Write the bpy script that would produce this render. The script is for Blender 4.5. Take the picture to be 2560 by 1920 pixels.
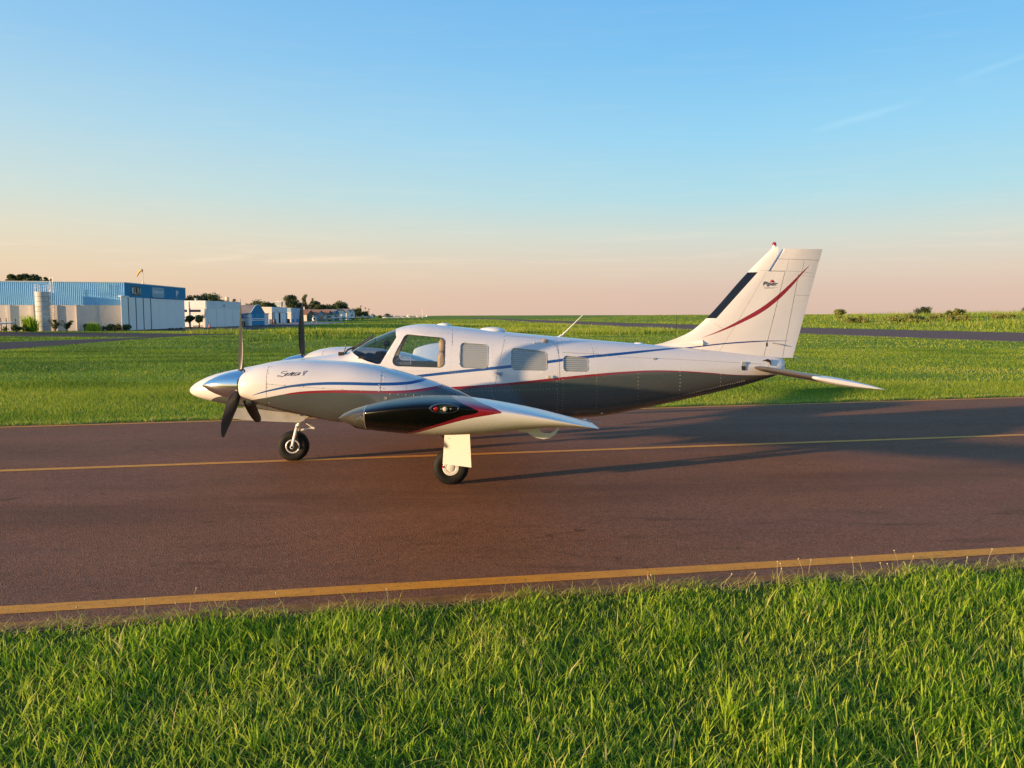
import bpy, bmesh, math, random
import numpy as np
from mathutils import Vector, Matrix

for o in list(bpy.data.objects):
    bpy.data.objects.remove(o)
S = bpy.context.scene
C = S.collection
R = math.radians
rng = np.random.default_rng(7)
random.seed(7)

# ---------------------------------------------------------------- camera
CAM_H, FPX = 1.984, 2009.0
cam = bpy.data.cameras.new('camera')
cam_o = bpy.data.objects.new('camera', cam)
C.objects.link(cam_o)
cam.sensor_width = 36.0
cam.lens = 36.0 * FPX / 2560.0
cam.clip_start, cam.clip_end = 0.1, 9000.0
cam_o.location = (0, 0, CAM_H)
cam_o.rotation_euler = (R(90) - math.atan((960 - 789) / FPX), 0, 0)
S.camera = cam_o

# ---------------------------------------------------------------- light
SUN_EL = 6.7
SUN_DIR = Vector((-0.900, -0.436, 0)).normalized()       # horizontal direction towards the sun
sun_az = math.atan2(SUN_DIR.x, SUN_DIR.y)
world = bpy.data.worlds.new('World')
S.world = world
world.use_nodes = True
wn, wl = world.node_tree.nodes, world.node_tree.links
wn.clear()


def lin(r, g, b):
    f = lambda c: (c / 255 / 12.92) if c / 255 <= 0.04045 else ((c / 255 + 0.055) / 1.055) ** 2.4
    return (f(r), f(g), f(b), 1.0)


def wnode(t, **k):
    n = wn.new(t)
    for a, v in k.items():
        setattr(n, a, v)
    return n


def wmath(op, a, b=None, clamp=False):
    n = wn.new('ShaderNodeMath')
    n.operation = op
    n.use_clamp = clamp
    for i, v in enumerate((a, b)):
        if v is None:
            continue
        if isinstance(v, (int, float)):
            n.inputs[i].default_value = v
        else:
            wl.new(v, n.inputs[i])
    return n.outputs[0]


def wramp(fac, stops):
    n = wn.new('ShaderNodeValToRGB')
    cr = n.color_ramp
    cr.interpolation = 'EASE' if False else 'LINEAR'
    while len(cr.elements) < len(stops):
        cr.elements.new(0.5)
    for e, (p, c) in zip(cr.elements, stops):
        e.position = p
        e.color = c
    wl.new(fac, n.inputs[0])
    return n.outputs[0]


def wmix(fac, a, b, mode='MIX'):
    n = wn.new('ShaderNodeMix')
    n.data_type = 'RGBA'
    n.blend_type = mode
    if isinstance(fac, (int, float)):
        n.inputs[0].default_value = fac
    else:
        wl.new(fac, n.inputs[0])
    for i, v in ((6, a), (7, b)):
        if isinstance(v, tuple):
            n.inputs[i].default_value = v
        else:
            wl.new(v, n.inputs[i])
    return n.outputs[2]


tc = wnode('ShaderNodeTexCoord')
sep = wnode('ShaderNodeSeparateXYZ')
wl.new(tc.outputs['Generated'], sep.inputs[0])
elev = wmath('MULTIPLY', wmath('ARCSINE', wmath('MAXIMUM', sep.outputs[2], 0.0)), 180 / math.pi / 90.0)   # 0..1 = 0..90 deg
hd = wnode('ShaderNodeVectorMath', operation='DOT_PRODUCT')
wl.new(tc.outputs['Generated'], hd.inputs[0])
hd.inputs[1].default_value = SUN_DIR
sunward = wnode('ShaderNodeMapRange')
wl.new(hd.outputs['Value'], sunward.inputs[0])
sunward.inputs[1].default_value, sunward.inputs[2].default_value = -0.62, 0.85
d = 1 / 90.0
cool = wramp(elev, [(0, lin(217, 186, 171)), (1.6 * d, lin(218, 190, 174)), (3.4 * d, lin(219, 203, 187)), (5.5 * d, lin(206, 214, 206)),
                    (8 * d, lin(176, 216, 226)), (12 * d, lin(150, 208, 238)), (17 * d, lin(124, 192, 238)), (23 * d, lin(104, 176, 234)),
                    (45 * d, lin(86, 144, 206)), (90 * d, lin(66, 114, 176))])
warm = wramp(elev, [(0, lin(246, 204, 158)), (2 * d, lin(246, 212, 166)), (5 * d, lin(242, 220, 182)), (8.5 * d, lin(226, 224, 206)),
                    (12 * d, lin(202, 219, 220)), (17 * d, lin(168, 206, 232)), (23 * d, lin(140, 192, 234)), (32 * d, lin(116, 176, 228)),
                    (50 * d, lin(90, 148, 206)), (90 * d, lin(66, 114, 176))])
grad = wmix(sunward.outputs[0], cool, warm)
sky = wnode('ShaderNodeTexSky')
sky.sky_type = 'NISHITA'
sky.sun_disc = False
sky.sun_elevation = R(SUN_EL)
sky.sun_rotation = sun_az
sky.air_density, sky.dust_density, sky.ozone_density = 1.0, 1.2, 1.5
nish = wmix(1.0, sky.outputs[0], (0.10, 0.10, 0.10, 1), 'MULTIPLY')
col = wmix(0.88, nish, grad)
# faint cirrus: a few wisps low above the hangars and one high thin streak
mp = wnode('ShaderNodeMapping')
wl.new(tc.outputs['Generated'], mp.inputs[0])
mp.inputs['Scale'].default_value = (5.0, 5.0, 70.0)
mp.inputs['Rotation'].default_value = (0, R(2), 0)
nz = wnode('ShaderNodeTexNoise')
wl.new(mp.outputs[0], nz.inputs[0])
nz.inputs['Scale'].default_value = 1.6
nz.inputs['Detail'].default_value = 6.0
nz.inputs['Roughness'].default_value = 0.6
wis = wramp(nz.outputs[0], [(0.52, (0, 0, 0, 1)), (0.78, (1, 1, 1, 1))])
band = wramp(elev, [(2.2 * d, (0, 0, 0, 1)), (4.2 * d, (1, 1, 1, 1)), (6 * d, (.3, .3, .3, 1)), (14 * d, (.16, .16, .16, 1)), (30 * d, (0, 0, 0, 1))])
col = wmix(wmath('MULTIPLY', wmath('MULTIPLY', wis, band), 0.30), col, lin(246, 226, 204))


def streak(p0, p1, width, amt, colr, col):
    """a thin cloud streak along the great circle through two directions"""
    a, b = Vector(p0).normalized(), Vector(p1).normalized()
    n = a.cross(b).normalized()
    m = (a + b).normalized()
    half = math.acos(max(-1, min(1, a.dot(m))))
    dn = wnode('ShaderNodeVectorMath', operation='DOT_PRODUCT')
    wl.new(tc.outputs['Generated'], dn.inputs[0])
    dn.inputs[1].default_value = n
    n2 = wnode('ShaderNodeTexNoise')
    wl.new(tc.outputs['Generated'], n2.inputs[0])
    n2.inputs['Scale'].default_value = 22.0
    n2.inputs['Detail'].default_value = 4.0
    dd = wmath('ADD', wmath('ABSOLUTE', dn.outputs['Value']), wmath('MULTIPLY', wmath('SUBTRACT', n2.outputs[0], 0.5), width * 1.5))
    across = wmath('SUBTRACT', 1.0, wmath('DIVIDE', dd, width), True)
    dm = wnode('ShaderNodeVectorMath', operation='DOT_PRODUCT')
    wl.new(tc.outputs['Generated'], dm.inputs[0])
    dm.inputs[1].default_value = m
    along = wmath('DIVIDE', wmath('SUBTRACT', dm.outputs['Value'], math.cos(half)), 1 - math.cos(half), True)
    return wmix(wmath('MULTIPLY', wmath('MULTIPLY', across, along), wmath('MULTIPLY', n2.outputs[0], amt)), col, colr)


def dir_px(px, py):
    th = math.atan((960 - 789) / FPX)
    u, v = (px - 1280) / FPX, -(py - 960) / FPX
    return (u, math.cos(th) + v * math.sin(th), -math.sin(th) + v * math.cos(th))


col = streak(dir_px(2010, 335), dir_px(2320, 245), 0.006, 0.42, lin(190, 228, 244), col)
col = streak(dir_px(2380, 205), dir_px(2620, 120), 0.005, 0.3, lin(190, 228, 244), col)
col = streak(dir_px(640, 655), dir_px(980, 642), 0.0055, 0.8, lin(248, 222, 192), col)
col = streak(dir_px(455, 655), dir_px(640, 640), 0.0045, 0.6, lin(248, 222, 192), col)
bg = wnode('ShaderNodeBackground')
bg.inputs[1].default_value = 0.57
wl.new(col, bg.inputs[0])
wo = wnode('ShaderNodeOutputWorld')
wl.new(bg.outputs[0], wo.inputs[0])

sl = bpy.data.lights.new('sun', 'SUN')
sl.energy = 5.0
sl.angle = R(0.9)
sl.color = (1.0, 0.67, 0.36)
so = bpy.data.objects.new('sun', sl)
C.objects.link(so)
sv = Vector((SUN_DIR.x * math.cos(R(SUN_EL)), SUN_DIR.y * math.cos(R(SUN_EL)), math.sin(R(SUN_EL))))
so.rotation_euler = sv.to_track_quat('Z', 'Y').to_euler()
so.location = (-60, -30, 30)

S.view_settings.view_transform = 'Standard'
S.view_settings.look = 'None'
S.view_settings.exposure = 1.0
S.view_settings.gamma = 1.0
S.view_settings.use_curve_mapping = False
S.render.engine = 'CYCLES'
S.cycles.max_bounces = 8
S.cycles.transparent_max_bounces = 16


# ---------------------------------------------------------------- helpers: nodes
class M:
    """small wrapper round a node material"""
    def __init__(s, name, rough=0.5, metal=0.0, coat=0.0, col=(0.8, 0.8, 0.8)):
        s.m = bpy.data.materials.new(name)
        s.m.use_nodes = True
        s.n, s.l = s.m.node_tree.nodes, s.m.node_tree.links
        s.b = s.n['Principled BSDF']
        s.out = s.n['Material Output']
        s.b.inputs['Roughness'].default_value = rough
        s.b.inputs['Metallic'].default_value = metal
        s.b.inputs['Coat Weight'].default_value = coat
        s.b.inputs['Coat Roughness'].default_value = 0.06
        s.b.inputs['Base Color'].default_value = (*col, 1)

    def link(s, a, b):
        s.l.new(a, b)

    def obj(s):
        t = s.n.new('ShaderNodeTexCoord')
        return t.outputs['Object']

    def geo(s):
        return s.n.new('ShaderNodeNewGeometry').outputs['Position']

    def sep(s, v):
        n = s.n.new('ShaderNodeSeparateXYZ')
        s.l.new(v, n.inputs[0])
        return n.outputs

    def math(s, op, a, b=None, c=None, clamp=False):
        n = s.n.new('ShaderNodeMath')
        n.operation = op
        n.use_clamp = clamp
        for i, v in enumerate((a, b, c)):
            if v is None:
                continue
            if isinstance(v, (int, float)):
                n.inputs[i].default_value = v
            else:
                s.l.new(v, n.inputs[i])
        return n.outputs[0]

    def noise(s, vec, scale, detail=4, rough=0.55, dist=0.0):
        n = s.n.new('ShaderNodeTexNoise')
        n.inputs['Scale'].default_value = scale
        n.inputs['Detail'].default_value = detail
        n.inputs['Roughness'].default_value = rough
        n.inputs['Distortion'].default_value = dist
        s.l.new(vec, n.inputs[0])
        return n.outputs[0]

    def mapping(s, vec, scale=(1, 1, 1), rot=(0, 0, 0)):
        n = s.n.new('ShaderNodeMapping')
        n.inputs['Scale'].default_value = scale
        n.inputs['Rotation'].default_value = rot
        s.l.new(vec, n.inputs[0])
        return n.outputs[0]

    def ramp(s, fac, stops):
        n = s.n.new('ShaderNodeValToRGB')
        cr = n.color_ramp
        while len(cr.elements) < len(stops):
            cr.elements.new(0.5)
        for e, (p, c) in zip(cr.elements, stops):
            e.position = p
            e.color = (c, c, c, 1) if isinstance(c, (int, float)) else (*c[:3], 1)
        s.l.new(fac, n.inputs[0])
        return n.outputs[0]

    def mix(s, fac, a, b, mode='MIX'):
        n = s.n.new('ShaderNodeMix')
        n.data_type = 'RGBA'
        n.blend_type = mode
        if isinstance(fac, (int, float)):
            n.inputs[0].default_value = fac
        else:
            s.l.new(fac, n.inputs[0])
        for i, v in ((6, a), (7, b)):
            if isinstance(v, tuple):
                n.inputs[i].default_value = (*v[:3], 1)
            else:
                s.l.new(v, n.inputs[i])
        return n.outputs[2]

    def curve(s, x, pts):
        """piecewise smooth function y(x) through the points, as a Float Curve node"""
        xs = [p[0] for p in pts]
        ys = [p[1] for p in pts]
        x0, x1, y0, y1 = min(xs), max(xs), min(ys), max(ys)
        if y1 - y0 < 1e-6:
            y1 = y0 + 1e-6
        xn = s.math('DIVIDE', s.math('SUBTRACT', x, x0), x1 - x0, clamp=True)
        n = s.n.new('ShaderNodeFloatCurve')
        cv = n.mapping.curves[0]
        nn = [((a - x0) / (x1 - x0), (b - y0) / (y1 - y0)) for a, b in pts]
        cv.points[0].location, cv.points[1].location = nn[0], nn[-1]
        for p in nn[1:-1]:
            cv.points.new(*p)
        n.mapping.update()
        s.l.new(xn, n.inputs['Value'])
        return s.math('ADD', s.math('MULTIPLY', n.outputs[0], y1 - y0), y0)

    def schlick(s, f0=0.04):
        """reflectance of a thin pane, the same from both of its faces"""
        g_ = s.n.new('ShaderNodeNewGeometry')
        d_ = s.n.new('ShaderNodeVectorMath')
        d_.operation = 'DOT_PRODUCT'
        s.l.new(g_.outputs['Normal'], d_.inputs[0])
        s.l.new(g_.outputs['Incoming'], d_.inputs[1])
        k = s.math('SUBTRACT', 1.0, s.math('ABSOLUTE', d_.outputs['Value']), clamp=True)
        return s.math('ADD', s.math('MULTIPLY', s.math('POWER', k, 5.0), 1 - f0), f0)

    def between(s, v, lo, hi):
        return s.math('MULTIPLY', s.math('GREATER_THAN', v, lo), s.math('LESS_THAN', v, hi))

    def base(s, c):
        if isinstance(c, tuple):
            s.b.inputs['Base Color'].default_value = (*c[:3], 1)
        else:
            s.l.new(c, s.b.inputs['Base Color'])

    def bump(s, h, strength=0.3, dist=0.01):
        n = s.n.new('ShaderNodeBump')
        n.inputs['Strength'].default_value = strength
        n.inputs['Distance'].default_value = dist
        s.l.new(h, n.inputs['Height'])
        s.l.new(n.outputs[0], s.b.inputs['Normal'])


def weathered(name, col, amt=0.25, scale=1.5, rough=0.6, metal=0.0, coat=0.0, stretch=(1, 1, 1), dark=None):
    """a paint or plaster with uneven wear in its colour and gloss"""
    m = M(name, rough, metal, coat, col)
    v = m.mapping(m.obj(), stretch)
    f = m.ramp(m.noise(v, scale, 6, 0.65), [(0.3, 0.0), (0.75, 1.0)])
    dk = dark or tuple(c * (1 - amt) for c in col)
    m.base(m.mix(f, col, dk))
    m.link(m.math('ADD', m.math('MULTIPLY', f, 0.12), rough - 0.04), m.b.inputs['Roughness'])
    return m.m


def plain(name, col, rough=0.5, metal=0.0, coat=0.0):
    m = M(name, rough, metal, coat, col)
    f = m.noise(m.obj(), 6.0, 3)
    m.base(m.mix(f, tuple(c * 0.93 for c in col), tuple(min(1, c * 1.05) for c in col)))
    return m.m


# ---------------------------------------------------------------- helpers: objects
def tag(o, label=None, cat=None, group=None, kind=None):
    if label:
        o['label'] = label
    if cat:
        o['category'] = cat
    if group:
        o['group'] = group
    if kind:
        o['kind'] = kind
    return o


def empty(name, loc, rz=0.0, **k):
    o = bpy.data.objects.new(name, None)
    o.empty_display_size = 0.3
    o.location = loc
    o.rotation_euler = (0, 0, rz)
    C.objects.link(o)
    return tag(o, **k)


class G:
    """geometry collector: verts and faces of ONE mesh object"""
    def __init__(s):
        s.v, s.f, s.mi = [], [], []

    def add(s, V, F, mi=0):
        o = len(s.v)
        s.v += [tuple(p) for p in V]
        s.f += [tuple(i + o for i in f) for f in F]
        s.mi += [mi] * len(F)
        return s

    def box(s, x0, x1, y0, y1, z0, z1, mi=0):
        V = [(x, y, z) for z in (z0, z1) for y in (y0, y1) for x in (x0, x1)]
        return s.add(V, [(0, 2, 3, 1), (4, 5, 7, 6), (0, 1, 5, 4), (2, 6, 7, 3), (0, 4, 6, 2), (1, 3, 7, 5)], mi)

    def prism(s, poly, z0, z1, mi=0):
        """vertical prism over a plan polygon (x, y)"""
        n = len(poly)
        V = [(x, y, z0) for x, y in poly] + [(x, y, z1) for x, y in poly]
        F = [tuple(range(n))[::-1], tuple(range(n, 2 * n))] + [(i, (i + 1) % n, n + (i + 1) % n, n + i) for i in range(n)]
        return s.add(V, F, mi)

    def slab(s, pts, y0, y1, mi=0):
        """plate over a side-view polygon (x, z), between two y"""
        n = len(pts)
        V = [(x, y0, z) for x, z in pts] + [(x, y1, z) for x, z in pts]
        F = [tuple(range(n)), tuple(range(n, 2 * n))[::-1]] + [((i + 1) % n, i, n + i, n + (i + 1) % n) for i in range(n)]
        return s.add(V, F, mi)

    def tube(s, pts, r, n=8, closed=False, mi=0, r1=None):
        pts = [Vector(p) for p in pts]
        k = len(pts)
        V, F = [], []
        up = Vector((0.13, 0.31, 0.94)).normalized()
        for i, p in enumerate(pts):
            if closed:
                t = (pts[(i + 1) % k] - pts[i - 1]).normalized()
            else:
                t = (pts[min(i + 1, k - 1)] - pts[max(i - 1, 0)]).normalized()
            a = t.cross(up)
            if a.length < 1e-3:
                a = t.cross(Vector((1, 0, 0)))
            a.normalize()
            b = t.cross(a)
            rr = r if r1 is None else r + (r1 - r) * i / max(1, k - 1)
            for j in range(n):
                w = 2 * math.pi * j / n
                V.append(p + a * (rr * math.cos(w)) + b * (rr * math.sin(w)))
        for i in range(k if closed else k - 1):
            for j in range(n):
                i2 = (i + 1) % k
                F.append((i * n + j, i * n + (j + 1) % n, i2 * n + (j + 1) % n, i2 * n + j))
        if not closed:
            F.append(tuple(range(n))[::-1])
            F.append(tuple((k - 1) * n + j for j in range(n)))
        return s.add(V, F, mi)

    def lathe(s, prof, origin, axis, n=32, mi=0):
        """profile of (distance along the axis, radius)"""
        ax = Vector(axis).normalized()
        u = ax.cross(Vector((0, 0, 1)))
        if u.length < 1e-3:
            u = ax.cross(Vector((1, 0, 0)))
        u.normalize()
        w = ax.cross(u)
        o = Vector(origin)
        V, F = [], []
        for t, r in prof:
            for j in range(n):
                p = 2 * math.pi * j / n
                V.append(o + ax * t + u * (r * math.cos(p)) + w * (r * math.sin(p)))
        for i in range(len(prof) - 1):
            for j in range(n):
                F.append((i * n + j, i * n + (j + 1) % n, (i + 1) * n + (j + 1) % n, (i + 1) * n + j))
        if prof[0][1] > 1e-5:
            F.append(tuple(range(n))[::-1])
        if prof[-1][1] > 1e-5:
            F.append(tuple((len(prof) - 1) * n + j for j in range(n)))
        return s.add(V, F, mi)

    def ell(s, c, rx, ry, rz, nu=12, nv=8, mi=0):
        V, F = [], []
        for i in range(nv + 1):
            th = math.pi * i / nv
            for j in range(nu):
                p = 2 * math.pi * j / nu
                V.append((c[0] + rx * math.sin(th) * math.cos(p), c[1] + ry * math.sin(th) * math.sin(p), c[2] + rz * math.cos(th)))
        for i in range(nv):
            for j in range(nu):
                F.append((i * nu + j, (i + 1) * nu + j, (i + 1) * nu + (j + 1) % nu, i * nu + (j + 1) % nu))
        return s.add(V, F, mi)

    def rings(s, rings, cap0=True, cap1=True, mi=0):
        n = len(rings[0])
        V = [p for r in rings for p in r]
        F = []
        for i in range(len(rings) - 1):
            for j in range(n):
                F.append((i * n + j, i * n + (j + 1) % n, (i + 1) * n + (j + 1) % n, (i + 1) * n + j))
        if cap0:
            F.append(tuple(range(n))[::-1])
        if cap1:
            F.append(tuple((len(rings) - 1) * n + j for j in range(n)))
        return s.add(V, F, mi)

    def build(s, name, mats, parent=None, smooth=True, angle=38, fix=True, **k):
        me = bpy.data.meshes.new(name)
        me.from_pydata(s.v, [], s.f)
        return finish(name, me, mats, parent, smooth, angle, fix, s.mi, **k)


def finish(name, me, mats, parent=None, smooth=True, angle=38, fix=True, mi=None, **k):
    for m in (mats if isinstance(mats, (list, tuple)) else [mats]):
        me.materials.append(m)
    if mi is not None and any(mi):
        me.polygons.foreach_set('material_index', mi)
    if fix:
        bm = bmesh.new()
        bm.from_mesh(me)
        bmesh.ops.remove_doubles(bm, verts=bm.verts, dist=1e-5)
        bmesh.ops.recalc_face_normals(bm, faces=bm.faces)
        bm.to_mesh(me)
        bm.free()
    if smooth:
        me.polygons.foreach_set('use_smooth', [True] * len(me.polygons))
        me.set_sharp_from_angle(angle=R(angle))
    me.update()
    o = bpy.data.objects.new(name, me)
    C.objects.link(o)
    if parent:
        o.parent = parent
    return tag(o, **k)


def copy_tree(o, parent=None):
    c = o.copy()
    C.objects.link(c)
    c.parent = parent
    for ch in list(o.children):
        copy_tree(ch, c)
    return c


def pchip(pts):
    """monotone cubic through the points: returns a numpy-aware function"""
    x = np.array([p[0] for p in pts], float)
    y = np.array([p[1] for p in pts], float)
    h = np.diff(x)
    dl = np.diff(y) / h
    m = np.zeros(len(x))
    m[0], m[-1] = dl[0], dl[-1]
    for i in range(1, len(x) - 1):
        if dl[i - 1] * dl[i] > 0:
            w1, w2 = 2 * h[i] + h[i - 1], h[i] + 2 * h[i - 1]
            m[i] = (w1 + w2) / (w1 / dl[i - 1] + w2 / dl[i])

    def f(t):
        t = np.clip(t, x[0], x[-1])
        i = np.clip(np.searchsorted(x, t) - 1, 0, len(x) - 2)
        s = (t - x[i]) / h[i]
        return ((1 + 2 * s) * (1 - s) ** 2 * y[i] + s * (1 - s) ** 2 * h[i] * m[i]
                + s * s * (3 - 2 * s) * y[i + 1] + s * s * (s - 1) * h[i] * m[i + 1])
    return f


def gnd(px, py, z=0.0):
    d = dir_px(px, py)
    t = (z - CAM_H) / d[2]
    return (t * d[0], t * d[1])


def text_mesh(txt, size, shear=0.0, offset=0.0, spacing=1.0, align='LEFT'):
    """lettering as plain triangles in its own plane: list of 2D points and faces"""
    cu = bpy.data.curves.new('lettering', 'FONT')
    cu.body = txt
    cu.size = size
    cu.shear = shear
    cu.offset = offset
    cu.space_character = spacing
    cu.align_x = align
    cu.resolution_u = 4
    o = bpy.data.objects.new('lettering', cu)
    C.objects.link(o)
    bpy.context.view_layer.update()
    dg = bpy.context.evaluated_depsgraph_get()
    me = bpy.data.meshes.new_from_object(o.evaluated_get(dg))
    V = [(v.co.x, v.co.y) for v in me.vertices]
    F = [tuple(p.vertices) for p in me.polygons]
    bpy.data.objects.remove(o)
    bpy.data.curves.remove(cu)
    bpy.data.meshes.remove(me)
    return V, F


# ================================================================ GROUND, TAXIWAY, RUNWAY
def xfar(y):
    return np.interp(y, [-200, 40, 92.7, 133, 249, 720, 5000], [130, 71, 59, 47.5, 26, -36, -520])


def smooth01(t):
    t = np.clip(t, 0, 1)
    return t * t * (3 - 2 * t)


def ground_z(x, y):
    e = x - xfar(y)
    return 2.3 * smooth01((e - 4) / 75.0) * smooth01((y + 60) / 80.0)


def wave(x, y, sc, seed):
    r = np.random.default_rng(seed)
    v = 0
    for i in range(7):
        a = r.uniform(0, 2 * math.pi)
        k = sc * r.uniform(0.6, 2.4)
        v = v + np.sin(k * (x * math.cos(a) + y * math.sin(a)) + r.uniform(0, 6.28))
    return 0.5 + v / 9.0


# colours of grass
GR_DARK, GR_MID, GR_YEL, GR_DRY = (0.045, 0.140, 0.008), (0.220, 0.395, 0.020), (0.430, 0.545, 0.038), (0.66, 0.55, 0.27)

g = M('meadow', 0.9)
pos = g.geo()
f1 = g.noise(pos, 0.09, 6, 0.62)
f2 = g.noise(g.mapping(pos, (1.0, 2.6, 1)), 1.7, 8, 0.72)
f3 = g.noise(pos, 14.0, 4, 0.7)
mixv = g.math('ADD', g.math('MULTIPLY', f1, 0.35), g.math('ADD', g.math('MULTIPLY', f2, 0.4), g.math('MULTIPLY', f3, 0.25)))
g.base(g.ramp(mixv, [(0.34, (0.062, 0.125, 0.012)), (0.47, (0.125, 0.210, 0.018)), (0.56, (0.190, 0.265, 0.024)), (0.68, (0.28, 0.30, 0.04))]))
g.bump(g.math('ADD', f3, f2), 0.35, 0.05)
g.b.inputs['Specular IOR Level'].default_value = 0.1
MEADOW = g.m

rr = np.concatenate([[0.0], np.geomspace(1.0, 6000, 110)])
na = 240
V, F = [(0, 0, 0)], []
for r_ in rr[1:]:
    a = np.arange(na) * 2 * math.pi / na
    x, y = r_ * np.sin(a), r_ * np.cos(a)
    z = ground_z(x, y)
    V += list(zip(x.tolist(), y.tolist(), z.tolist()))
for j in range(na):
    F.append((0, 1 + (j + 1) % na, 1 + j))
for i in range(len(rr) - 2):
    o = 1 + i * na
    for j in range(na):
        F.append((o + j, o + (j + 1) % na, o + na + (j + 1) % na, o + na + j))
me = bpy.data.meshes.new('ground')
me.from_pydata(V, [], F)
finish('ground', me, MEADOW, fix=False, kind='structure')


def asphalt(name, warm, k=1.0, wear=False):
    a = M(name, 0.82)
    p = a.geo()
    big = a.noise(a.mapping(p, (0.5, 1.3, 1), (0, 0, R(-12))), 0.55, 5, 0.6)
    med = a.noise(p, 3.0, 5, 0.65)
    # aggregate: pale and dark stone chips
    vo = a.n.new('ShaderNodeTexVoronoi')
    vo.inputs['Scale'].default_value = 75.0
    a.link(p, vo.inputs['Vector'])
    chip = a.sep(vo.outputs['Color'])[0]
    fine = a.noise(p, 190.0, 2, 0.6)
    base = a.mix(a.ramp(big, [(0.35, 0.0), (0.7, 1.0)]), tuple(c * 0.86 for c in warm), tuple(c * 1.12 for c in warm))
    base = a.mix(a.math('MULTIPLY', a.ramp(med, [(0.45, 0.0), (0.72, 1.0)]), 0.35), base, tuple(c * 0.62 for c in warm))
    base = a.mix(a.math('MULTIPLY', a.ramp(chip, [(0.55, 0.0), (1.0, 1.0)]), 0.42), base, tuple(min(1, c * 1.9 + 0.01) for c in warm))
    base = a.mix(a.math('MULTIPLY', a.ramp(chip, [(0.0, 1.0), (0.32, 0.0)]), 0.62), base, tuple(c * 0.36 for c in warm))
    base = a.mix(a.ramp(a.noise(p, 31.0, 1, 0.4), [(0.755, 0.0), (0.77, 0.7)]), base, (0.34, 0.30, 0.25))   # specks of grit
    if wear:
        q = a.sep(p)
        off = a.math('SUBTRACT', q[1], a.math('ADD', a.math('MULTIPLY', q[0], 0.2064), 11.502))      # distance from the painted centre line
        wob = a.math('ADD', off, a.math('MULTIPLY', a.math('SUBTRACT', a.noise(p, 0.35, 3), 0.5), 0.7))
        tr1 = a.curve(wob, [(-6, 0), (-3.5, 0.0), (-2.9, 0.75), (-2.4, 0.75), (-1.9, .10), (-1.3, 0.30), (-0.6, 0.05), (0.0, .22), (0.6, 0.05), (1.7, .35), (2.6, 0.05), (5, 0.0)])
        brk = a.ramp(a.noise(a.mapping(p, (0.25, 2.2, 1), (0, 0, R(-11.7))), 1.4, 5, 0.65), [(0.35, 0.15), (0.65, 1.0)])
        base = a.mix(a.math('MULTIPLY', a.math('MULTIPLY', tr1, brk), 0.62), base, tuple(c * 0.42 for c in warm))
        # feathery dark smudges near the near edge, drips of oil along the middle
        sm = a.ramp(a.noise(a.mapping(p, (0.7, 2.6, 1), (0, 0, R(-38))), 1.1, 6, 0.62, 0.6), [(0.56, 0.0), (0.70, 1.0)])
        em = a.curve(off, [(-7, 0), (-5.6, .3), (-5.0, 1.0), (-4.2, .8), (-3.4, 0.0), (6, 0)])
        base = a.mix(a.math('MULTIPLY', a.math('MULTIPLY', sm, em), 0.6), base, tuple(c * 0.34 for c in warm))
        oil = a.ramp(a.noise(p, 2.3, 2, 0.4), [(0.735, 0.0), (0.76, 1.0)])
        base = a.mix(a.math('MULTIPLY', oil, 0.45), base, tuple(c * 0.25 for c in warm))
        cr_ = a.n.new('ShaderNodeTexVoronoi')
        cr_.feature = 'DISTANCE_TO_EDGE'
        cr_.inputs['Scale'].default_value = 0.42
        wv_ = a.n.new('ShaderNodeVectorMath')
        wv_.operation = 'ADD'
        nzc = a.n.new('ShaderNodeTexNoise')
        nzc.inputs['Scale'].default_value = 1.6
        nzc.inputs['Detail'].default_value = 5
        a.link(p, nzc.inputs[0])
        a.link(p, wv_.inputs[0])
        a.link(nzc.outputs['Color'], wv_.inputs[1])
        a.link(wv_.outputs[0], cr_.inputs['Vector'])
        cm_ = a.math('MULTIPLY', a.math('LESS_THAN', cr_.outputs['Distance'], 0.0045), a.ramp(a.noise(p, 0.21, 2), [(0.52, 0.0), (0.60, 1.0)]))
        base = a.mix(a.math('MULTIPLY', cm_, 0.6), base, tuple(c * 0.3 for c in warm))
        dust = a.curve(off, [(-7, 1), (-5.9, .8), (-5.2, 0.15), (4.2, 0.1), (4.8, .5), (5.6, .9)])
        base = a.mix(a.math('MULTIPLY', a.math('MULTIPLY', dust, a.ramp(med, [(.4, 0), (.65, 1)])), 0.5), base, (0.24, 0.13, 0.075))
    # coarse worn strip beside the wheel track, smoother elsewhere
    strip = a.ramp(a.noise(a.mapping(p, (0.18, 1.0, 1), (0, 0, R(-11))), 0.8, 3, 0.5), [(0.42, 0.35), (0.62, 1.0)])
    a.base(base)
    h = a.math('MULTIPLY', a.math('ADD', vo.outputs['Distance'], a.math('MULTIPLY', fine, 0.6)), strip)
    a.bump(h, 0.75 * k, 0.010)
    a.b.inputs['Specular IOR Level'].default_value = 0.14
    return a.m


ASPH = asphalt('taxiway_asphalt', (0.222, 0.101, 0.055), 1.0, True)
ASPH_FAR = asphalt('old_asphalt', (0.165, 0.098, 0.076), 0.4)
ASPH_GREY = asphalt('apron_asphalt', (0.075, 0.056, 0.050), 0.4)
CONC = weathered('apron_concrete', (0.30, 0.27, 0.25), 0.3, 0.3, 0.85)


def sheet(name, poly, z, mat, kind='structure', parent=None, **k):
    G_ = G()
    G_.add([(x, y, z) for x, y in poly], [tuple(range(len(poly)))])
    o = G_.build(name, mat, parent, smooth=False, fix=False, kind=kind, **k)
    if o.data.polygons[0].normal.z < 0:
        o.data.flip_normals()
    return o


def line_at(p, q, x):
    return p[1] + (q[1] - p[1]) * (x - p[0]) / (q[0] - p[0])


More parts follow.
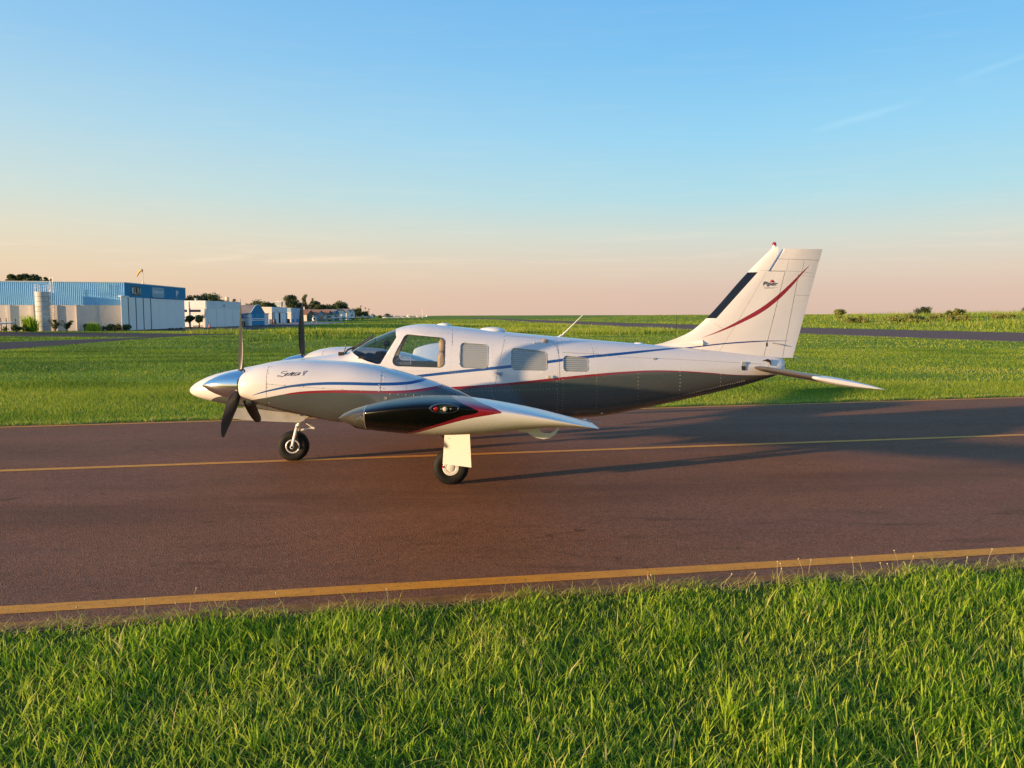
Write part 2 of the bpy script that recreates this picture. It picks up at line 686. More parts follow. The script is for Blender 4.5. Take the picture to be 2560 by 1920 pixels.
FAR_A, FAR_B = (-9.07, 14.12), (12.37, 19.32)        # far edge line
CEN_A, CEN_B = (-6.55, 10.15), (8.52, 13.26)         # centre line
NEA_A, NEA_B = (-3.45, 5.265), (4.34, 6.67)          # near edge line
XL, XR = -46.0, 60.0
far_y = lambda x: line_at(FAR_A, FAR_B, x)
cen_y = lambda x: line_at(CEN_A, CEN_B, x)
nea_y = lambda x: line_at(NEA_A, NEA_B, x)
taxi = sheet('taxiway', [(XL, nea_y(XL) - 0.44), (XR, nea_y(XR) - 0.44), (XR, far_y(XR) + 0.28), (XL, far_y(XL) + 0.28)], 0.004, ASPH)

yl = M('yellow_road_paint', 0.75)
p_ = yl.geo()
wear = yl.noise(p_, 26.0, 6, 0.75)
wear2 = yl.noise(yl.mapping(p_, (1, 3, 1), (0, 0, R(-35))), 5.0, 4, 0.6)
cb = yl.mix(yl.ramp(wear2, [(0.35, 0.0), (0.7, 1.0)]), (0.80, 0.330, 0.020), (0.66, 0.250, 0.016))
yl.base(yl.mix(yl.ramp(wear, [(0.54, 0.0), (0.68, 0.85)]), cb, (0.20, 0.105, 0.045)))
yl.bump(yl.noise(p_, 120.0, 3), 0.5, 0.006)
YEL = yl.m


def stripe(fy, off, w, x0, x1, z=0.008, n=24, mat=None):
    """a painted line that follows one of the edge lines, its rim a little uneven"""
    xs = np.linspace(x0, x1, n)
    V, F = [], []
    for i, x in enumerate(xs):
        y = fy(x) + off
        V += [(x, y - w / 2 + random.uniform(-.003, .003), z), (x, y + w / 2 + random.uniform(-.003, .003), z)]
        if i:
            F.append((2 * i - 2, 2 * i, 2 * i + 1, 2 * i - 1))
    G_ = G()
    G_.add(V, F)
    return G_.build('painted_line', mat or YEL, taxi, smooth=False, fix=False)


stripe(cen_y, 0.0, 0.148, XL, XR, n=60)
stripe(nea_y, 0.0, 0.165, XL, XR, n=120)
YEL_OLD = weathered('worn_yellow_paint', (0.40, 0.165, 0.030), 0.55, 9.0, 0.85)
stripe(nea_y, -0.325, 0.14, XL, XR, n=120, mat=YEL_OLD)
stripe(far_y, 0.05, 0.13, XL, XR, n=60)

# the runway beyond the field, its yellow dried edge, and the left taxiway fork
near_e = [gnd(2560, 855), gnd(1990, 833.5), gnd(1480, 814.5), gnd(1173, 796)]
far_e = [gnd(2560, 832), gnd(1990, 819), gnd(1480, 805), gnd(1173, 794.3)]
ext = lambda a, b, t: (a[0] + (a[0] - b[0]) * t, a[1] + (a[1] - b[1]) * t)
near_e = [ext(near_e[0], near_e[1], 3.0)] + near_e
far_e = [ext(far_e[0], far_e[1], 2.0)] + far_e
sheet('runway', near_e + far_e[::-1], 0.010, ASPH_FAR)
EDGE = weathered('dry_verge', (0.36, 0.25, 0.10), 0.4, 2.0, 0.95)


def ribbon(name, pts, w, z, mat, kind='structure'):
    V, F = [], []
    for i, p in enumerate(pts):
        q = pts[min(i + 1, len(pts) - 1)]
        o = pts[max(i - 1, 0)]
        t = Vector((q[0] - o[0], q[1] - o[1])).normalized()
        n = Vector((-t.y, t.x))
        V += [(p[0] + n.x * w / 2, p[1] + n.y * w / 2, z), (p[0] - n.x * w / 2, p[1] - n.y * w / 2, z)]
        if i:
            F.append((2 * i - 2, 2 * i, 2 * i + 1, 2 * i - 1))
    G_ = G()
    G_.add(V, F)
    o = G_.build(name, mat, None, smooth=False, fix=False, kind=kind)
    if o.data.polygons[0].normal.z < 0:
        o.data.flip_normals()
    return o


ribbon('runway_verge', near_e, 0.9, 0.016, EDGE)
sheet('side_taxiway', [gnd(-420, 888), gnd(0, 875), gnd(226, 857), gnd(382, 844.5), gnd(500, 838), gnd(590, 836.5), gnd(575, 834.5), gnd(500, 834.8), gnd(0, 829.9), gnd(-420, 827),
                       gnd(-420, 842), gnd(0, 841), gnd(382, 843), gnd(0, 856), gnd(-420, 866)], 0.006, ASPH_GREY)
sheet('apron', [gnd(405, 826.6), gnd(440, 827), gnd(598, 827), gnd(666, 822.2), gnd(765, 815.6), gnd(800, 810.5), (-64, 260), (-72, 262), (-72, 120), (-58, 100)], 0.006, ASPH_GREY)
sheet('concrete_pad', [gnd(690, 810.2), gnd(762, 811.2), gnd(800, 810.3), gnd(864, 806.4), gnd(840, 804.8), gnd(770, 805), gnd(700, 806.5)], 0.014, CONC)

# ================================================================ GRASS
gm = M('grass_blade', 0.6)
at = gm.n.new('ShaderNodeAttribute')
at.attribute_name = 'tint'
colr = gm.ramp(at.outputs['Fac'], [(0.0, GR_DARK), (0.35, GR_MID), (0.72, GR_YEL), (0.9, (0.54, 0.55, 0.12)), (1.0, GR_DRY)])
gm.base(colr)
gm.b.inputs['Specular IOR Level'].default_value = 0.22
tr = gm.n.new('ShaderNodeBsdfTranslucent')
gm.link(colr, tr.inputs[0])
mx = gm.n.new('ShaderNodeMixShader')
mx.inputs[0].default_value = 0.5
gm.link(gm.b.outputs[0], mx.inputs[1])
gm.link(tr.outputs[0], mx.inputs[2])
gm.link(mx.outputs[0], gm.out.inputs[0])
GRASS = gm.m


fg = GRASS.copy()
fg.name = 'field_grass_blade'
for nd in fg.node_tree.nodes:
    if nd.type == 'VALTORGB':
        for e, c in zip(nd.color_ramp.elements, [(0.046, 0.104, 0.012), (0.160, 0.275, 0.022), (0.375, 0.430, 0.045), (0.42, 0.40, 0.10), (0.56, 0.46, 0.24)]):
            e.color = (*c, 1)
FIELD_GRASS = fg


def blades(name, P, H, W, lean, tint, two=True, kind='stuff', parent=None, mat=None, **k):
    """many grass blades as one mesh: P roots (n,3), H lengths, W widths, lean fraction, tint 0..1"""
    n = len(P)
    az = rng.uniform(0, 2 * math.pi, n)
    fa = az + rng.uniform(-0.8, 0.8, n) + math.pi / 2
    wx, wy = np.cos(fa) * W / 2, np.sin(fa) * W / 2
    lx, ly = np.cos(az) * lean * H, np.sin(az) * lean * H
    up = H * np.sqrt(np.clip(1 - lean ** 2, 0.05, 1))
    cols = []
    if two:
        k1 = 0.5
        mxp = np.stack([P[:, 0] + lx * 0.40, P[:, 1] + ly * 0.40, P[:, 2] + up * 0.56], 1)
        tip = np.stack([P[:, 0] + lx, P[:, 1] + ly, P[:, 2] + up], 1)
        wv = np.stack([wx, wy, np.zeros(n)], 1)
        A = np.stack([P - wv * 0.75, P + wv * 0.75, mxp + wv, mxp - wv, tip], 1).reshape(-1, 3)
        b = np.arange(n) * 5
        lt = np.full(2 * n, 4)
        lt[1::2] = 3
        li = np.stack([b, b + 1, b + 2, b + 3, b + 3, b + 2, b + 4], 1).reshape(-1)
        nv = 5
    else:
        tip = np.stack([P[:, 0] + lx, P[:, 1] + ly, P[:, 2] + up], 1)
        wv = np.stack([wx, wy, np.zeros(n)], 1)
        A = np.stack([P - wv, P + wv, tip], 1).reshape(-1, 3)
        lt = np.full(n, 3)
        li = np.arange(3 * n)
        nv = 3
    me = bpy.data.meshes.new(name)
    me.vertices.add(len(A))
    me.vertices.foreach_set('co', A.astype(np.float32).ravel())
    me.loops.add(len(li))
    me.loops.foreach_set('vertex_index', li.astype(np.int32))
    me.polygons.add(len(lt))
    ls = np.concatenate([[0], np.cumsum(lt)[:-1]])
    me.polygons.foreach_set('loop_start', ls.astype(np.int32))
    me.update(calc_edges=True)
    ta = me.attributes.new('tint', 'FLOAT', 'POINT')
    ta.data.foreach_set('value', np.repeat(np.clip(tint, 0, 1), nv).astype(np.float32))
    me.materials.append(mat or GRASS)
    o = bpy.data.objects.new(name, me)
    C.objects.link(o)
    if parent:
        o.parent = parent
    return tag(o, kind=kind, **k)


def scatter(n, x0, x1, y0, y1):
    return rng.uniform(x0, x1, n), rng.uniform(y0, y1, n)


th = M('verge_thatch', 0.95)
tp_ = th.geo()
th.base(th.mix(th.ramp(th.noise(tp_, 22, 5, .7), [(.35, 0), (.65, 1)]), (0.045, 0.085, 0.010), th.mix(th.ramp(th.noise(tp_, 3.1, 4, .6), [(.4, 0), (.7, 1)]), (0.080, 0.140, 0.016), (0.110, 0.085, 0.035))))
th.bump(th.noise(tp_, 60, 4), .8, .02)
th.b.inputs['Specular IOR Level'].default_value = 0.1
sheet('verge_soil', [(-9, 0.6), (9, 0.6), (9, nea_y(9) - .40), (-9, nea_y(-9) - .40)], 0.002, th.m)
# near verge: long soft blades in tufts
def near_border(x):
    return nea_y(x) - 0.385 + 0.055 * np.sin(x * 2.3) + 0.045 * np.sin(x * 6.1 + 1) + 0.035 * np.sin(x * 14.7) + 0.02 * np.sin(x * 33.0)


n = 210000
x, y = scatter(n, -6.2, 6.4, 1.7, 6.4)
tx, ty = np.round(x * 14) / 14, np.round(y * 14) / 14          # pull some of them into tufts
pull = rng.random(n) < 0.45
jit = rng.normal(0, 0.016, (2, n))
x = np.where(pull, tx + jit[0] + 0.03 * np.sin(ty * 31), x)
y = np.where(pull, ty + jit[1] + 0.03 * np.sin(tx * 37), y)
edge = near_border(x) - y
keep = (edge > 0) & (np.abs(x) < 1.3 + 0.72 * y)
keep &= wave(x, y, 5.0, 3) + rng.random(n) * 0.9 > 0.42
x, y, edge = x[keep], y[keep], edge[keep]
n = len(x)
cl = wave(x, y, 3.2, 5)
H = (0.04 + 0.085 * rng.random(n) ** 1.6) * (0.60 + 0.75 * cl)
H *= 0.42 + 0.58 * smooth01(edge / 0.6)
H = np.where(rng.random(n) < 0.03, H * 1.7, H)
W = rng.uniform(0.004, 0.0088, n) * (0.8 + 0.5 * cl)
lean = np.clip(rng.normal(0.66, 0.25, n), 0.03, 0.97)
tint = 0.61 + 0.42 * (wave(x, y, 2.1, 9) - 0.5) + rng.normal(0, 0.21, n)
dry = rng.random(n) < np.where(edge < 0.13, 0.28, 0.045)
tint = np.where(dry, rng.uniform(0.86, 1.0, n), np.clip(tint, 0, 0.8))
blades('near_verge_grass', np.stack([x, y, np.zeros(n)], 1), H, W, lean, tint, True)
# long pale stems lying across the sward
n = 3800
x, y = scatter(n, -6.2, 6.4, 1.8, 6.3)
k_ = (near_border(x) - y > 0.34) & (np.abs(x) < 1.3 + 0.72 * y)
x, y = x[k_], y[k_]
n = len(x)
blades('pale_stems', np.stack([x, y, np.full(n, 0.015)], 1), rng.uniform(0.10, 0.24, n), rng.uniform(0.0028, 0.0055, n), np.clip(rng.normal(0.72, 0.18, n), .2, .97),
       np.where(rng.random(n) < .35, rng.uniform(0.84, 1.0, n), rng.uniform(0.62, 0.82, n)), True)
# creeping runners and dry straw along its rim
n = 2600
x = rng.uniform(-5.5, 6.2, n)
y = near_border(x) + rng.normal(-0.03, 0.05, n)
blades('dry_straw', np.stack([x, y, np.full(n, 0.012)], 1), rng.uniform(0.05, 0.15, n), rng.uniform(0.002, 0.005, n),
       rng.uniform(0.8, 0.99, n), rng.uniform(0.78, 1.0, n), True)
# broad-bladed tufts that stand out of the lawn
for (px, py, k, hh) in ((1830, 1810, 26, 0.23), (1700, 1700, 10, 0.12), (2330, 1600, 9, 0.12), (240, 1780, 12, 0.14), (1960, 1900, 16, 0.16), (640, 1870, 14, 0.14)):
    cx, cy = gnd(px, py)
    n = k
    P = np.stack([cx + rng.normal(0, 0.025, n), cy + rng.normal(0, 0.025, n), np.zeros(n)], 1)
    blades('broad_leaf_tuft', P, hh * rng.uniform(0.6, 1.1, n), rng.uniform(0.008, 0.013, n), rng.uniform(0.15, 0.75, n), rng.uniform(0.5, 0.8, n), True, kind='stuff')
# flowering stalks with pale round heads along the rim
st, hd_ = G(), G()
for i in range(22):
    px = random.choice([random.uniform(330, 760), random.uniform(660, 1020), random.uniform(1720, 2030), random.uniform(2150, 2560), random.uniform(0, 2560)])
    x = (px - 1280) / FPX * 5.9
    y = float(near_border(x)) - random.uniform(0.0, 0.12)
    hh = random.uniform(0.09, 0.21)
    dx, dy = random.uniform(-.06, .06), random.uniform(-.03, .05)
    st.tube([(x, y, 0), (x + dx * .35, y + dy * .35, hh * .6), (x + dx, y + dy, hh)], 0.0016, 5)
    hd_.ell((x + dx, y + dy, hh + 0.004), 0.0055, 0.0055, 0.006, 8, 5)
fl = st.build('flowering_weeds', plain('dry_stalk', (0.30, 0.26, 0.12), 0.8), kind='stuff', fix=False)
hd_.build('seed_head', plain('seed_head', (0.42, 0.36, 0.24), 0.9), fl, kind='stuff', fix=False)


def off_roads(x, y):
    """true where no paving lies"""
    ok = (y > far_y(x) + 0.30)
    e = x - xfar(y)
    xn = np.interp(y, [0, 60.4, 89.6, 157, 650], [52, 38.5, 31.7, 15.9, -32])
    ok &= ~((x > xn - 0.4) & (e < 0.6))
    # the taxiway fork on the left
    px = 1280 + FPX * x / np.maximum(y, 1)
    py = 789 + FPX * CAM_H / np.maximum(y, 1)
    up = np.interp(px, [-420, 0, 226, 382, 500, 590], [888, 875, 857, 844.5, 838, 836.5])
    inner_t = np.interp(px, [-420, 0, 382], [842, 841, 843])
    inner_b = np.interp(px, [-420, 0, 382], [866, 856, 843])
    top = np.interp(px, [-420, 0, 500, 590], [827, 829.9, 834.8, 835.5])
    ok &= ~((px < 590) & (py < up + .6) & (py > top - .4) & ~((px < 382) & (py > inner_t) & (py < inner_b)))
    # the apron
    ap = np.interp(px, [300, 405, 440, 598, 666, 765, 864], [824, 826.6, 827, 827, 822.2, 815.6, 806])
    ok &= ~((px > 300) & (px < 864) & (py < ap + .5))
    return ok


def field(name, n, y0, y1, spread, h0, h1, w0, w1, tbase, two=False, cond=None, dens=None, leanm=0.42, seeds=0.0):
    u = rng.random(n)
    y = np.sqrt(y0 * y0 + u * (y1 * y1 - y0 * y0))
    x = rng.uniform(-1, 1, n) * (spread * y + 2.0)
    k = off_roads(x, y)
    if cond is not None:
        k &= cond(x, y)
    x, y = x[k], y[k]
    c = wave(x, y, 1.1, 21) * 0.6 + wave(x, y, 0.35, 22) * 0.4
    k = c + rng.random(len(x)) * 0.8 > 0.35
    x, y, c = x[k], y[k], c[k]
    n = len(x)
    H = rng.uniform(h0, h1, n) * (0.55 + 0.9 * c)
    W = rng.uniform(w0, w1, n)
    lush = smooth01((y - 19) / 12.0) * (1 - smooth01((x + 0.10 * y - 4) / 14.0)) * (1 - smooth01((y - 78) / 10.0))
    t = tbase - 0.26 * lush + 0.40 * (wave(x, y, 0.5, 23) - 0.5) + 0.40 * (wave(x * .35, y, 0.9, 27) - 0.5) + rng.normal(0, 0.15, n)
    t = np.where(rng.random(n) < 0.03 + seeds, rng.uniform(0.82, 1.0, n), np.clip(t, 0.02, 0.82))
    z = ground_z(x, y)
    return blades(name, np.stack([x, y, z], 1), H, W, np.clip(rng.normal(leanm, 0.2, n), 0.02, 0.95), t, two, mat=FIELD_GRASS)


field('mown_grass', 260000, 14.0, 24.0, 0.74, 0.035, 0.10, 0.007, 0.016, 0.50)
field('mown_grass', 190000, 24.0, 48.0, 0.72, 0.035, 0.09, 0.014, 0.030, 0.48)
field('mown_grass', 130000, 48.0, 110.0, 0.72, 0.05, 0.12, 0.03, 0.07, 0.48)
field('mown_grass', 90000, 110.0, 420.0, 0.72, 0.10, 0.28, 0.12, 0.28, 0.52)
# ragged dry rim on the far side of the taxiway
n = 9000
x = rng.uniform(-13, 16, n)
y = far_y(x) + 0.26 + np.abs(rng.normal(0, 0.10, n)) + 0.06 * np.sin(x * 1.7) + 0.05 * np.sin(x * 4.9)
blades('dry_straw', np.stack([x, y, np.full(n, 0.008)], 1), rng.uniform(0.05, 0.13, n), rng.uniform(0.008, 0.018, n), rng.uniform(0.5, 0.97, n),
       np.where(rng.random(n) < .55, rng.uniform(0.8, 1.0, n), rng.uniform(0.3, 0.6, n)), False)
# the uncut strip beyond the mown field
tall = lambda x, y: (x > -36 + 0.02 * y + 2.0 * np.sin(y * .2)) & (x < 22 + 8 * np.sin(y * .13)) & (wave(x, y, 0.22, 31) > 0.34)
field('tall_grass', 42000, 84.0, 97.0, 0.5, 0.36, 0.66, 0.035, 0.08, 0.58, cond=tall, leanm=0.25, seeds=0.05)
field('tall_grass', 36000, 97.0, 190.0, 0.45, 0.22, 0.5, 0.06, 0.14, 0.62, cond=tall, leanm=0.25, seeds=0.05)
clump = lambda x, y: (wave(x, y, 0.16, 35) > 0.66) & (x < 30)
field('tall_grass', 26000, 60.0, 180.0, 0.3, 0.2, 0.5, 0.05, 0.11, 0.40, cond=clump, leanm=0.3)
# the bank to the right of the runway, high grass with seed heads on its crest
bank = lambda x, y: (x - xfar(y) > 1.0)
field('bank_grass', 120000, 60.0, 230.0, 0.75, 0.16, 0.42, 0.05, 0.11, 0.54, cond=bank, leanm=0.3)
crest = lambda x, y: (x - xfar(y) > 16.0) & (wave(x, y, 0.12, 41) > 0.50)
field('high_grass', 80000, 70.0, 230.0, 0.75, 0.45, 1.25, 0.05, 0.11, 0.50, cond=crest, leanm=0.28, seeds=0.16)


# ================================================================ THE TWIN-ENGINE AIRPLANE  (local x = aft of the nose, -y = port side towards the camera, z up)
plane = empty('twin_engine_airplane', (-4.344, 10.786, 0.0), 0.0755,
              label='white twin-engine propeller airplane with dark grey belly and red and blue stripes on the taxiway', cat='airplane')

top_f = pchip([(0, .980), (.012, 1.008), (.05, 1.050), (.12, 1.100), (.35, 1.199), (.655, 1.268), (.89, 1.315), (1.07, 1.352), (1.29, 1.384), (1.62, 1.424), (2.06, 1.487),
               (2.16, 1.508), (2.42, 1.662), (2.73, 1.790), (2.83, 1.826), (2.975, 1.857), (3.13, 1.870), (3.31, 1.864), (3.525, 1.843), (3.91, 1.80), (4.32, 1.755),
               (4.97, 1.695), (5.47, 1.649), (6.1, 1.597), (6.4, 1.572), (6.9, 1.532), (7.89, 1.427), (8.15, 1.398), (8.21, 1.37)])
bot_f = pchip([(0, .978), (.012, .950), (.05, .915), (.16, .872), (.31, .832), (.544, .783), (.733, .752), (1.1, .70), (1.6, .655), (2.2, .61), (3, .585), (4.3, .570), (5.1, .573),
               (5.47, .584), (6.157, .688), (7.024, .859), (7.687, 1.010), (7.83, 1.051), (8.114, 1.137), (8.21, 1.18)])
hw_f = pchip([(0, .002), (.012, .036), (.05, .078), (.12, .135), (.35, .245), (.655, .335), (1.07, .43), (1.6, .52), (2.1, .585), (2.6, .618), (3.3, .625), (4.3, .62), (5, .575), (5.5, .52),
              (6.1, .43), (6.9, .31), (7.6, .20), (8.0, .135), (8.15, .11), (8.21, .08)])
zc_f = pchip([(0, .979), (.3, 1.0), (1, 1.02), (2, 1.08), (2.6, 1.12), (3.3, 1.14), (4.3, 1.12), (5.5, 1.13), (6.9, 1.20), (8.21, 1.27)])
nt_f = pchip([(0, 2.0), (1, 2.1), (2.1, 2.15), (2.8, 2.35), (3.3, 2.45), (4.3, 2.5), (5.5, 2.4), (6.9, 2.3), (8.21, 2.2)])
nb_f = pchip([(0, 2.0), (1, 2.3), (2.2, 3.0), (4.3, 3.3), (5.5, 3.0), (6.9, 2.4), (8.21, 2.2)])


def fus_y(a, z):
    """half width of the fuselage skin at station a, height z"""
    zc, w = float(zc_f(a)), float(hw_f(a))
    if z > zc:
        t, n = (z - zc) / max(1e-6, float(top_f(a)) - zc), float(nt_f(a))
    else:
        t, n = (zc - z) / max(1e-6, zc - float(bot_f(a))), float(nb_f(a))
    t = min(1.0, max(0.0, t))
    return w * (1 - t ** n) ** (1 / n)


def fus_ring(a, N=72, inset=0.0):
    w, zc, zt, zb = float(hw_f(a)) - inset, float(zc_f(a)), float(top_f(a)) - inset, float(bot_f(a)) + inset
    out = []
    for j in range(N):
        p = 2 * math.pi * j / N
        c, s = math.cos(p), math.sin(p)
        n = float(nt_f(a)) if s >= 0 else float(nb_f(a))
        h = (zt - zc) if s >= 0 else (zc - zb)
        out.append((a, w * math.copysign(abs(c) ** (2 / n), c), zc + h * math.copysign(abs(s) ** (2 / n), s)))
    return out


stations = [0.0, .004, .012, .025, .05, .08, .12, .18, .25, .35, .47, .6, .75, .9] + list(np.linspace(1.07, 8.15, 72)) + [8.19, 8.21]


def fus_bm(a0=None, a1=None):
    b = bmesh.new()
    st_ = [s for s in stations if (a0 is None or s >= a0) and (a1 is None or s <= a1)]
    rs = [[b.verts.new(p) for p in fus_ring(a)] for a in st_]
    n = len(rs[0])
    for i in range(len(rs) - 1):
        for j in range(n):
            b.faces.new((rs[i][j], rs[i][(j + 1) % n], rs[i + 1][(j + 1) % n], rs[i + 1][j]))
    if a0 is None:
        b.faces.new(rs[0][::-1])
        b.faces.new(rs[-1])
    bmesh.ops.recalc_face_normals(b, faces=b.faces)
    return b


def round_poly(c, r, k=5):
    """convex polygon (counter-clockwise) with rounded corners"""
    out = []
    n = len(c)
    for i in range(n):
        p0, p1, p2 = Vector(c[i - 1]), Vector(c[i]), Vector(c[(i + 1) % n])
        d0, d1 = (p0 - p1).normalized(), (p2 - p1).normalized()
        ang = d0.angle(d1)
        t = min(r / math.tan(ang / 2), 0.45 * (p0 - p1).length, 0.45 * (p2 - p1).length)
        rr_ = t * math.tan(ang / 2)
        cen = p1 + (d0 + d1).normalized() * (rr_ / math.sin(ang / 2))
        s, e = p1 + d0 * t - cen, p1 + d1 * t - cen
        a0, a1 = math.atan2(s.y, s.x), math.atan2(e.y, e.x)
        da = (a1 - a0 + math.pi) % (2 * math.pi) - math.pi
        for q in range(k + 1):
            w = a0 + da * q / k
            out.append((cen.x + rr_ * math.cos(w), cen.y + rr_ * math.sin(w)))
    return out


W1 = round_poly([(2.722, 1.338), (3.425, 1.312), (3.436, 1.688), (2.918, 1.738)], 0.065)
W2 = round_poly([(3.628, 1.312), (3.988, 1.294), (4.004, 1.602), (3.640, 1.630)], 0.048)
W3 = round_poly([(4.302, 1.280), (4.772, 1.262), (4.778, 1.506), (4.310, 1.562)], 0.048)
W4 = round_poly([(4.992, 1.254), (5.331, 1.241), (5.333, 1.420), (5.000, 1.456)], 0.045)
WS = [(2.06, 1.64), (2.10, 1.585), (2.195, 1.508), (2.31, 1.443), (2.44, 1.390), (2.55, 1.360), (2.585, 1.357), (2.605, 1.366), (2.69, 1.510), (2.795, 1.690), (2.806, 1.716), (2.80, 1.742), (2.775, 1.80), (2.75, 1.90),
      (2.5, 1.95), (2.1, 1.85)]


def shrink(poly, d):
    """convex polygon moved inwards by d"""
    n = len(poly)
    c = Vector((sum(p[0] for p in poly) / n, sum(p[1] for p in poly) / n))
    out = []
    for p in poly:
        v = Vector(p) - c
        out.append(tuple(c + v * max(0.0, 1 - d / max(1e-6, v.length))))
    return out


def inside(poly, p, eps=1e-5):
    n = len(poly)
    for i in range(n):
        a, b = poly[i], poly[(i + 1) % n]
        if (b[0] - a[0]) * (p[1] - a[1]) - (b[1] - a[1]) * (p[0] - a[0]) < -eps:
            return False
    return True


def cut_lines(bm, poly, side):
    xs, zs = [p[0] for p in poly], [p[1] for p in poly]
    x0, x1, z0, z1 = min(xs) - .16, max(xs) + .16, min(zs) - .10, max(zs) + .12
    for i in range(len(poly)):
        p, q = poly[i], poly[(i + 1) % len(poly)]
        no = Vector((q[1] - p[1], 0, -(q[0] - p[0])))
        if no.length < 1e-7:
            continue
        fs = []
        for f in bm.faces:
            c = f.calc_center_median()
            if x0 < c.x < x1 and z0 < c.z < z1 and (side == 0 or c.y * side > 0):
                # only faces near this edge
                fs.append(f)
        es = {e for f in fs for e in f.edges}
        vs = {v for f in fs for v in f.verts}
        bmesh.ops.bisect_plane(bm, geom=fs + list(es) + list(vs), dist=1e-6, plane_co=Vector((p[0], 0, p[1])), plane_no=no)


def cut_hole(bm, poly, side):
    cut_lines(bm, poly, side)
    kill = [f for f in bm.faces if (side == 0 or f.calc_center_median().y * side > 0) and inside(poly, (f.calc_center_median().x, f.calc_center_median().z))]
    bmesh.ops.delete(bm, geom=kill, context='FACES')


def skin_patch(name, poly, side, mat, inset, parent, **k):
    """the piece of fuselage skin inside a window outline, as its own object"""
    xs = [p[0] for p in poly]
    bm = fus_bm(min(xs) - .3, max(xs) + .3)
    cut_lines(bm, poly, side)
    kill = [f for f in bm.faces if not ((side == 0 or f.calc_center_median().y * side > 0) and inside(poly, (f.calc_center_median().x, f.calc_center_median().z)))]
    bmesh.ops.delete(bm, geom=kill, context='FACES')
    bm.normal_update()
    out_ = sum(f.normal.dot(Vector((0, f.calc_center_median().y, f.calc_center_median().z - 1.15))) * f.calc_area() for f in bm.faces)
    if out_ < 0:                      # the glass must face outwards
        bmesh.ops.reverse_faces(bm, faces=bm.faces)
        bm.normal_update()
    for v in bm.verts:
        v.co -= v.normal * inset
    me = bpy.data.meshes.new(name)
    bm.to_mesh(me)
    bm.free()
    return finish(name, me, mat, parent, angle=60, fix=False, **k)


def paint(name, stripes, rough=0.22, coat=0.55, white=(0.64, 0.61, 0.595)):
    """aircraft paint: stripes is a function(m, a, y, z, colour) that returns the colour with its markings"""
    m = M(name, rough, 0.0, coat)
    v = m.obj()
    a, y, z = m.sep(v)
    grime = m.ramp(m.noise(m.mapping(v, (0.7, 1, 2.0)), 3.0, 6, 0.7), [(0.42, 0.0), (0.8, 1.0)])
    c = m.mix(m.math('MULTIPLY', grime, 0.35), white, tuple(q * 0.86 for q in white))
    c = stripes(m, a, y, z, c)
    m.base(c)
    m.link(m.math('ADD', m.math('MULTIPLY', grime, 0.14), rough), m.b.inputs['Roughness'])
    m.bump(m.noise(m.mapping(v, (2.2, 2.2, 3.5)), 1.6, 3, 0.5), 0.12, 0.02)          # oil-canning of the thin sheet
    return m


GRAY, RED, BLUE = (0.070, 0.079, 0.076), (0.235, 0.009, 0.026), (0.010, 0.065, 0.235)
BLACK = (0.002, 0.002, 0.0025)
ZR = [(0.24, .70), (0.275, .80), (0.312, .850), (0.378, .893), (0.492, .922), (1.0, .955), (2.0, .985), (3.0, 1.015), (3.522, 1.042), (3.976, 1.067), (4.432, 1.105), (4.9, 1.150), (5.4, 1.193), (5.92, 1.226),
      (6.26, 1.236), (6.6, 1.226), (7.04, 1.196), (7.5, 1.160), (8.01, 1.150), (8.3, 1.15)]
ZB = [(2.6, 1.15), (3.147, 1.207), (3.523, 1.247), (3.976, 1.290), (4.302, 1.322), (4.783, 1.374), (5.212, 1.424), (5.763, 1.468), (6.268, 1.509), (6.606, 1.533), (6.8, 1.545), (7.1, 1.56)]


def fus_marks(m, a, y, z, c):
    zr = m.curve(a, ZR)
    c = m.mix(m.math('LESS_THAN', z, zr), c, GRAY)
    hr = m.curve(a, [(0, 0.0), (2.4, 0.0), (3.0, .0155), (5.0, .0165), (6.0, .0115), (7.0, .0065), (7.8, 0.0)])
    c = m.mix(m.math('LESS_THAN', m.math('ABSOLUTE', m.math('SUBTRACT', z, zr)), hr), c, RED)
    zb = m.curve(a, ZB)
    hb = m.curve(a, [(2.6, 0.0), (3.0, .017), (5.6, .0175), (6.4, .011), (6.85, .008), (7.0, 0.006)])
    b = m.math('MULTIPLY', m.math('LESS_THAN', m.math('ABSOLUTE', m.math('SUBTRACT', z, zb)), hb), m.math('GREATER_THAN', a, 2.6))
    return m.mix(b, c, BLUE)


FUSP = paint('fuselage_paint', fus_marks).m
WHITEP = paint('white_paint', lambda m, a, y, z, c: c).m
INTER = plain('cabin_lining', (0.66, 0.58, 0.48), 0.9)
bm = fus_bm()
for side in (1, -1):
    for w in (W1, W2, W3, W4):
        cut_hole(bm, w, side)
cut_hole(bm, WS, 0)
me = bpy.data.meshes.new('fuselage')
bm.to_mesh(me)
bm.free()
fus = finish('fuselage', me, [FUSP, INTER], plane, angle=30, fix=False)
sm = fus.modifiers.new('thickness', 'SOLIDIFY')
sm.thickness, sm.offset = 0.009, -1.0
sm.material_offset = 1
sm.use_rim = True

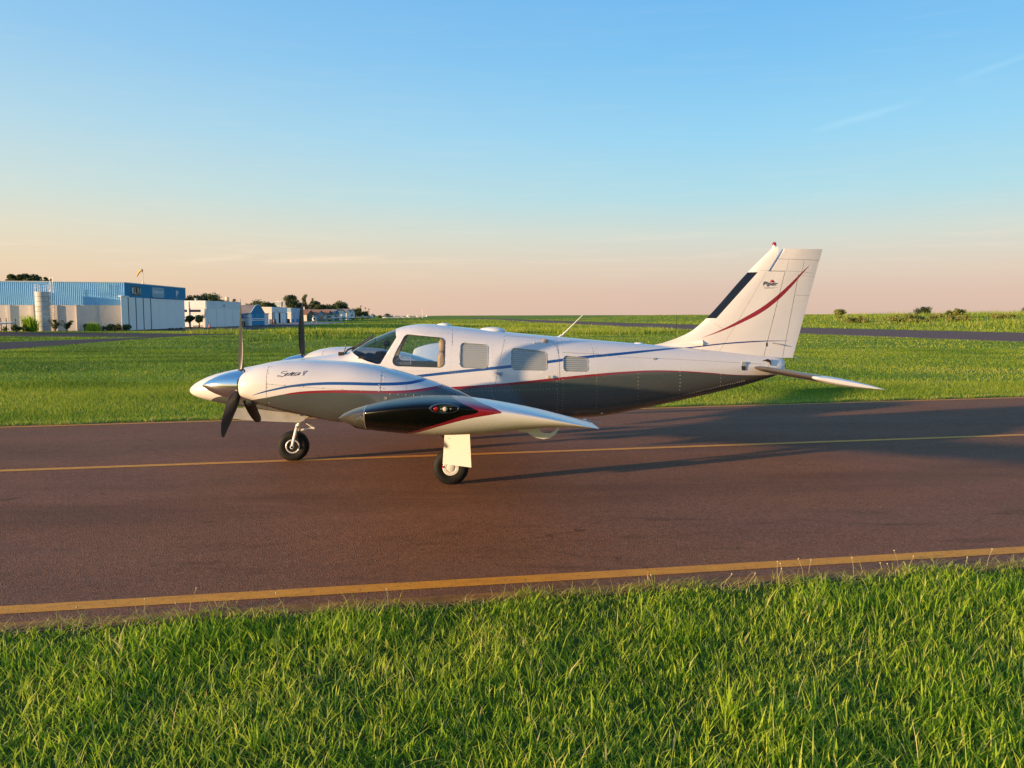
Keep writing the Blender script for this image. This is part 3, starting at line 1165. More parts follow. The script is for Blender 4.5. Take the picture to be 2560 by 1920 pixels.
# glass
gl = M('window_glass', 0.02)
tp, gs = gl.n.new('ShaderNodeBsdfTransparent'), gl.n.new('ShaderNodeBsdfGlossy')
tp.inputs[0].default_value = (0.93, 0.945, 0.93, 1)
gs.inputs['Roughness'].default_value = 0.02
ms = gl.n.new('ShaderNodeMixShader')
gl.link(gl.schlick(0.05), ms.inputs[0])
gl.link(tp.outputs[0], ms.inputs[1])
gl.link(gs.outputs[0], ms.inputs[2])
gl.link(ms.outputs[0], gl.out.inputs[0])
GLASS = gl.m
gl2 = gl.m.copy()
gl2.name = 'tinted_windshield'
for nd in gl2.node_tree.nodes:
    if nd.type == 'BSDF_TRANSPARENT':
        nd.inputs[0].default_value = (0.60, 0.63, 0.64, 1)
RUBBER = plain('black_rubber', (0.018, 0.018, 0.019), 0.75)
SEAL = plain('window_seal', (0.30, 0.30, 0.30), 0.55)
BLIND = weathered('pleated_blind', (0.46, 0.45, 0.43), 0.08, 4, 0.5)
skin_patch('windshield', shrink(WS, -0.004), 0, gl2, 0.006, plane)


def on_skin(a, z, side, out=0.0):
    return (a, side * (fus_y(a, z) + out), z)


def outline(poly, side, out):
    pts = []
    n = len(poly)
    for i in range(n):
        p, q = poly[i], poly[(i + 1) % n]
        k = max(1, int(math.dist(p, q) / 0.05))
        for j in range(k):
            t = j / k
            pts.append(on_skin(p[0] + (q[0] - p[0]) * t, p[1] + (q[1] - p[1]) * t, side, out))
    return pts


for w, blind in ((W1, False), (W2, True), (W3, True), (W4, True)):
    for side in (-1, 1):
        pane = skin_patch('window', shrink(w, -0.003), side, GLASS, 0.003, plane)
        gg = G()
        gg.tube(outline(w, side, 0.0005), 0.0042 if not blind else 0.0036, 6, closed=True)
        gg.build('window_seal', RUBBER if not blind else SEAL, pane, fix=False)
        if blind:
            # pleated blind drawn shut just behind the pane
            gg = G()
            zs = [p[1] for p in w]
            z0, z1 = min(zs) - .008, max(zs) + .008
            pitch = 0.026
            prof_ = []
            for i in range(int((z1 - z0) / pitch) + 1):
                prof_ += [(z0 + pitch * i, -.009), (z0 + pitch * (i + .16), .001), (z0 + pitch * (i + .5), .003), (z0 + pitch * (i + .84), .001)]
            rows = len(prof_) - 1
            V, F = [], []
            for i in range(rows + 1):
                z, dep_ = prof_[i]
                z = min(z, z1)
                zz = min(max(z, min(zs) + 1e-4), max(zs) - 1e-4)
                cr = []
                for j in range(len(w)):
                    p, q = w[j], w[(j + 1) % len(w)]
                    if (p[1] - zz) * (q[1] - zz) <= 0 and abs(p[1] - q[1]) > 1e-9:
                        cr.append(p[0] + (q[0] - p[0]) * (zz - p[1]) / (q[1] - p[1]))
                a0, a1 = min(w, key=lambda t: t[0])[0] - .012, max(w, key=lambda t: t[0])[0] + .012
                for j in range(7):
                    a = a0 + (a1 - a0) * j / 6
                    V.append((a, side * (fus_y(a, z) - 0.0115 + dep_), z))
            for i in range(rows):
                for j in range(6):
                    F.append((i * 7 + j, i * 7 + j + 1, (i + 1) * 7 + j + 1, (i + 1) * 7 + j))
            gg.add(V, F)
            gg.build('pleated_blind', BLIND, pane, smooth=False, fix=False)

# seams between the skin panels and round the cabin door, fine rivet rows
SEAM = plain('panel_seam', (0.10, 0.095, 0.09), 0.8)
seam = G()


def seam_line(pts, side=-1, r=0.0024):
    out = []
    for (a0, z0), (a1, z1) in zip(pts[:-1], pts[1:]):
        k = max(2, int(math.dist((a0, z0), (a1, z1)) / 0.04))
        for j in range(k):
            t = j / k
            out.append((a0 + (a1 - a0) * t, z0 + (z1 - z0) * t))
    out.append(pts[-1])
    seam = G()
    seam.tube([on_skin(a, min(z, float(top_f(a)) - .004), side, -r * 0.35) for a, z in out], r, 5)
    seam.build('panel_seam', SEAM, plane, fix=False)


for side in (-1, 1):
    seam_line([(3.535, 1.838), (3.535, 1.60)], side)
    seam_line([(4.225, 1.755), (4.225, 1.66), (4.19, 1.54), (4.14, 1.36), (4.09, 1.10), (4.08, 0.86)], side, 0.002)
    seam_line([(4.235, 1.715), (4.60, 1.690), (4.82, 1.655), (4.885, 1.62), (4.925, 1.56), (4.935, 1.48)], side, 0.0022)
    seam_line([(4.935, 1.66), (4.945, 1.2), (4.945, 0.66)], side, 0.0026)
    seam_line([(5.40, 1.64), (5.42, 1.50), (5.41, 1.46)], side, 0.002)
    seam_line([(5.0, 1.495), (5.5, 1.47)], side, 0.0018)
    seam_line([(5.75, 1.43), (6.4, 1.40), (7.0, 1.365), (7.9, 1.305)], side, 0.0016)
    seam_line([(7.93, 1.40), (7.95, 1.28), (7.97, 1.16)], side, 0.0022)
    seam_line([(5.0, 0.70), (5.5, 0.715), (6.2, 0.80), (6.6, 0.88), (7.2, 1.0), (7.6, 1.09)], side, 0.0026)
riv = G()


def rivets(p, q, step=0.034, side=-1, r=0.0044):
    L = math.dist(p, q)
    k = int(L / step)
    for i in range(k + 1):
        a, z = p[0] + (q[0] - p[0]) * i / k, p[1] + (q[1] - p[1]) * i / k
        c = on_skin(a, z, side)
        riv.ell(c, r, r * .7, r, 6, 4)


for side in (-1, 1):
    rivets((2.66, 1.37), (2.86, 1.73), side=side)
    rivets((2.70, 1.28), (3.6, 1.25), 0.03, side=side)
    rivets((3.02, 1.77), (3.5, 1.745), 0.03, side=side)
    rivets((3.50, 1.27), (3.52, 1.70), 0.05, side=side)
    rivets((4.04, 1.27), (4.06, 1.70), 0.05, side=side)
    rivets((4.98, 1.49), (5.6, 1.46), 0.03, side=side)
    rivets((5.6, 1.44), (7.8, 1.32), 0.045, side=side)
    rivets((7.95, 1.38), (7.97, 1.18), 0.03, side=side)
    rivets((5.1, 0.69), (5.5, 0.70), 0.03, side=side)
    rivets((6.2, 0.785), (7.6, 1.075), 0.035, side=side)
    rivets((4.0, 1.15), (4.08, 0.88), 0.04, side=side)
    rivets((4.90, 1.60), (4.92, 0.72), 0.04, side=side)
    rivets((4.99, 1.66), (4.99, 0.70), 0.04, side=side)
    rivets((5.44, 1.62), (5.46, 0.75), 0.045, side=side)
    rivets((6.02, 1.56), (6.04, 0.80), 0.05, side=side)
    rivets((6.62, 1.52), (6.64, 0.92), 0.05, side=side)
    rivets((7.22, 1.47), (7.24, 1.02), 0.05, side=side)
    rivets((3.6, 1.70), (4.2, 1.675), 0.04, side=side)
    rivets((4.24, 1.62), (4.14, 1.25), 0.04, side=side)
    rivets((3.55, 1.00), (4.9, 1.02), 0.045, side=side)
riv.build('rivets', plain('rivet_metal', (0.5, 0.49, 0.47), 0.4, 0.3), plane, fix=False, kind='stuff')

CHROME = M('polished_metal', 0.11, 1.0, 0.0, (0.88, 0.87, 0.86)).m
METAL = plain('brushed_metal', (0.55, 0.54, 0.52), 0.35, 0.8)
WHITE2 = plain('white_enamel', (0.76, 0.75, 0.72), 0.35, 0.0, 0.3)
DARK = plain('dark_metal', (0.03, 0.03, 0.032), 0.5, 0.3)
# door handle, fresh air vent, lamp and small placards on the port side
gg = G()
a, z = 4.815, 1.175
gg.slab([(a - .045, z - .02), (a + .045, z - .018), (a + .045, z + .024), (a - .045, z + .022)], -fus_y(a, z) - .006, -fus_y(a, z) + .01)
gg.lathe([(-.004, .017), (.012, .016), (.013, 0.0)], (a - .025, -fus_y(a, z) - .004, z), (0, -1, 0), 14)
gg.slab([(a - .002, z - .012), (a + .038, z - .010), (a + .038, z + .016), (a - .002, z + .014)], -fus_y(a, z) - .018, -fus_y(a, z))
gg.build('door_handle', plain('grey_plastic', (0.45, 0.44, 0.43), 0.4), plane)
gg = G()
a, z = 4.62, 1.622
yy = -fus_y(a, z)
gg.lathe([(0, .013), (.022, .011), (.026, 0.0)], (a, yy, z), (0.3, -1, 0.1), 12)
gg.slab([(a - .01, z - .011), (a + .07, z - .008), (a + .07, z + .003), (a - .01, z + .008)], yy - .016, yy + .02)
gg.build('door_lamp', WHITE2, plane)
gg = G()
a, z = 4.13, 1.215
yy = -fus_y(a, z)
gg.add([(a - .06, yy + .004, z + .03), (a + .06, yy + .004, z + .035), (a + .035, yy + .002, z - .035), (a + .05, yy - .035, z + .01)], [(0, 1, 3), (1, 2, 3), (2, 0, 3), (0, 2, 1)])
gg.build('air_vent', METAL, plane, smooth=False)
# roof fittings
gg = G()
for i, (a, L, hgt, wd) in enumerate(((3.42, .10, .034, .06), (4.08, .19, .050, .11), (6.13, .075, .022, .05))):
    g2 = G()
    g2.ell((a, 0.0, float(top_f(a)) - .004), L, wd, hgt, 18, 10)
    g2.build('antenna_dome', WHITE2, plane)
g2 = G()
P0, P1 = (5.02, -0.02, 1.686), (5.335, -0.02, 1.99)
g2.tube([P0, P1], 0.0095, 8, r1=0.0042)
g2.lathe([(0, .05), (.012, .034), (.03, .016), (.05, .008)], (5.015, -0.02, 1.675), (0.45, 0, 1), 12)
g2.build('whip_antenna', WHITE2, plane)
g2 = G()
g2.tube([(6.675, 0.09, 1.50), (6.695, 0.09, 1.99)], 0.0028, 6)
g2.lathe([(0, .012), (.09, .008), (.10, .004)], (6.675, .09, 1.50), (0, 0, 1), 8)
g2.build('whip_antenna', DARK, plane)
# static port, drain, tie-down loop and small details low on the tail
g2 = G()
g2.tube([(7.775, 0, 1.00), (7.873, 0, .930), (7.895, 0, .928), (7.908, 0, .946), (7.885, 0, 1.02)], 0.0055, 8)
g2.build('tail_tie_down_loop', DARK, plane)
for a, z, r in ((6.27, 1.395, .022), (5.55, .665, .016)):
    y_ = fus_y(a, z)
    g2 = G()
    g2.lathe([(0, r), (.003, r), (.004, r * .5)], (a, -y_ - .001, z), (0, -1, 0), 14)
    g2.build('static_port', METAL, plane)
for (a0, a1, z0, z1) in ((5.04, 5.10, .64, .69), (5.12, 5.155, .655, .69)):
    y_ = fus_y((a0 + a1) / 2, z1) + .001
    g2 = G()
    g2.slab([(a0, z0), (a1, z0), (a1, z1), (a0, z1)], -y_ - .001, -y_ + .02)
    g2.build('access_plate', DARK, plane)
g2 = G()
y_ = fus_y(7.56, 1.27)
g2.slab([(7.535, 1.225), (7.595, 1.225), (7.60, 1.285), (7.54, 1.285)], -y_ - .004, -y_ + .05)
g2.build('trim_cutout', plain('cutout_black', (0.01, 0.01, 0.012), 0.8), plane)
g2 = G()
g2.slab([(7.54, 1.285), (7.60, 1.285), (7.602, 1.345), (7.545, 1.345)], -y_ - .002, -y_ + .05)
g2.build('trim_plate', METAL, plane)

# ---------------------------------------------------------------- cabin interior
g2 = G()
g2.prism([(2.62, -.52), (5.3, -.45), (5.3, .45), (2.62, .52)], .80, .82)
g2.build('cabin_floor', INTER, plane)
PANEL = plain('instrument_black', (0.012, 0.012, 0.013), 0.7)
g2 = G()
g2.slab([(2.52, 1.10), (2.60, 1.10), (2.56, 1.42), (2.34, 1.46), (2.30, 1.43), (2.50, 1.40)], -.50, .50)
g2.build('instrument_panel', PANEL, plane)
g2 = G()
g2.slab([(2.50, 1.425), (2.60, 1.43), (2.60, 1.50), (2.53, 1.505)], -.46, -.10)
g2.slab([(2.50, 1.425), (2.60, 1.43), (2.60, 1.48), (2.53, 1.485)], .06, .44)
g2.build('glare_shield', PANEL, plane)
g2 = G()
g2.lathe([(0, .028), (.05, .042), (.07, .042), (.085, .0)], (2.60, 0, 1.60), (1, 0, 0.1), 14)
g2.tube([(2.62, 0, 1.52), (2.62, 0, 1.64)], .012, 6)
g2.build('magnetic_compass', PANEL, plane)
for s_ in (-.27, .27):
    g2 = G()
    g2.tube([(2.60, s_, 1.22), (2.78, s_, 1.22)], .014, 8)
    g2.tube([(2.79, s_ - .13, 1.28), (2.79, s_ - .11, 1.20), (2.79, s_, 1.19), (2.79, s_ + .11, 1.20), (2.79, s_ + .13, 1.28)], .013, 8)
    g2.build('control_yoke', PANEL, plane)
LEATHER = plain('tan_leather', (0.34, 0.25, 0.17), 0.55)


def cushion(gx, x0, x1, y0, y1, z0, z1, r=0.04):
    """a soft box: rounded rings"""
    rs = []
    for t, ins in ((0.0, .7), (.06, .3), (.2, .05), (.5, 0.0), (.8, .05), (.94, .3), (1.0, .7)):
        z = z0 + (z1 - z0) * t
        q = ins * r * 1.4
        ring = []
        for j in range(20):
            p = 2 * math.pi * j / 20
            c, s_ = math.cos(p), math.sin(p)
            ring.append(((x0 + x1) / 2 + ((x1 - x0) / 2 - q) * math.copysign(abs(c) ** .5, c), (y0 + y1) / 2 + ((y1 - y0) / 2 - q) * math.copysign(abs(s_) ** .5, s_), z))
        rs.append(ring)
    gx.rings(rs)


for (ax, sy) in ((3.18, -.28), (3.18, .28), (4.55, -.26), (4.55, .26)):
    gx = G()
    cushion(gx, ax - .22, ax + .24, sy - .21, sy + .21, .98, 1.12)
    st_ = gx.build('pilot_seat' if ax < 4 else 'cabin_seat', LEATHER, plane)
    gx = G()
    cushion(gx, ax + .15, ax + .29, sy - .21, sy + .21, 1.08, 1.50)
    gx.build('backrest', LEATHER, st_)
    gx = G()
    cushion(gx, ax + .17, ax + .28, sy - .13, sy + .13, 1.50, 1.67)
    gx.build('headrest', LEATHER, st_)

# storm window frame and sill inside the pilot's window
g2 = G()
for p, q in (((2.79, 1.352), (3.0, 1.35)), ((2.79, 1.366), (3.0, 1.364)), ((2.79, 1.38), (3.0, 1.378))):
    g2.tube([on_skin(p[0], p[1], -1, -.03), on_skin(q[0], q[1], -1, -.03)], .004, 5)
arc = [(2.80, 1.40), (2.85, 1.435), (2.90, 1.465), (2.95, 1.468), (2.985, 1.44), (2.995, 1.39), (2.995, 1.35)]
g2.tube([on_skin(a, z, -1, -.016) for a, z in arc], .0035, 6)
g2.build('storm_window_frame', METAL, plane)

# heated plate in front of the windshield with its dark strut
gl3 = gl.m
g2 = G()
pl = [(2.185, 1.545), (2.47, 1.725), (2.47, 1.70), (2.19, 1.52)]
yo, yi = -.155, -.145
frame = [(2.205, -.30, 1.525), (2.475, -.285, 1.695), (2.475, -.06, 1.725), (2.205, -.06, 1.555)]
g2.tube(frame, .0095, 6, closed=True)
plate = g2.build('heated_windshield_plate', DARK, plane)
g2 = G()
g2.add(frame, [(0, 1, 2, 3)])
g2.build('glass_plate', gl3, plate, smooth=False, fix=False)
g2 = G()
g2.tube([(2.10, -.20, 1.480), (2.14, -.19, 1.53), (2.23, -.18, 1.565)], .013, 8)
g2.tube([(2.085, -.17, 1.50), (2.115, -.17, 1.60)], .008, 6)
g2.box(2.02, 2.09, -.26, -.19, 1.455, 1.50)
g2.build('plate_bracket', DARK, plate)

# ---------------------------------------------------------------- engine nacelles
NB = 1.88
nt = pchip([(1.195, 1.30), (1.205, 1.335), (1.245, 1.372), (1.30, 1.402), (1.485, 1.462), (1.66, 1.484), (1.91, 1.490), (2.10, 1.480), (2.374, 1.462), (2.683, 1.416), (2.935, 1.355), (3.245, 1.262), (3.506, 1.166), (3.758, 1.045), (3.84, 0.99)])
nbt = pchip([(1.195, 1.10), (1.205, 1.075), (1.245, 1.055), (1.305, 1.035), (1.565, .938), (1.9, .857), (2.14, .805), (2.22, .790), (2.5, .772), (3.0, .78), (3.4, .82), (3.84, .93)])
nhw = pchip([(1.195, .255), (1.205, .300), (1.245, .340), (1.30, .366), (1.5, .405), (1.9, .425), (2.4, .425), (2.8, .39), (3.2, .30), (3.5, .20), (3.758, .09), (3.84, .03)])


def nac_y(a, z):
    zt, zb, w = float(nt(a)), float(nbt(a)), float(nhw(a))
    zc = zb + (zt - zb) * 0.5
    t = min(1, abs(z - zc) / max(1e-6, (zt - zb) / 2))
    n = 2.5
    return w * (1 - t ** n) ** (1 / n)


def nac_ring(a, N=56):
    zt, zb, w = float(nt(a)), float(nbt(a)), float(nhw(a))
    zc, h = (zt + zb) / 2, (zt - zb) / 2
    out = []
    for j in range(N):
        p = 2 * math.pi * j / N
        c, s = math.cos(p), math.sin(p)
        out.append((a, w * math.copysign(abs(c) ** (2 / 2.5), c), zc + h * math.copysign(abs(s) ** (2 / 2.5), s)))
    return out


NBLUE = [(1.36, 1.118), (1.389, 1.130), (1.626, 1.193), (1.858, 1.233), (2.125, 1.251), (2.381, 1.250), (2.755, 1.238), (3.02, 1.240), (3.14, 1.254), (3.254, 1.279), (3.40, 1.32)]
NRED = [(1.15, 1.02), (1.386, 1.074), (1.548, 1.106), (1.744, 1.140), (2.034, 1.163), (2.382, 1.165), (2.756, 1.152), (3.013, 1.151), (3.241, 1.170), (3.445, 1.196), (3.6, 1.23)]


def nac_marks(m, a, y, z, c):
    zr = m.curve(a, NRED)
    c = m.mix(m.math('LESS_THAN', z, zr), c, GRAY)
    hr = m.curve(a, [(1.0, 0.0), (1.62, 0.0), (1.78, .008), (2.1, .0135), (3.2, .0145), (3.6, .012)])
    c = m.mix(m.math('LESS_THAN', m.math('ABSOLUTE', m.math('SUBTRACT', z, zr)), hr), c, RED)
    zb = m.curve(a, NBLUE)
    hb = m.curve(a, [(1.36, 0.0), (1.6, .0095), (2.1, .015), (3.1, .0155), (3.4, .012)])
    return m.mix(m.math('LESS_THAN', m.math('ABSOLUTE', m.math('SUBTRACT', z, zb)), hb), c, BLUE)


NACP = paint('nacelle_paint', nac_marks).m
BLADE = M('propeller_blade_paint', 0.42, 0.0, 0.0, (0.010, 0.010, 0.011)).m
SPECK = plain('blade_decal', (0.5, 0.12, 0.06), 0.5)
INK = plain('lettering_ink', (0.05, 0.03, 0.03), 0.5)
VOID = plain('inlet_dark', (0.012, 0.010, 0.010), 0.9)
blade_tw = pchip([(0.05, 62), (0.2, 47), (0.45, 32), (0.7, 24), (0.97, 17)])
blade_ch = pchip([(0.05, .055), (0.10, .06), (0.18, .085), (0.32, .125), (0.5, .142), (0.68, .138), (0.82, .118), (0.91, .085), (0.955, .045), (0.968, .010)])
blade_th = pchip([(0.05, .052), (0.12, .045), (0.3, .024), (0.6, .013), (0.968, .003)])
blade_off = pchip([(0.05, 0.0), (0.2, .004), (0.5, .012), (0.8, .002), (0.968, -.03)])


def blade_geo(sense):
    """blade along +z, front face to -x; sense = direction of rotation"""
    rs = []
    for r_ in [.05, .075, .10, .14, .18, .24, .32, .42, .52, .62, .70, .78, .84, .89, .93, .955, .968]:
        tw, ch, th_, off = R(float(blade_tw(r_))), float(blade_ch(r_)), float(blade_th(r_)), float(blade_off(r_))
        ring = []
        for j in range(16):
            p = 2 * math.pi * j / 16
            u, v = ch / 2 * math.cos(p) + off, th_ / 2 * math.sin(p)
            # chord runs from leading edge (in the rotation direction, forward) to trailing
            ring.append((-(u * math.sin(tw)) - v * math.cos(tw), sense * (u * math.cos(tw) - v * math.sin(tw)), r_))
        rs.append(ring)
    gg = G()
    gg.rings(rs)
    return gg


def nacelle(side, spin, phase):
    """side -1 = port"""
    org = Matrix.Translation((0, side * NB, 0))
    gg = G()
    aa = [1.195, 1.20, 1.21, 1.228, 1.25, 1.28, 1.32, 1.37, 1.43, 1.50] + list(np.linspace(1.58, 3.76, 34)) + [3.80, 3.84]
    gg.rings([nac_ring(a) for a in aa])
    n = gg.build('engine_nacelle', NACP, plane, angle=32)
    n.location = (0, side * NB, 0)
    # front opening: air inlets either side of the spinner, and the chin scoop
    for s_ in (-1, 1):
        gg = G()
        gg.rings([[(1.19 - dx, s_ * .205 + rx * math.cos(p), 1.215 + rz * math.sin(p)) for p in np.linspace(0, 2 * math.pi, 20, endpoint=False)] for dx, rx, rz in ((-.03, .06, .075), (.006, .062, .078), (.006, .05, .066), (-.02, .046, .06))], cap0=False)
        gg.build('air_inlet', VOID, n)
    gg = G()
    gg.rings([[(a, w * math.copysign(abs(math.cos(p)) ** .7, math.cos(p)), zc + h * math.copysign(abs(math.sin(p)) ** .7, math.sin(p))) for p in np.linspace(0, 2 * math.pi, 24, endpoint=False)]
              for a, w, zc, h in ((1.30, .13, 1.03, .05), (1.24, .14, 1.025, .055), (1.245, .12, 1.025, .042), (1.33, .11, 1.02, .035))], cap0=False)
    gg.build('oil_cooler_scoop', plain('scoop_grey', GRAY, 0.4), n)  # scoop wears the same grey as the lower cowl paint
    # cowl panel seams and their screws
    gs, gv = G(), G()

    def pt(a, z, s_, o=0.0):
        return (a, s_ * (nac_y(a, z) + o), z)
    for s_ in (-1, 1):
        gs.tube([pt(1.525 + .02 * (z - 1.1), z, s_, -.001) for z in np.linspace(1.0, 1.462, 14)], .0026, 5)
        gs.tube([pt(1.53 + t * 1.25, 1.248 - t * .10, s_, -.001) for t in np.linspace(0, 1, 22)], .0016, 5)
        gs.tube([pt(2.745 + .03 * (z - 1.2), z, s_, -.001) for z in np.linspace(.90, 1.40, 14)], .0026, 5)
        gs.tube([pt(3.02, z, s_, -.001) for z in np.linspace(1.10, 1.30, 8)], .0014, 5)
        gs.tube([pt(2.76 + t * .95, 1.14 - t * .08, s_, -.001) for t in np.linspace(0, .8, 12)], .0014, 5)
        for a, z in [(1.56, 1.425), (1.545, 1.365), (1.535, 1.255), (1.59, 1.245), (1.535, 1.215), (1.53, 1.10), (1.545, 1.04)] + [(1.72 + .205 * i, 1.237 - .0165 * i) for i in range(5)] + \
                    [(2.73, z) for z in (1.39, 1.33, 1.235, 1.20, 1.16)] + [(2.775, z) for z in (1.375, 1.31, 1.19)] + [(2.85 + .085 * i, 1.127 - .006 * i) for i in range(6)]:
            gv.ell(pt(a, z, s_), .0062, .003, .0062, 8, 4)
        gv.lathe([(0, .017), (.003, .017), (.004, .009), (.001, .006)], pt(2.80, 1.085, s_, -.001), (0, s_, 0), 14)
    gs.build('cowl_seam', SEAM, n, fix=False)
    gv.build('cowl_screws', plain('screw_steel', (0.30, 0.28, 0.26), 0.4, 0.6), n, fix=False, kind='stuff')
    # the scalloped rear fairing, fastened along its rim
    gv = G()
    for i in range(15):
        a = 3.27 + .028 * i
        gv.ell((a, 0.0 if False else -nac_y(a, float(nt(a)) - .03), float(nt(a)) - .028), .005, .004, .005, 6, 4)
    gv.build('fairing_screws', plain('screw_pale', (0.6, 0.58, 0.55), 0.4, 0.4), n, fix=False, kind='stuff')
    # exhaust stub under the cowl
    gg = G()
    gg.tube([(2.35, side * .14, .83), (2.46, side * .15, .76), (2.60, side * .155, .735)], .036, 12)
    gg.build('exhaust_pipe', weathered('burnt_steel', (0.16, 0.11, 0.08), 0.4, 8, 0.5, 0.8), n)
    # spinner and propeller
    hub = (1.165, 0, 1.205)
    pr = [(-.43, .0), (-.427, .007), (-.41, .022), (-.36, .056), (-.29, .093), (-.21, .125), (-.12, .150), (-.04, .166), (.03, .172), (.035, .150), (.036, 0)]
    gg = G()
    gg.lathe([(t, r_) for t, r_ in pr], hub, (1, 0, 0), 48)
    spn = gg.build('spinner', CHROME, n, angle=40)
    bg_ = blade_geo(spin)
    for k in range(3):
        b = G()
        b.v, b.f, b.mi = list(bg_.v), list(bg_.f), list(bg_.mi)
        o = b.build('propeller_blade', BLADE, n, angle=50)
        o.location = hub
        o.rotation_euler = (phase + k * 2 * math.pi / 3, 0, 0)
        # the cuff where the blade leaves the spinner
        cu_ = G()
        cu_.lathe([(.13, .043), (.165, .041), (.178, .036), (.18, .0)], (0, 0, 0), (0, 0, 1), 18)
        c_ = cu_.build('blade_cuff', METAL if k else DARK, n)
        c_.location, c_.rotation_euler = hub, o.rotation_euler
    return n


nac_port = nacelle(-1, 1, R(-3.5))
nac_star = nacelle(1, -1, R(1.0))

# "Seneca V" in handwriting on the port cowl, traced as pen strokes
STROKES = [[(800, 290), (740, 312), (670, 303), (560, 325), (490, 370), (485, 400), (560, 415), (650, 415), (700, 450), (690, 500), (640, 550), (560, 590), (450, 600), (350, 590), (290, 555), (310, 530), (400, 530), (480, 560), (520, 580)],
           [(715, 500), (790, 470), (860, 420), (870, 395), (820, 400), (750, 450), (705, 520), (720, 555), (780, 540), (850, 510), (900, 480)],
           [(1010, 385), (960, 430), (920, 490), (895, 545)], [(935, 480), (1010, 420), (1060, 385), (1130, 355), (1060, 440), (1010, 510), (985, 550)],
           [(1060, 500), (1140, 460), (1210, 400), (1215, 370), (1160, 390), (1080, 460), (1050, 520), (1080, 550), (1150, 535), (1240, 495)],
           [(1385, 380), (1350, 365), (1280, 420), (1245, 490), (1250, 545), (1320, 520), (1400, 470)],
           [(1540, 380), (1480, 375), (1410, 430), (1360, 500), (1400, 510), (1470, 460), (1560, 370), (1490, 450), (1450, 520)],
           [(1720, 305), (1800, 298), (1930, 290)], [(1735, 310), (1720, 400), (1725, 490), (1715, 515)], [(1900, 300), (1830, 370), (1760, 440), (1720, 490)], [(1650, 522), (1710, 515), (1760, 518)]]


def pen(strokes, to_xz, yfun, w, name, mat, parent, out=0.0018):
    gg = G()
    for stq in strokes:
        P = [to_xz(*p) for p in stq]
        # smooth the stroke
        Q = []
        for i in range(len(P) - 1):
            p0, p1, p2, p3 = P[max(i - 1, 0)], P[i], P[i + 1], P[min(i + 2, len(P) - 1)]
            for t in (0, .25, .5, .75):
                Q.append(tuple(.5 * (2 * p1[c] + (p2[c] - p0[c]) * t + (2 * p0[c] - 5 * p1[c] + 4 * p2[c] - p3[c]) * t * t + (3 * p1[c] - p0[c] - 3 * p2[c] + p3[c]) * t ** 3) for c in (0, 1)))
        Q.append(P[-1])
        V, F = [], []
        for i, q in enumerate(Q):
            d_ = Vector(Q[min(i + 1, len(Q) - 1)]) - Vector(Q[max(i - 1, 0)])
            d_ = d_.normalized() if d_.length > 1e-9 else Vector((1, 0))
            nn = Vector((-d_.y, d_.x))
            ww = w * (0.75 + 0.5 * abs(d_.y))
            for sg in (-1, 1):
                a, z = q[0] + nn.x * ww * sg, q[1] + nn.y * ww * sg
                V.append((a, -(yfun(a, z) + out), z))
            if i:
                F.append((2 * i - 2, 2 * i - 1, 2 * i + 1, 2 * i))
        gg.add(V, F)
    return gg.build(name, mat, parent, smooth=False, fix=False)


k_ = 1.0 / 22.12
COWL_A, COWL_Z, COWL_S = 1.644, 1.331, 235.5
# source pixel -> (a, z) near the cowl side: scale measured at that depth
def cowl_xz(u, v):
    px, py = 680 + u * k_, 915 + v * k_
    return (COWL_A + (px - 692.4) / COWL_S, COWL_Z - (py - 941) / COWL_S)


pen(STROKES, cowl_xz, nac_y, 0.0023, 'script_lettering', INK, nac_port)

# ---------------------------------------------------------------- wings
tip_top = pchip([(0, 1.292), (.02, 1.318), (.06, 1.350), (.12, 1.380), (.22, 1.417), (.37, 1.440), (.47, 1.436), (.57, 1.413), (.72, 1.366), (.87, 1.302), (1, 1.240)])
tip_bot = pchip([(0, 1.288), (.02, 1.262), (.06, 1.238), (.12, 1.209), (.22, 1.188), (.32, 1.174), (.42, 1.168), (.52, 1.173), (.62, 1.184), (.72, 1.202), (.87, 1.226), (1, 1.234)])
crease = pchip([(0, 1.290), (.05, 1.318), (.12, 1.345), (.37, 1.388), (.5, 1.378), (.62, 1.356), (.8, 1.307), (1, 1.237)])
ext_b = pchip([(0, .03), (.03, .10), (.08, .18), (.15, .25), (.3, .33), (.5, .36), (.8, .34), (1, .30)])
CHF = np.concatenate([[0, .006, .018, .036, .06, .09], np.linspace(.12, .96, 24), [.985, 1.0]])
DIH = math.tan(R(7.0))
B0 = 5.57


def wing_sec(b):
    """(LE station, chord, drop below the tip rib) at spanwise b"""
    le = 2.752 if b > 2.5 else 2.752 - 0.42 * max(0, (2.5 - b) / 1.9) ** 1.3
    return le, 4.492 - le, (B0 - b) * DIH


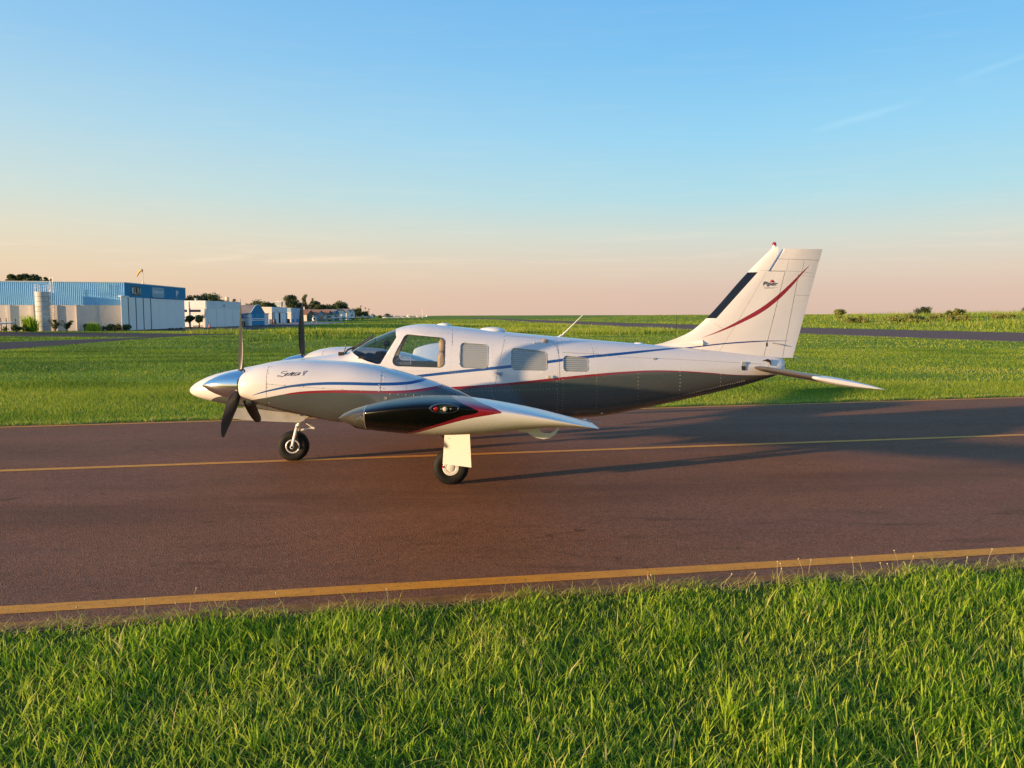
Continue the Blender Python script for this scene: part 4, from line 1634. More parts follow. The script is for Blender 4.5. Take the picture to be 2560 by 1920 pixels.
def wing_geo():
    gg = G()
    spans = [0.45, 0.7, 1.0, 1.4, 1.8, 2.2, 2.5, 3.2, 4.0, 4.8, 5.3, B0]
    tipphi = [12, 24, 36, 48, 58, 66, 73, 79, 84, 87.5, 90]
    n = len(CHF)
    rows = []
    for b in spans:
        le, ch, dr = wing_sec(b)
        k = 1.0
        t = [(le + ch * f, b, float(tip_top(f)) - dr) for f in CHF]
        u = [(le + ch * f, b, float(tip_bot(f)) - dr) for f in CHF]
        rows.append((t, u))
    for ph in tipphi:
        p = R(ph)
        t, u = [], []
        for f in CHF:
            e = float(ext_b(f))
            zr_, zt_, zb_ = float(crease(f)), float(tip_top(f)), float(tip_bot(f))
            bb = B0 + e * math.sin(p)
            c = math.cos(p)
            t.append((2.752 + 1.74 * f, bb, zr_ + (zt_ - zr_) * c ** .8))
            u.append((2.752 + 1.74 * f, bb, zr_ + (zb_ - zr_) * c ** 1.1))
        rows.append((t, u))
    V, F = [], []
    for t, u in rows:
        V += t + u
    for i in range(len(rows) - 1):
        o, q = i * 2 * n, (i + 1) * 2 * n
        for j in range(n - 1):
            F.append((o + j, o + j + 1, q + j + 1, q + j))
            F.append((o + n + j + 1, o + n + j, q + n + j, q + n + j + 1))
        F.append((o + n - 1, o + 2 * n - 1, q + 2 * n - 1, q + n - 1))
        F.append((o + n, o, q, q + n))
    gg.add(V, F)
    return gg


BK = [(1.15, 3.10), (1.196, 3.214), (1.245, 3.335), (1.296, 3.475), (1.335, 3.580), (1.367, 3.690), (1.385, 3.66), (1.415, 3.585), (1.447, 3.490)]
RD = [(1.15, 3.13), (1.196, 3.262), (1.235, 3.365), (1.274, 3.475), (1.32, 3.640), (1.350, 3.805), (1.357, 3.840), (1.372, 3.82), (1.415, 3.695), (1.447, 3.575)]


def wing_marks(m, a, y, z, c):
    tipm = m.math('GREATER_THAN', m.math('ABSOLUTE', y), 5.50)
    r_ = m.math('MULTIPLY', tipm, m.math('LESS_THAN', a, m.curve(z, RD)))
    c = m.mix(r_, c, (0.20, 0.007, 0.018))
    k = m.math('MULTIPLY', tipm, m.math('LESS_THAN', a, m.curve(z, BK)))
    m.link(m.math('SUBTRACT', 0.5, m.math('MULTIPLY', k, 0.38)), m.b.inputs['Specular IOR Level'])
    m.link(m.math('SUBTRACT', 0.35, m.math('MULTIPLY', k, 0.17)), m.b.inputs['Coat Weight'])
    return m.mix(k, c, BLACK)


WINGP = paint('wing_paint', wing_marks, 0.26, 0.35).m
LENSP = M('clear_lamp_cover', 0.05)
l_t, l_g = LENSP.n.new('ShaderNodeBsdfTransparent'), LENSP.n.new('ShaderNodeBsdfGlossy')
l_t.inputs[0].default_value = (0.62, 0.60, 0.56, 1)
l_g.inputs['Roughness'].default_value = 0.06
l_m = LENSP.n.new('ShaderNodeMixShader')
LENSP.link(LENSP.schlick(0.08), l_m.inputs[0])
LENSP.link(l_t.outputs[0], l_m.inputs[1])
LENSP.link(l_g.outputs[0], l_m.inputs[2])
l_d = LENSP.n.new('ShaderNodeBsdfDiffuse')
l_d.inputs[0].default_value = (0.12, 0.115, 0.10, 1)
l_m2 = LENSP.n.new('ShaderNodeMixShader')
l_m2.inputs[0].default_value = 0.30
LENSP.link(l_m.outputs[0], l_m2.inputs[1])
LENSP.link(l_d.outputs[0], l_m2.inputs[2])
LENSP.link(l_m2.outputs[0], LENSP.out.inputs[0])

for side in (-1, 1):
    gg = wing_geo()
    gg.v = [(x, side * y, z) for x, y, z in gg.v]
    me = bpy.data.meshes.new('wing')
    me.from_pydata(gg.v, [], gg.f)
    bm = bmesh.new()
    bm.from_mesh(me)
    bmesh.ops.remove_doubles(bm, verts=bm.verts, dist=1e-5)
    bmesh.ops.recalc_face_normals(bm, faces=bm.faces)
    tipf = [f for f in bm.faces if abs(f.calc_center_median().y) > 5.4]
    bmesh.ops.bisect_plane(bm, geom=tipf + list({e for f in tipf for e in f.edges}) + list({v for f in tipf for v in f.verts}), dist=1e-6, plane_co=(2.942, 0, 1.29), plane_no=(1, 0, -.04))
    lens_f = [f for f in bm.faces if abs(f.calc_center_median().y) > B0 - .02]
    lens_f = [f for f in lens_f if (f.calc_center_median().x - 2.942) - .04 * (f.calc_center_median().z - 1.29) < 0]
    lb = bm.copy()
    idx = {f.index for f in lens_f}
    bmesh.ops.delete(bm, geom=lens_f, context='FACES')
    lb.faces.ensure_lookup_table()
    bm.to_mesh(me)
    bm.free()
    wing = finish('wing', me, WINGP, plane, angle=34, fix=False)
    keep_idx = idx
    bm2 = lb
    bmesh.ops.delete(bm2, geom=[f for f in bm2.faces if f.index not in keep_idx], context='FACES')
    me2 = bpy.data.meshes.new('landing_light_cover')
    bm2.to_mesh(me2)
    bm2.free()
    finish('landing_light_cover', me2, LENSP.m, wing, angle=34, fix=False)
    # bulkhead and lamp behind the clear cover
    gg = G()
    fs = np.linspace(0, 1, 10)
    f0 = (2.962 - 2.752) / 1.74
    sec = []
    for ph in (0, 30, 50, 68, 80, 88):
        p = R(ph)
        zr_, zt_, e = float(crease(f0)), float(tip_top(f0)), float(ext_b(f0))
        sec.append((2.958, side * (B0 - .01 + (e - .006) * math.sin(p)), zr_ + (zt_ - zr_ - .004) * math.cos(p) ** .8))
    for ph in (88, 80, 68, 50, 30, 0):
        p = R(ph)
        zr_, zb_, e = float(crease(f0)), float(tip_bot(f0)), float(ext_b(f0))
        sec.append((2.958, side * (B0 - .01 + (e - .006) * math.sin(p)), zr_ + (zb_ - zr_ + .004) * math.cos(p) ** 1.1))
    gg.add(sec, [tuple(range(len(sec)))])
    zq = [(2.80, 1.285), (2.86, 1.32), (2.958, 1.335), (2.958, 1.235), (2.86, 1.25)]
    gg.slab(zq, side * (B0 - .005), side * (B0 + .005))
    gg.build('lamp_bulkhead', plain('lamp_housing_grey', (0.15, 0.145, 0.13), 0.5), wing, smooth=False)
    gg = G()
    gg.lathe([(-.05, .036), (-.03, .038), (.0, .020), (.01, .0)], (2.93, side * (B0 + .055), 1.288), (1, 0, 0), 18)
    gg.build('landing_light', CHROME, wing)
    gg = G()
    f0_ = (2.945 - 2.752) / 1.74
    rim = []
    for ph in list(np.linspace(0, 90, 12)):
        p = R(ph)
        rim.append((2.945 + .0, side * (B0 + float(ext_b(f0_)) * math.sin(p) + .001), float(crease(f0_)) + (float(tip_top(f0_)) - float(crease(f0_))) * math.cos(p) ** .8))
    for ph in list(np.linspace(88, 0, 12)):
        p = R(ph)
        rim.append((2.945 + .0, side * (B0 + float(ext_b(f0_)) * math.sin(p) + .001), float(crease(f0_)) + (float(tip_bot(f0_)) - float(crease(f0_))) * math.cos(p) ** 1.1))
    gg.tube(rim, .0028, 5)
    gg.build('lamp_cover_rim', METAL, wing)
    # position and strobe light in its moulded oval
    yb = side * (B0 + .345)
    zl = 1.386
    oval = [(3.385, 0), (3.40, .016), (3.43, .027), (3.47, .031), (3.51, .028), (3.545, .019), (3.563, .007), (3.563, -.006), (3.545, -.017), (3.51, -.026), (3.47, -.030), (3.43, -.027), (3.40, -.016)]
    gg = G()
    rr2 = []
    for o_, s_ in ((0.0, 1.18), (.012, 1.10), (.020, 1.0), (.013, .93), (.006, .90)):
        rr2.append([(3.473 + (x - 3.473) * s_, yb + side * o_, zl + z * s_ - (x - 3.473) * .03) for x, z in oval])
    gg.rings(rr2, cap0=False)
    lamp = gg.build('position_light', M('gloss_black_plastic', 0.15, 0, .5, (0.02, 0.024, 0.028)).m, wing)
    gg = G()
    gg.ell((3.416, yb + side * .006, zl), .019, .012, .019, 16, 10)
    gg.build('red_lens' if side < 0 else 'green_lens', M('red_lens', 0.08, 0, .6, (0.26, 0.004, 0.008) if side < 0 else (0.01, .3, .06)).m, wing)
    gg = G()
    gg.lathe([(0, .015), (.009, .015), (.013, .010), (.014, 0)], (3.476, yb + side * .006, zl - .001), (0, side, 0), 16)
    gg.build('strobe_lens', plain('frosted_strobe', (0.50, 0.42, 0.33), 0.3), wing)
    for x in (3.451, 3.512):
        gg = G()
        gg.lathe([(0, .005), (.006, .005), (.007, 0)], (x, yb + side * .007, zl - .001), (0, side, 0), 10)
        gg.build('lens_screw', METAL, wing)
    # flap hinge arm and static wick
    gg = G()
    arc_o = [(4.13, 1.045), (4.165, .992), (4.225, .958), (4.29, .946), (4.345, .955), (4.39, .985), (4.422, 1.035)]
    arc_i = [(4.405, 1.045), (4.385, 1.015), (4.355, .999), (4.30, .996), (4.265, 1.012), (4.245, 1.045)]
    b_ = 4.4
    yb2 = side * b_
    P = arc_o + arc_i
    no = len(arc_o)
    # plate with an opening: outer arc against inner arc, as a strip with thickness
    k = 12
    def samp(L, t):
        f = t * (len(L) - 1)
        i = min(int(f), len(L) - 2)
        u = f - i
        return (L[i][0] + (L[i + 1][0] - L[i][0]) * u, L[i][1] + (L[i + 1][1] - L[i][1]) * u)
    ring = []
    for i in range(k + 1):
        o1, i1 = samp(arc_o, i / k), samp(arc_i[::-1], i / k)
        ring.append([(o1[0], yb2 - .009, o1[1]), (o1[0], yb2 + .009, o1[1]), (i1[0], yb2 + .009, i1[1]), (i1[0], yb2 - .009, i1[1])])
    gg.rings(ring)
    gg.build('flap_hinge_arm', WHITE2, wing, angle=25)
    gg = G()
    gg.rings([[(a, yb2 + w_ * math.cos(p), zc_ + h_ * math.sin(p)) for p in np.linspace(0, 2 * math.pi, 14, endpoint=False)] for a, w_, zc_, h_ in ((4.03, .004, 1.04, .004), (4.08, .02, 1.035, .022), (4.15, .026, 1.03, .03), (4.22, .012, 1.035, .02))])
    gg.build('hinge_fairing', WHITE2, wing)
    gg = G()
    gg.tube([(4.485, side * 5.35, 1.232), (4.54, side * 5.36, 1.215), (4.60, side * 5.36, 1.205)], .0035, 6)
    gg.box(4.47, 4.49, side * 5.36 - .02, side * 5.36 + .02, 1.225, 1.236)
    gg.build('static_wick', METAL, wing)

# ---------------------------------------------------------------- fin and rudder
FIN_LE = pchip([(1.36, 5.6), (1.50, 5.9), (1.575, 6.36), (1.60, 6.47), (1.671, 6.681), (1.76, 6.874), (1.85, 6.99), (1.947, 7.094), (2.588, 7.671), (2.942, 8.03)])
HINGE = lambda z: 7.91 + (z - 1.40) * (8.184 - 7.91) / (2.595 - 1.40)
HORN = lambda z: 7.953 + (z - 2.611) * (8.128 - 7.953) / (2.93 - 2.611)
TE = lambda z: (8.36 + (z - 1.389) * (8.702 - 8.36) / (2.76 - 1.389)) if z < 2.76 else (8.706 + (z - 2.76) * (8.742 - 8.706) / (2.905 - 2.76))


def fin_th(a, z):
    le = max(float(FIN_LE(z)), 7.05 - (2.0 - z) * .9 if z < 1.9 else 0)
    te = TE(z)
    u = min(1, max(0, (a - le) / (te - le)))
    T = .060 * (1.25 - .28 * (z - 1.4))
    t = T * (2.6 * math.sqrt(max(u, 0)) * (1 - u) ** .9 + .03 * (1 - u))
    t = min(t, T) + .0012
    # fat fillet towards the root
    return t + max(0.0, (1.62 - z)) ** 2 * .35 * (1 - u)


def plate_grid(zs, le, te, nu=16, th=fin_th):
    gg = G()
    V, F = [], []
    us = (1 - np.cos(np.linspace(0, math.pi / 2, nu))) if True else None
    us = np.concatenate([us[:6] , np.linspace(us[6], 1, nu - 6)])
    for sgn in (-1, 1):
        o = len(V)
        for z in zs:
            for u in us:
                a = le(z) + (te(z) - le(z)) * u
                V.append((a, sgn * th(a, z), z))
        for i in range(len(zs) - 1):
            for j in range(nu - 1):
                q = (o + i * nu + j, o + i * nu + j + 1, o + (i + 1) * nu + j + 1, o + (i + 1) * nu + j)
                F.append(q if sgn < 0 else q[::-1])
    m_ = len(zs) * nu
    for i in range(len(zs) - 1):
        F.append((i * nu, (i + 1) * nu, m_ + (i + 1) * nu, m_ + i * nu))
        F.append((i * nu + nu - 1, m_ + i * nu + nu - 1, m_ + (i + 1) * nu + nu - 1, (i + 1) * nu + nu - 1))
    for j in range(nu - 1):
        F.append((j, m_ + j, m_ + j + 1, j + 1))
        t = (len(zs) - 1) * nu
        F.append((t + j, t + j + 1, m_ + t + j + 1, m_ + t + j))
    gg.add(V, F)
    return gg


def fin_marks(m, a, y, z, c):
    zs_ = m.curve(a, [(7.019, 1.678), (7.291, 1.778), (7.619, 1.931), (7.882, 2.077), (8.078, 2.223), (8.274, 2.401), (8.436, 2.571), (8.566, 2.70)])
    hw_ = m.curve(a, [(7.019, 0.001), (7.3, .012), (7.62, .028), (7.88, .037), (8.078, .039), (8.274, .032), (8.436, .017), (8.566, 0.0)])
    k = m.math('MULTIPLY', m.math('LESS_THAN', m.math('ABSOLUTE', m.math('SUBTRACT', z, zs_)), hw_), m.between(a, 7.019, 8.566))
    c = m.mix(k, c, RED)
    zb = m.curve(a, [(6.6, 1.520), (6.80, 1.535), (6.95, 1.550), (7.265, 1.586), (7.583, 1.610), (7.937, 1.626), (8.294, 1.629)])
    hb = m.curve(a, [(6.6, .008), (7.0, .0085), (7.6, .009), (7.95, .006), (8.294, 0.001)])
    k = m.math('MULTIPLY', m.math('LESS_THAN', m.math('ABSOLUTE', m.math('SUBTRACT', z, zb)), hb), m.between(a, 6.6, 8.294))
    c = m.mix(k, c, (0.010, 0.03, 0.16))
    le = m.math('ADD', m.math('MULTIPLY', m.math('SUBTRACT', z, 1.947), (7.671 - 7.094) / (2.588 - 1.947)), 7.094)
    k = m.math('MULTIPLY', m.between(z, 1.947, 2.588), m.math('LESS_THAN', m.math('SUBTRACT', a, le), 0.128))
    return m.mix(k, c, (0.004, 0.004, 0.006))


FINP = paint('fin_paint', fin_marks, 0.32, 0.2).m
zs = list(np.linspace(1.36, 1.60, 7)) + list(np.linspace(1.66, 2.600, 17))
gg = plate_grid(zs, lambda z: float(FIN_LE(z)), HINGE)
g2 = plate_grid(list(np.linspace(2.600, 2.942, 8)), lambda z: float(FIN_LE(z)), lambda z: min(HORN(z), 8.087))
gg.add(g2.v, g2.f)
fin = gg.build('tail_fin', FINP, plane, angle=40)
zs = list(np.linspace(1.388, 2.588, 14))
gg = plate_grid(zs, lambda z: HINGE(z) + .009, TE)
g2 = plate_grid(list(np.linspace(2.604, 2.915, 8)), lambda z: HORN(z) + .040 + .018 * (z - 2.6) / .3, TE)
g2b = plate_grid([2.588, 2.604], lambda z: HINGE(2.588) + .009, TE)
gg.add(g2.v, g2.f)
gg.add(g2b.v, g2b.f)
rud = gg.build('rudder', FINP, plane, angle=40)
# seams and hinges on fin and rudder
gs = G()


def fin_pt(a, z, o=0.0):
    return (a, -(fin_th(a, z) + o), z)


def fin_seam(L, r=0.002):
    P = []
    for (a0, z0), (a1, z1) in zip(L[:-1], L[1:]):
        k = max(2, int(math.dist((a0, z0), (a1, z1)) / .06))
        P += [fin_pt(a0 + (a1 - a0) * i / k, z0 + (z1 - z0) * i / k, -r * .4) for i in range(k)]
    P.append(fin_pt(*L[-1], -r * .4))
    gs = G()
    gs.tube(P, r, 5)
    gs.build('tail_seam', SEAM, fin, fix=False)


for L, r in (([(7.83, 2.612), (8.36, 2.605), (8.60, 2.58)], .0022), ([(8.06, 2.775), (8.69, 2.762)], .0028), ([(8.24, 2.76), (8.21, 2.62)], .0016), ([(8.47, 2.755), (8.44, 2.60)], .0016),
             ([(8.39, 2.57), (8.20, 1.40)], .0026), ([(8.36, 2.27), (8.57, 2.265)], .0018), ([(8.41, 2.545), (8.64, 2.535)], .0014), ([(7.92, 2.59), (7.55, 1.95), (7.26, 1.48)], .0014), ([(7.09, 1.94), (7.31, 1.80)], .0014)):
    fin_seam(L, r)
gs.build('tail_seam', SEAM, fin, fix=False)
for z in (2.50, 1.975, 1.58):
    gh = G()
    a = HINGE(z)
    gh.box(a - .008, a + .014, -.052, .052, z - .028, z + .026)
    gh.build('rudder_hinge', DARK, fin)
gh = G()
for i in range(40):
    a = 6.95 + i * .024
    gh.ell(fin_pt(a, 1.465 + .0 * a - (a - 6.95) * .045), .003, .002, .003, 6, 4)
for a, z in [(7.13, 1.90), (7.19, 1.86), (7.25, 1.82), (7.36, 1.77), (7.31, 1.66), (7.28, 1.55), (7.72, 1.66), (7.80, 1.66), (7.1, 1.53), (7.2, 1.515), (7.85, 1.55)]:
    gh.ell(fin_pt(a, z), .0055, .003, .0055, 6, 4)
gh.build('tail_rivets', plain('rivet_dull', (0.45, 0.43, 0.40), 0.4, 0.4), fin, fix=False, kind='stuff')
gh = G()
gh.add([(6.82, -(fin_th(6.82, 1.60) + .002), 1.60), (7.02, -(fin_th(7.02, 1.63) + .002), 1.645), (7.02, -(fin_th(7.02, 1.55) + .002), 1.56), (7.02, -(fin_th(7.02, 1.60) + .04), 1.60)], [(0, 3, 1), (0, 2, 3), (1, 3, 2)])
gh.build('fin_air_scoop', WHITE2, fin, smooth=False)
gh = G()
gh.tube([(8.03, -.055, 1.60), (8.12, -.06, 1.585), (8.26, -.035, 1.555)], .006, 6)
gh.build('trim_rod', METAL, rud)
gh = G()
gh.tube([(8.36, 0, 1.395), (8.44, 0, 1.375)], .004, 5)
gh.build('static_wick', METAL, rud)
gh = G()
gh.lathe([(-.01, .030), (.025, .030), (.03, .026)], (8.045, 0, 2.93), (0, 0, 1), 16)
bea = gh.build('beacon', WHITE2, fin)
gh = G()
gh.lathe([(.03, .029), (.055, .029), (.072, .022), (.082, .009), (.083, 0)], (8.045, 0, 2.93), (0, 0, 1), 16)
gh.build('beacon_lens', M('beacon_red', 0.15, 0, .5, (0.22, 0.012, 0.012)).m, fin)

# maker's name on the fin: heavy slanted letters under a red and black triangle, a thin motto below
V2, F2 = text_mesh('Piper', 0.076, shear=0.24, offset=0.0012, spacing=1.02)
w_ = max(v[0] for v in V2)
sx = 0.214 / w_
gg = G()
gg.add([(7.863 + x * sx, -(fin_th(7.863 + x * sx, 2.406 + y) + .0065), 2.406 + y - x * sx * .014) for x, y in V2], F2)
gg.build('maker_lettering', plain('black_ink', (0.010, 0.010, 0.012), 0.45), fin, smooth=False, fix=False)
gg = G()
tri = [(7.962, 2.447), (8.001, 2.490), (8.012, 2.447)]
gg.add([(a, -(fin_th(a, z) + .0065), z) for a, z in tri], [(0, 2, 1)])
gg.build('logo_triangle', plain('logo_red', (0.50, 0.012, 0.02), 0.4), fin, smooth=False, fix=False)
gg = G()
tri = [(8.012, 2.447), (8.001, 2.490), (8.038, 2.445)]
gg.add([(a, -(fin_th(a, z) + .0065), z) for a, z in tri], [(0, 2, 1)])
gg.build('logo_triangle', plain('logo_dark', (0.05, 0.008, 0.012), 0.4), fin, smooth=False, fix=False)
V2, F2 = text_mesh('FREEDOM OF FLIGHT', 0.020, shear=0.2)
w_ = max(v[0] for v in V2)
gg = G()
gg.add([(7.89 + x / w_ * .14, -(fin_th(7.89 + x / w_ * .14, 2.362 + y) + .0065), 2.362 + y) for x, y in V2], F2)
gg.slab([(7.865, 2.382), (8.075, 2.379), (8.075, 2.3805), (7.865, 2.3835)], -fin_th(7.97, 2.38) - .003, -.02)
gg.build('motto_lettering', plain('grey_ink', (0.22, 0.19, 0.17), 0.5), fin, smooth=False, fix=False)

# ---------------------------------------------------------------- stabilator: all-moving, drooped at the trailing edge
STZ = 1.262
gg = G()
rows = []
for b, ins in [(-2.06, .9), (-2.055, .55), (-2.03, .25), (-1.98, .06), (-1.92, 0)] + [(b, 0) for b in np.linspace(-1.7, 1.7, 15)] + [(1.92, 0), (1.98, .06), (2.03, .25), (2.055, .55), (2.06, .9)]:
    t, u = [], []
    le = 7.735 - .0 * abs(b)
    ch = .885
    for f in np.concatenate([[0, .01, .03, .06, .1], np.linspace(.16, 1, 14)]):
        th_ = .047 * ch * (2.6 * math.sqrt(f) * (1 - f) ** .85) * (1 - ins * .9)
        f2 = f if ins == 0 else .5 * ins * .12 + f * (1 - .10 * ins)
        a = le + ch * f2
        z = STZ - (a - le) * math.tan(R(9.5))
        t.append((a, b, z + th_))
        u.append((a, b, z - th_))
    rows.append(t + u[::-1])
gg.rings(rows)
stab = gg.build('stabilator', None or paint('stabilator_paint', lambda m, a, y, z, c: m.mix(m.math('LESS_THAN', m.math('SUBTRACT', a, 7.735), m.math('ADD', 0.05, 0.0)), c, c), 0.3, 0.35, (0.74, 0.73, 0.72)).m, plane, angle=40)
# de-icing boot on its leading edge, inboard of the tip
gg = G()
rows = []
for b in np.linspace(-1.965, -.16, 12):
    ring = []
    for f in [.16, .11, .07, .04, .02, .006, 0]:
        th_ = .047 * .885 * (2.6 * math.sqrt(f) * (1 - f) ** .85) + .0015
        a = 7.735 + .885 * f - (.0015 if f < .01 else 0)
        ring.append((a, b, STZ - (a - 7.735) * math.tan(R(9.5)) + th_))
    for f in [.006, .02, .04, .07, .11, .16]:
        th_ = .047 * .885 * (2.6 * math.sqrt(f) * (1 - f) ** .85) + .0015
        a = 7.735 + .885 * f - (.0015 if f < .01 else 0)
        ring.append((a, b, STZ - (a - 7.735) * math.tan(R(9.5)) - th_))
    rows.append(ring)
gg2 = G()
n_ = len(rows[0])
V = [p for r_ in rows for p in r_]
F = [(i * n_ + j, i * n_ + j + 1, (i + 1) * n_ + j + 1, (i + 1) * n_ + j) for i in range(len(rows) - 1) for j in range(n_ - 1)]
gg2.add(V, F)
gg2.add([(x, -y, z) for x, y, z in V], [f[::-1] for f in F])
BOOT = M('deicing_boot', 0.35, 0.0, 0.0, (0.055, 0.042, 0.035)).m
gg2.build('deicing_boot', BOOT, stab, fix=False)
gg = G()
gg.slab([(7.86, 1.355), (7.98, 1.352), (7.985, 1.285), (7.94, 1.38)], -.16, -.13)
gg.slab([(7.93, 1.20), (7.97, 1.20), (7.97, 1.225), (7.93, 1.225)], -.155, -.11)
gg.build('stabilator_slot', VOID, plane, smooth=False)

# ---------------------------------------------------------------- landing gear
TYRE = M('tyre_rubber', 0.7)
TYRE.b.inputs['Specular IOR Level'].default_value = 0.25
tv = TYRE.obj()
TYRE.base(TYRE.mix(TYRE.ramp(TYRE.noise(tv, 14, 5, .7), [(.35, 0.0), (.7, 1.0)]), (0.005, 0.005, 0.005), (0.013, 0.012, 0.011)))
TYRE.bump(TYRE.noise(tv, 60, 3), .2, .004)
TYRE = TYRE.m


def tyre_prof(r=.209, w=.150, rim=.095):
    h = w / 2
    P = [(-h * .70, rim), (-h * .88, rim + .012), (-h * .99, rim + .04), (-h, rim + .062), (-h * .95, r - .040), (-h * .84, r - .020), (-h * .66, r - .008)]
    # ribbed tread: shallow grooves
    tread = []
    for t in (-.62, -.36, -.12, .12, .36):
        tread += [(h * t, r - .001), (h * (t + .19), r - .001 + .001), (h * (t + .20), r - .007), (h * (t + .235), r - .007)]
    tread.append((h * .62, r - .001))
    Q = P + tread
    Q += [(-a, b) for a, b in P[::-1]]
    return Q


def wheel(name, c, parent, hubmat, cap):
    g_ = G()
    g_.lathe(tyre_prof(), c, (0, 1, 0), 48)
    w = g_.build('tyre', TYRE, parent, angle=30)
    for s_ in (-1, 1):
        g_ = G()
        if cap:
            g_.lathe([(.045, .100), (.062, .098), (.070, .090), (.070, .060), (.064, .052), (.070, .048), (.074, .040), (.075, 0)], c, (0, s_, 0), 32)
        else:
            g_.lathe([(.035, .097), (.062, .097), (.066, .088), (.062, .078), (.040, .072), (.036, .056), (.046, .052), (.046, .034), (.040, .03), (.040, 0)], c, (0, s_, 0), 32)
        g_.build('wheel_rim', hubmat, parent, angle=28)
    return w


RIMW = plain('rim_white', (0.72, 0.70, 0.66), 0.35, 0.1)
RIMG = plain('rim_grey', (0.55, 0.53, 0.53), 0.4, 0.35)
REDP = plain('red_slip_mark', (0.5, 0.01, 0.02), 0.5)
# nose gear
GDP = weathered('gear_door_paint', (0.42, 0.41, 0.38), 0.4, 5, 0.45)
NW = (1.358, 0.0, 0.2085)
ng = empty('nose_gear', (0, 0, 0))
ng.parent = plane
w = wheel('nose_wheel', NW, ng, RIMG, False)
w.name = 'nose_tyre'
gg = G()
for s_ in (-1, 1):
    gg.rings([[(x + rx * math.cos(p), s_ * yy_ + ry * math.sin(p), z + rz * math.cos(p) * -.35) for p in np.linspace(0, 2 * math.pi, 14, endpoint=False)]
              for x, yy_, z, rx, ry, rz in ((1.356, .108, .205, .018, .012, .02), (1.366, .108, .25, .017, .012, .02), (1.39, .106, .34, .019, .014, .02), (1.413, .098, .43, .021, .016, .02), (1.425, .07, .470, .024, .02, .02), (1.43, .03, .482, .026, .022, .02))])
    gg.lathe([(-.014, .026), (.012, .026), (.014, .02)], (1.357, s_ * .108, .2085), (0, s_, 0), 18)
gg.build('fork', WHITE2, ng)
gg = G()
gg.tube([(1.425, 0, .47), (1.455, 0, .57), (1.50, 0, .72)], .024, 14)
gg.lathe([(0, .036), (.05, .036)], (1.42, 0, .455), (.29, 0, 1), 16)
gg.build('shock_strut', WHITE2, ng)
gg = G()
for s_ in (-.028, .028):
    gg.tube([(1.465, s_, .425), (1.555, s_ * .8, .440), (1.635, s_ * .3, .453)], .011, 8)
    gg.tube([(1.635, s_ * .3, .453), (1.585, s_ * .8, .49), (1.525, s_, .535)], .010, 8)
gg.tube([(1.635, -.03, .453), (1.635, .03, .453)], .014, 10)
gg.build('torque_link', WHITE2, ng)
gg = G()
gg.lathe([(0, .016), (.006, .016), (.008, .008), (.004, .006)], (1.357, -.122, .2085), (0, -1, 0), 14)
gg.build('axle_nut', DARK, ng)
for s_ in (-1, 1):
    gg = G()
    poly = [(.66, .765), (.615, .62), (.80, .593), (.99, .581), (1.25, .566), (1.484, .556), (1.545, .585), (1.572, .628), (1.40, .675), (1.1, .715)]
    gg.slab(poly, s_ * .205, s_ * .212)
    gg.build('gear_door', GDP, ng, smooth=False)
gg = G()
gg.tube([(1.60, -.02, .66), (1.68, -.02, .63), (1.75, -.02, .645)], .010, 6)
gg.build('drag_brace', DARK, ng)
# main gear, both sides
for side in (-1, 1):
    mg = empty('main_gear', (0, 0, 0))
    mg.parent = plane
    MW = (3.506, side * 1.69, 0.2085)
    w = wheel('main_wheel', MW, mg, RIMW, True)
    w.name = 'main_tyre'
    gg = G()
    gg.tube([(3.58, side * 1.60, .22), (3.58, side * 1.60, .50), (3.575, side * 1.60, .80)], .034, 16)
    gg.tube([(3.506, side * 1.60, .2215), (3.59, side * 1.60, .23)], .026, 12)
    gg.lathe([(0, .045), (.05, .045)], (3.58, side * 1.60, .44), (0, 0, 1), 16)
    gg.build('shock_strut', WHITE2, mg)
    gg = G()
    gg.tube([(3.60, side * 1.58, .30), (3.68, side * 1.58, .38), (3.60, side * 1.58, .46)], .011, 8)
    gg.build('torque_link', WHITE2, mg)
    gg = G()
    d0, d1 = side * 1.85, side * 1.86
    gg.slab([(3.410, .264), (3.741, .238), (3.725, .60), (3.720, .70), (3.43, .70), (3.434, .60)], d0, d1)
    toe = lambda L: [(x, y + side * ((x - 3.58) * .36), z) for x, y, z in L]
    gg.v = toe(gg.v)
    dr = gg.build('gear_door', WHITEP, mg, smooth=False)
    gg = G()
    gg.slab([(3.447, .482), (3.470, .468), (3.450, .448), (3.458, .467)], d1 + side * .001, d1 + side * .002)
    gg.slab([(3.485, .562), (3.492, .562), (3.492, .572), (3.485, .572)], d1 + side * .001, d1 + side * .003)
    gg.v = toe(gg.v)
    gg.build('chipped_paint', DARK, mg, smooth=False)
    gg = G()
    gg.box(3.402, 3.424, side * 1.69 + side * .062, side * 1.69 + side * .076, .208, .232)
    gg.build('slip_mark', REDP, mg)


# ================================================================ HANGARS AND THE FAR SIDE OF THE AIRFIELD
def wp(px, py, Y):
    d_ = dir_px(px, py)
    t = Y / d_[1]
    return (d_[0] * t, Y, CAM_H + d_[2] * t)


def xat(px, Y):
    return wp(px, 789, Y)[0]


def zat(py, Y):
    return wp(1280, py, Y)[2]


def yat(px, X):
    return X * FPX / (px - 1280) * 1.0


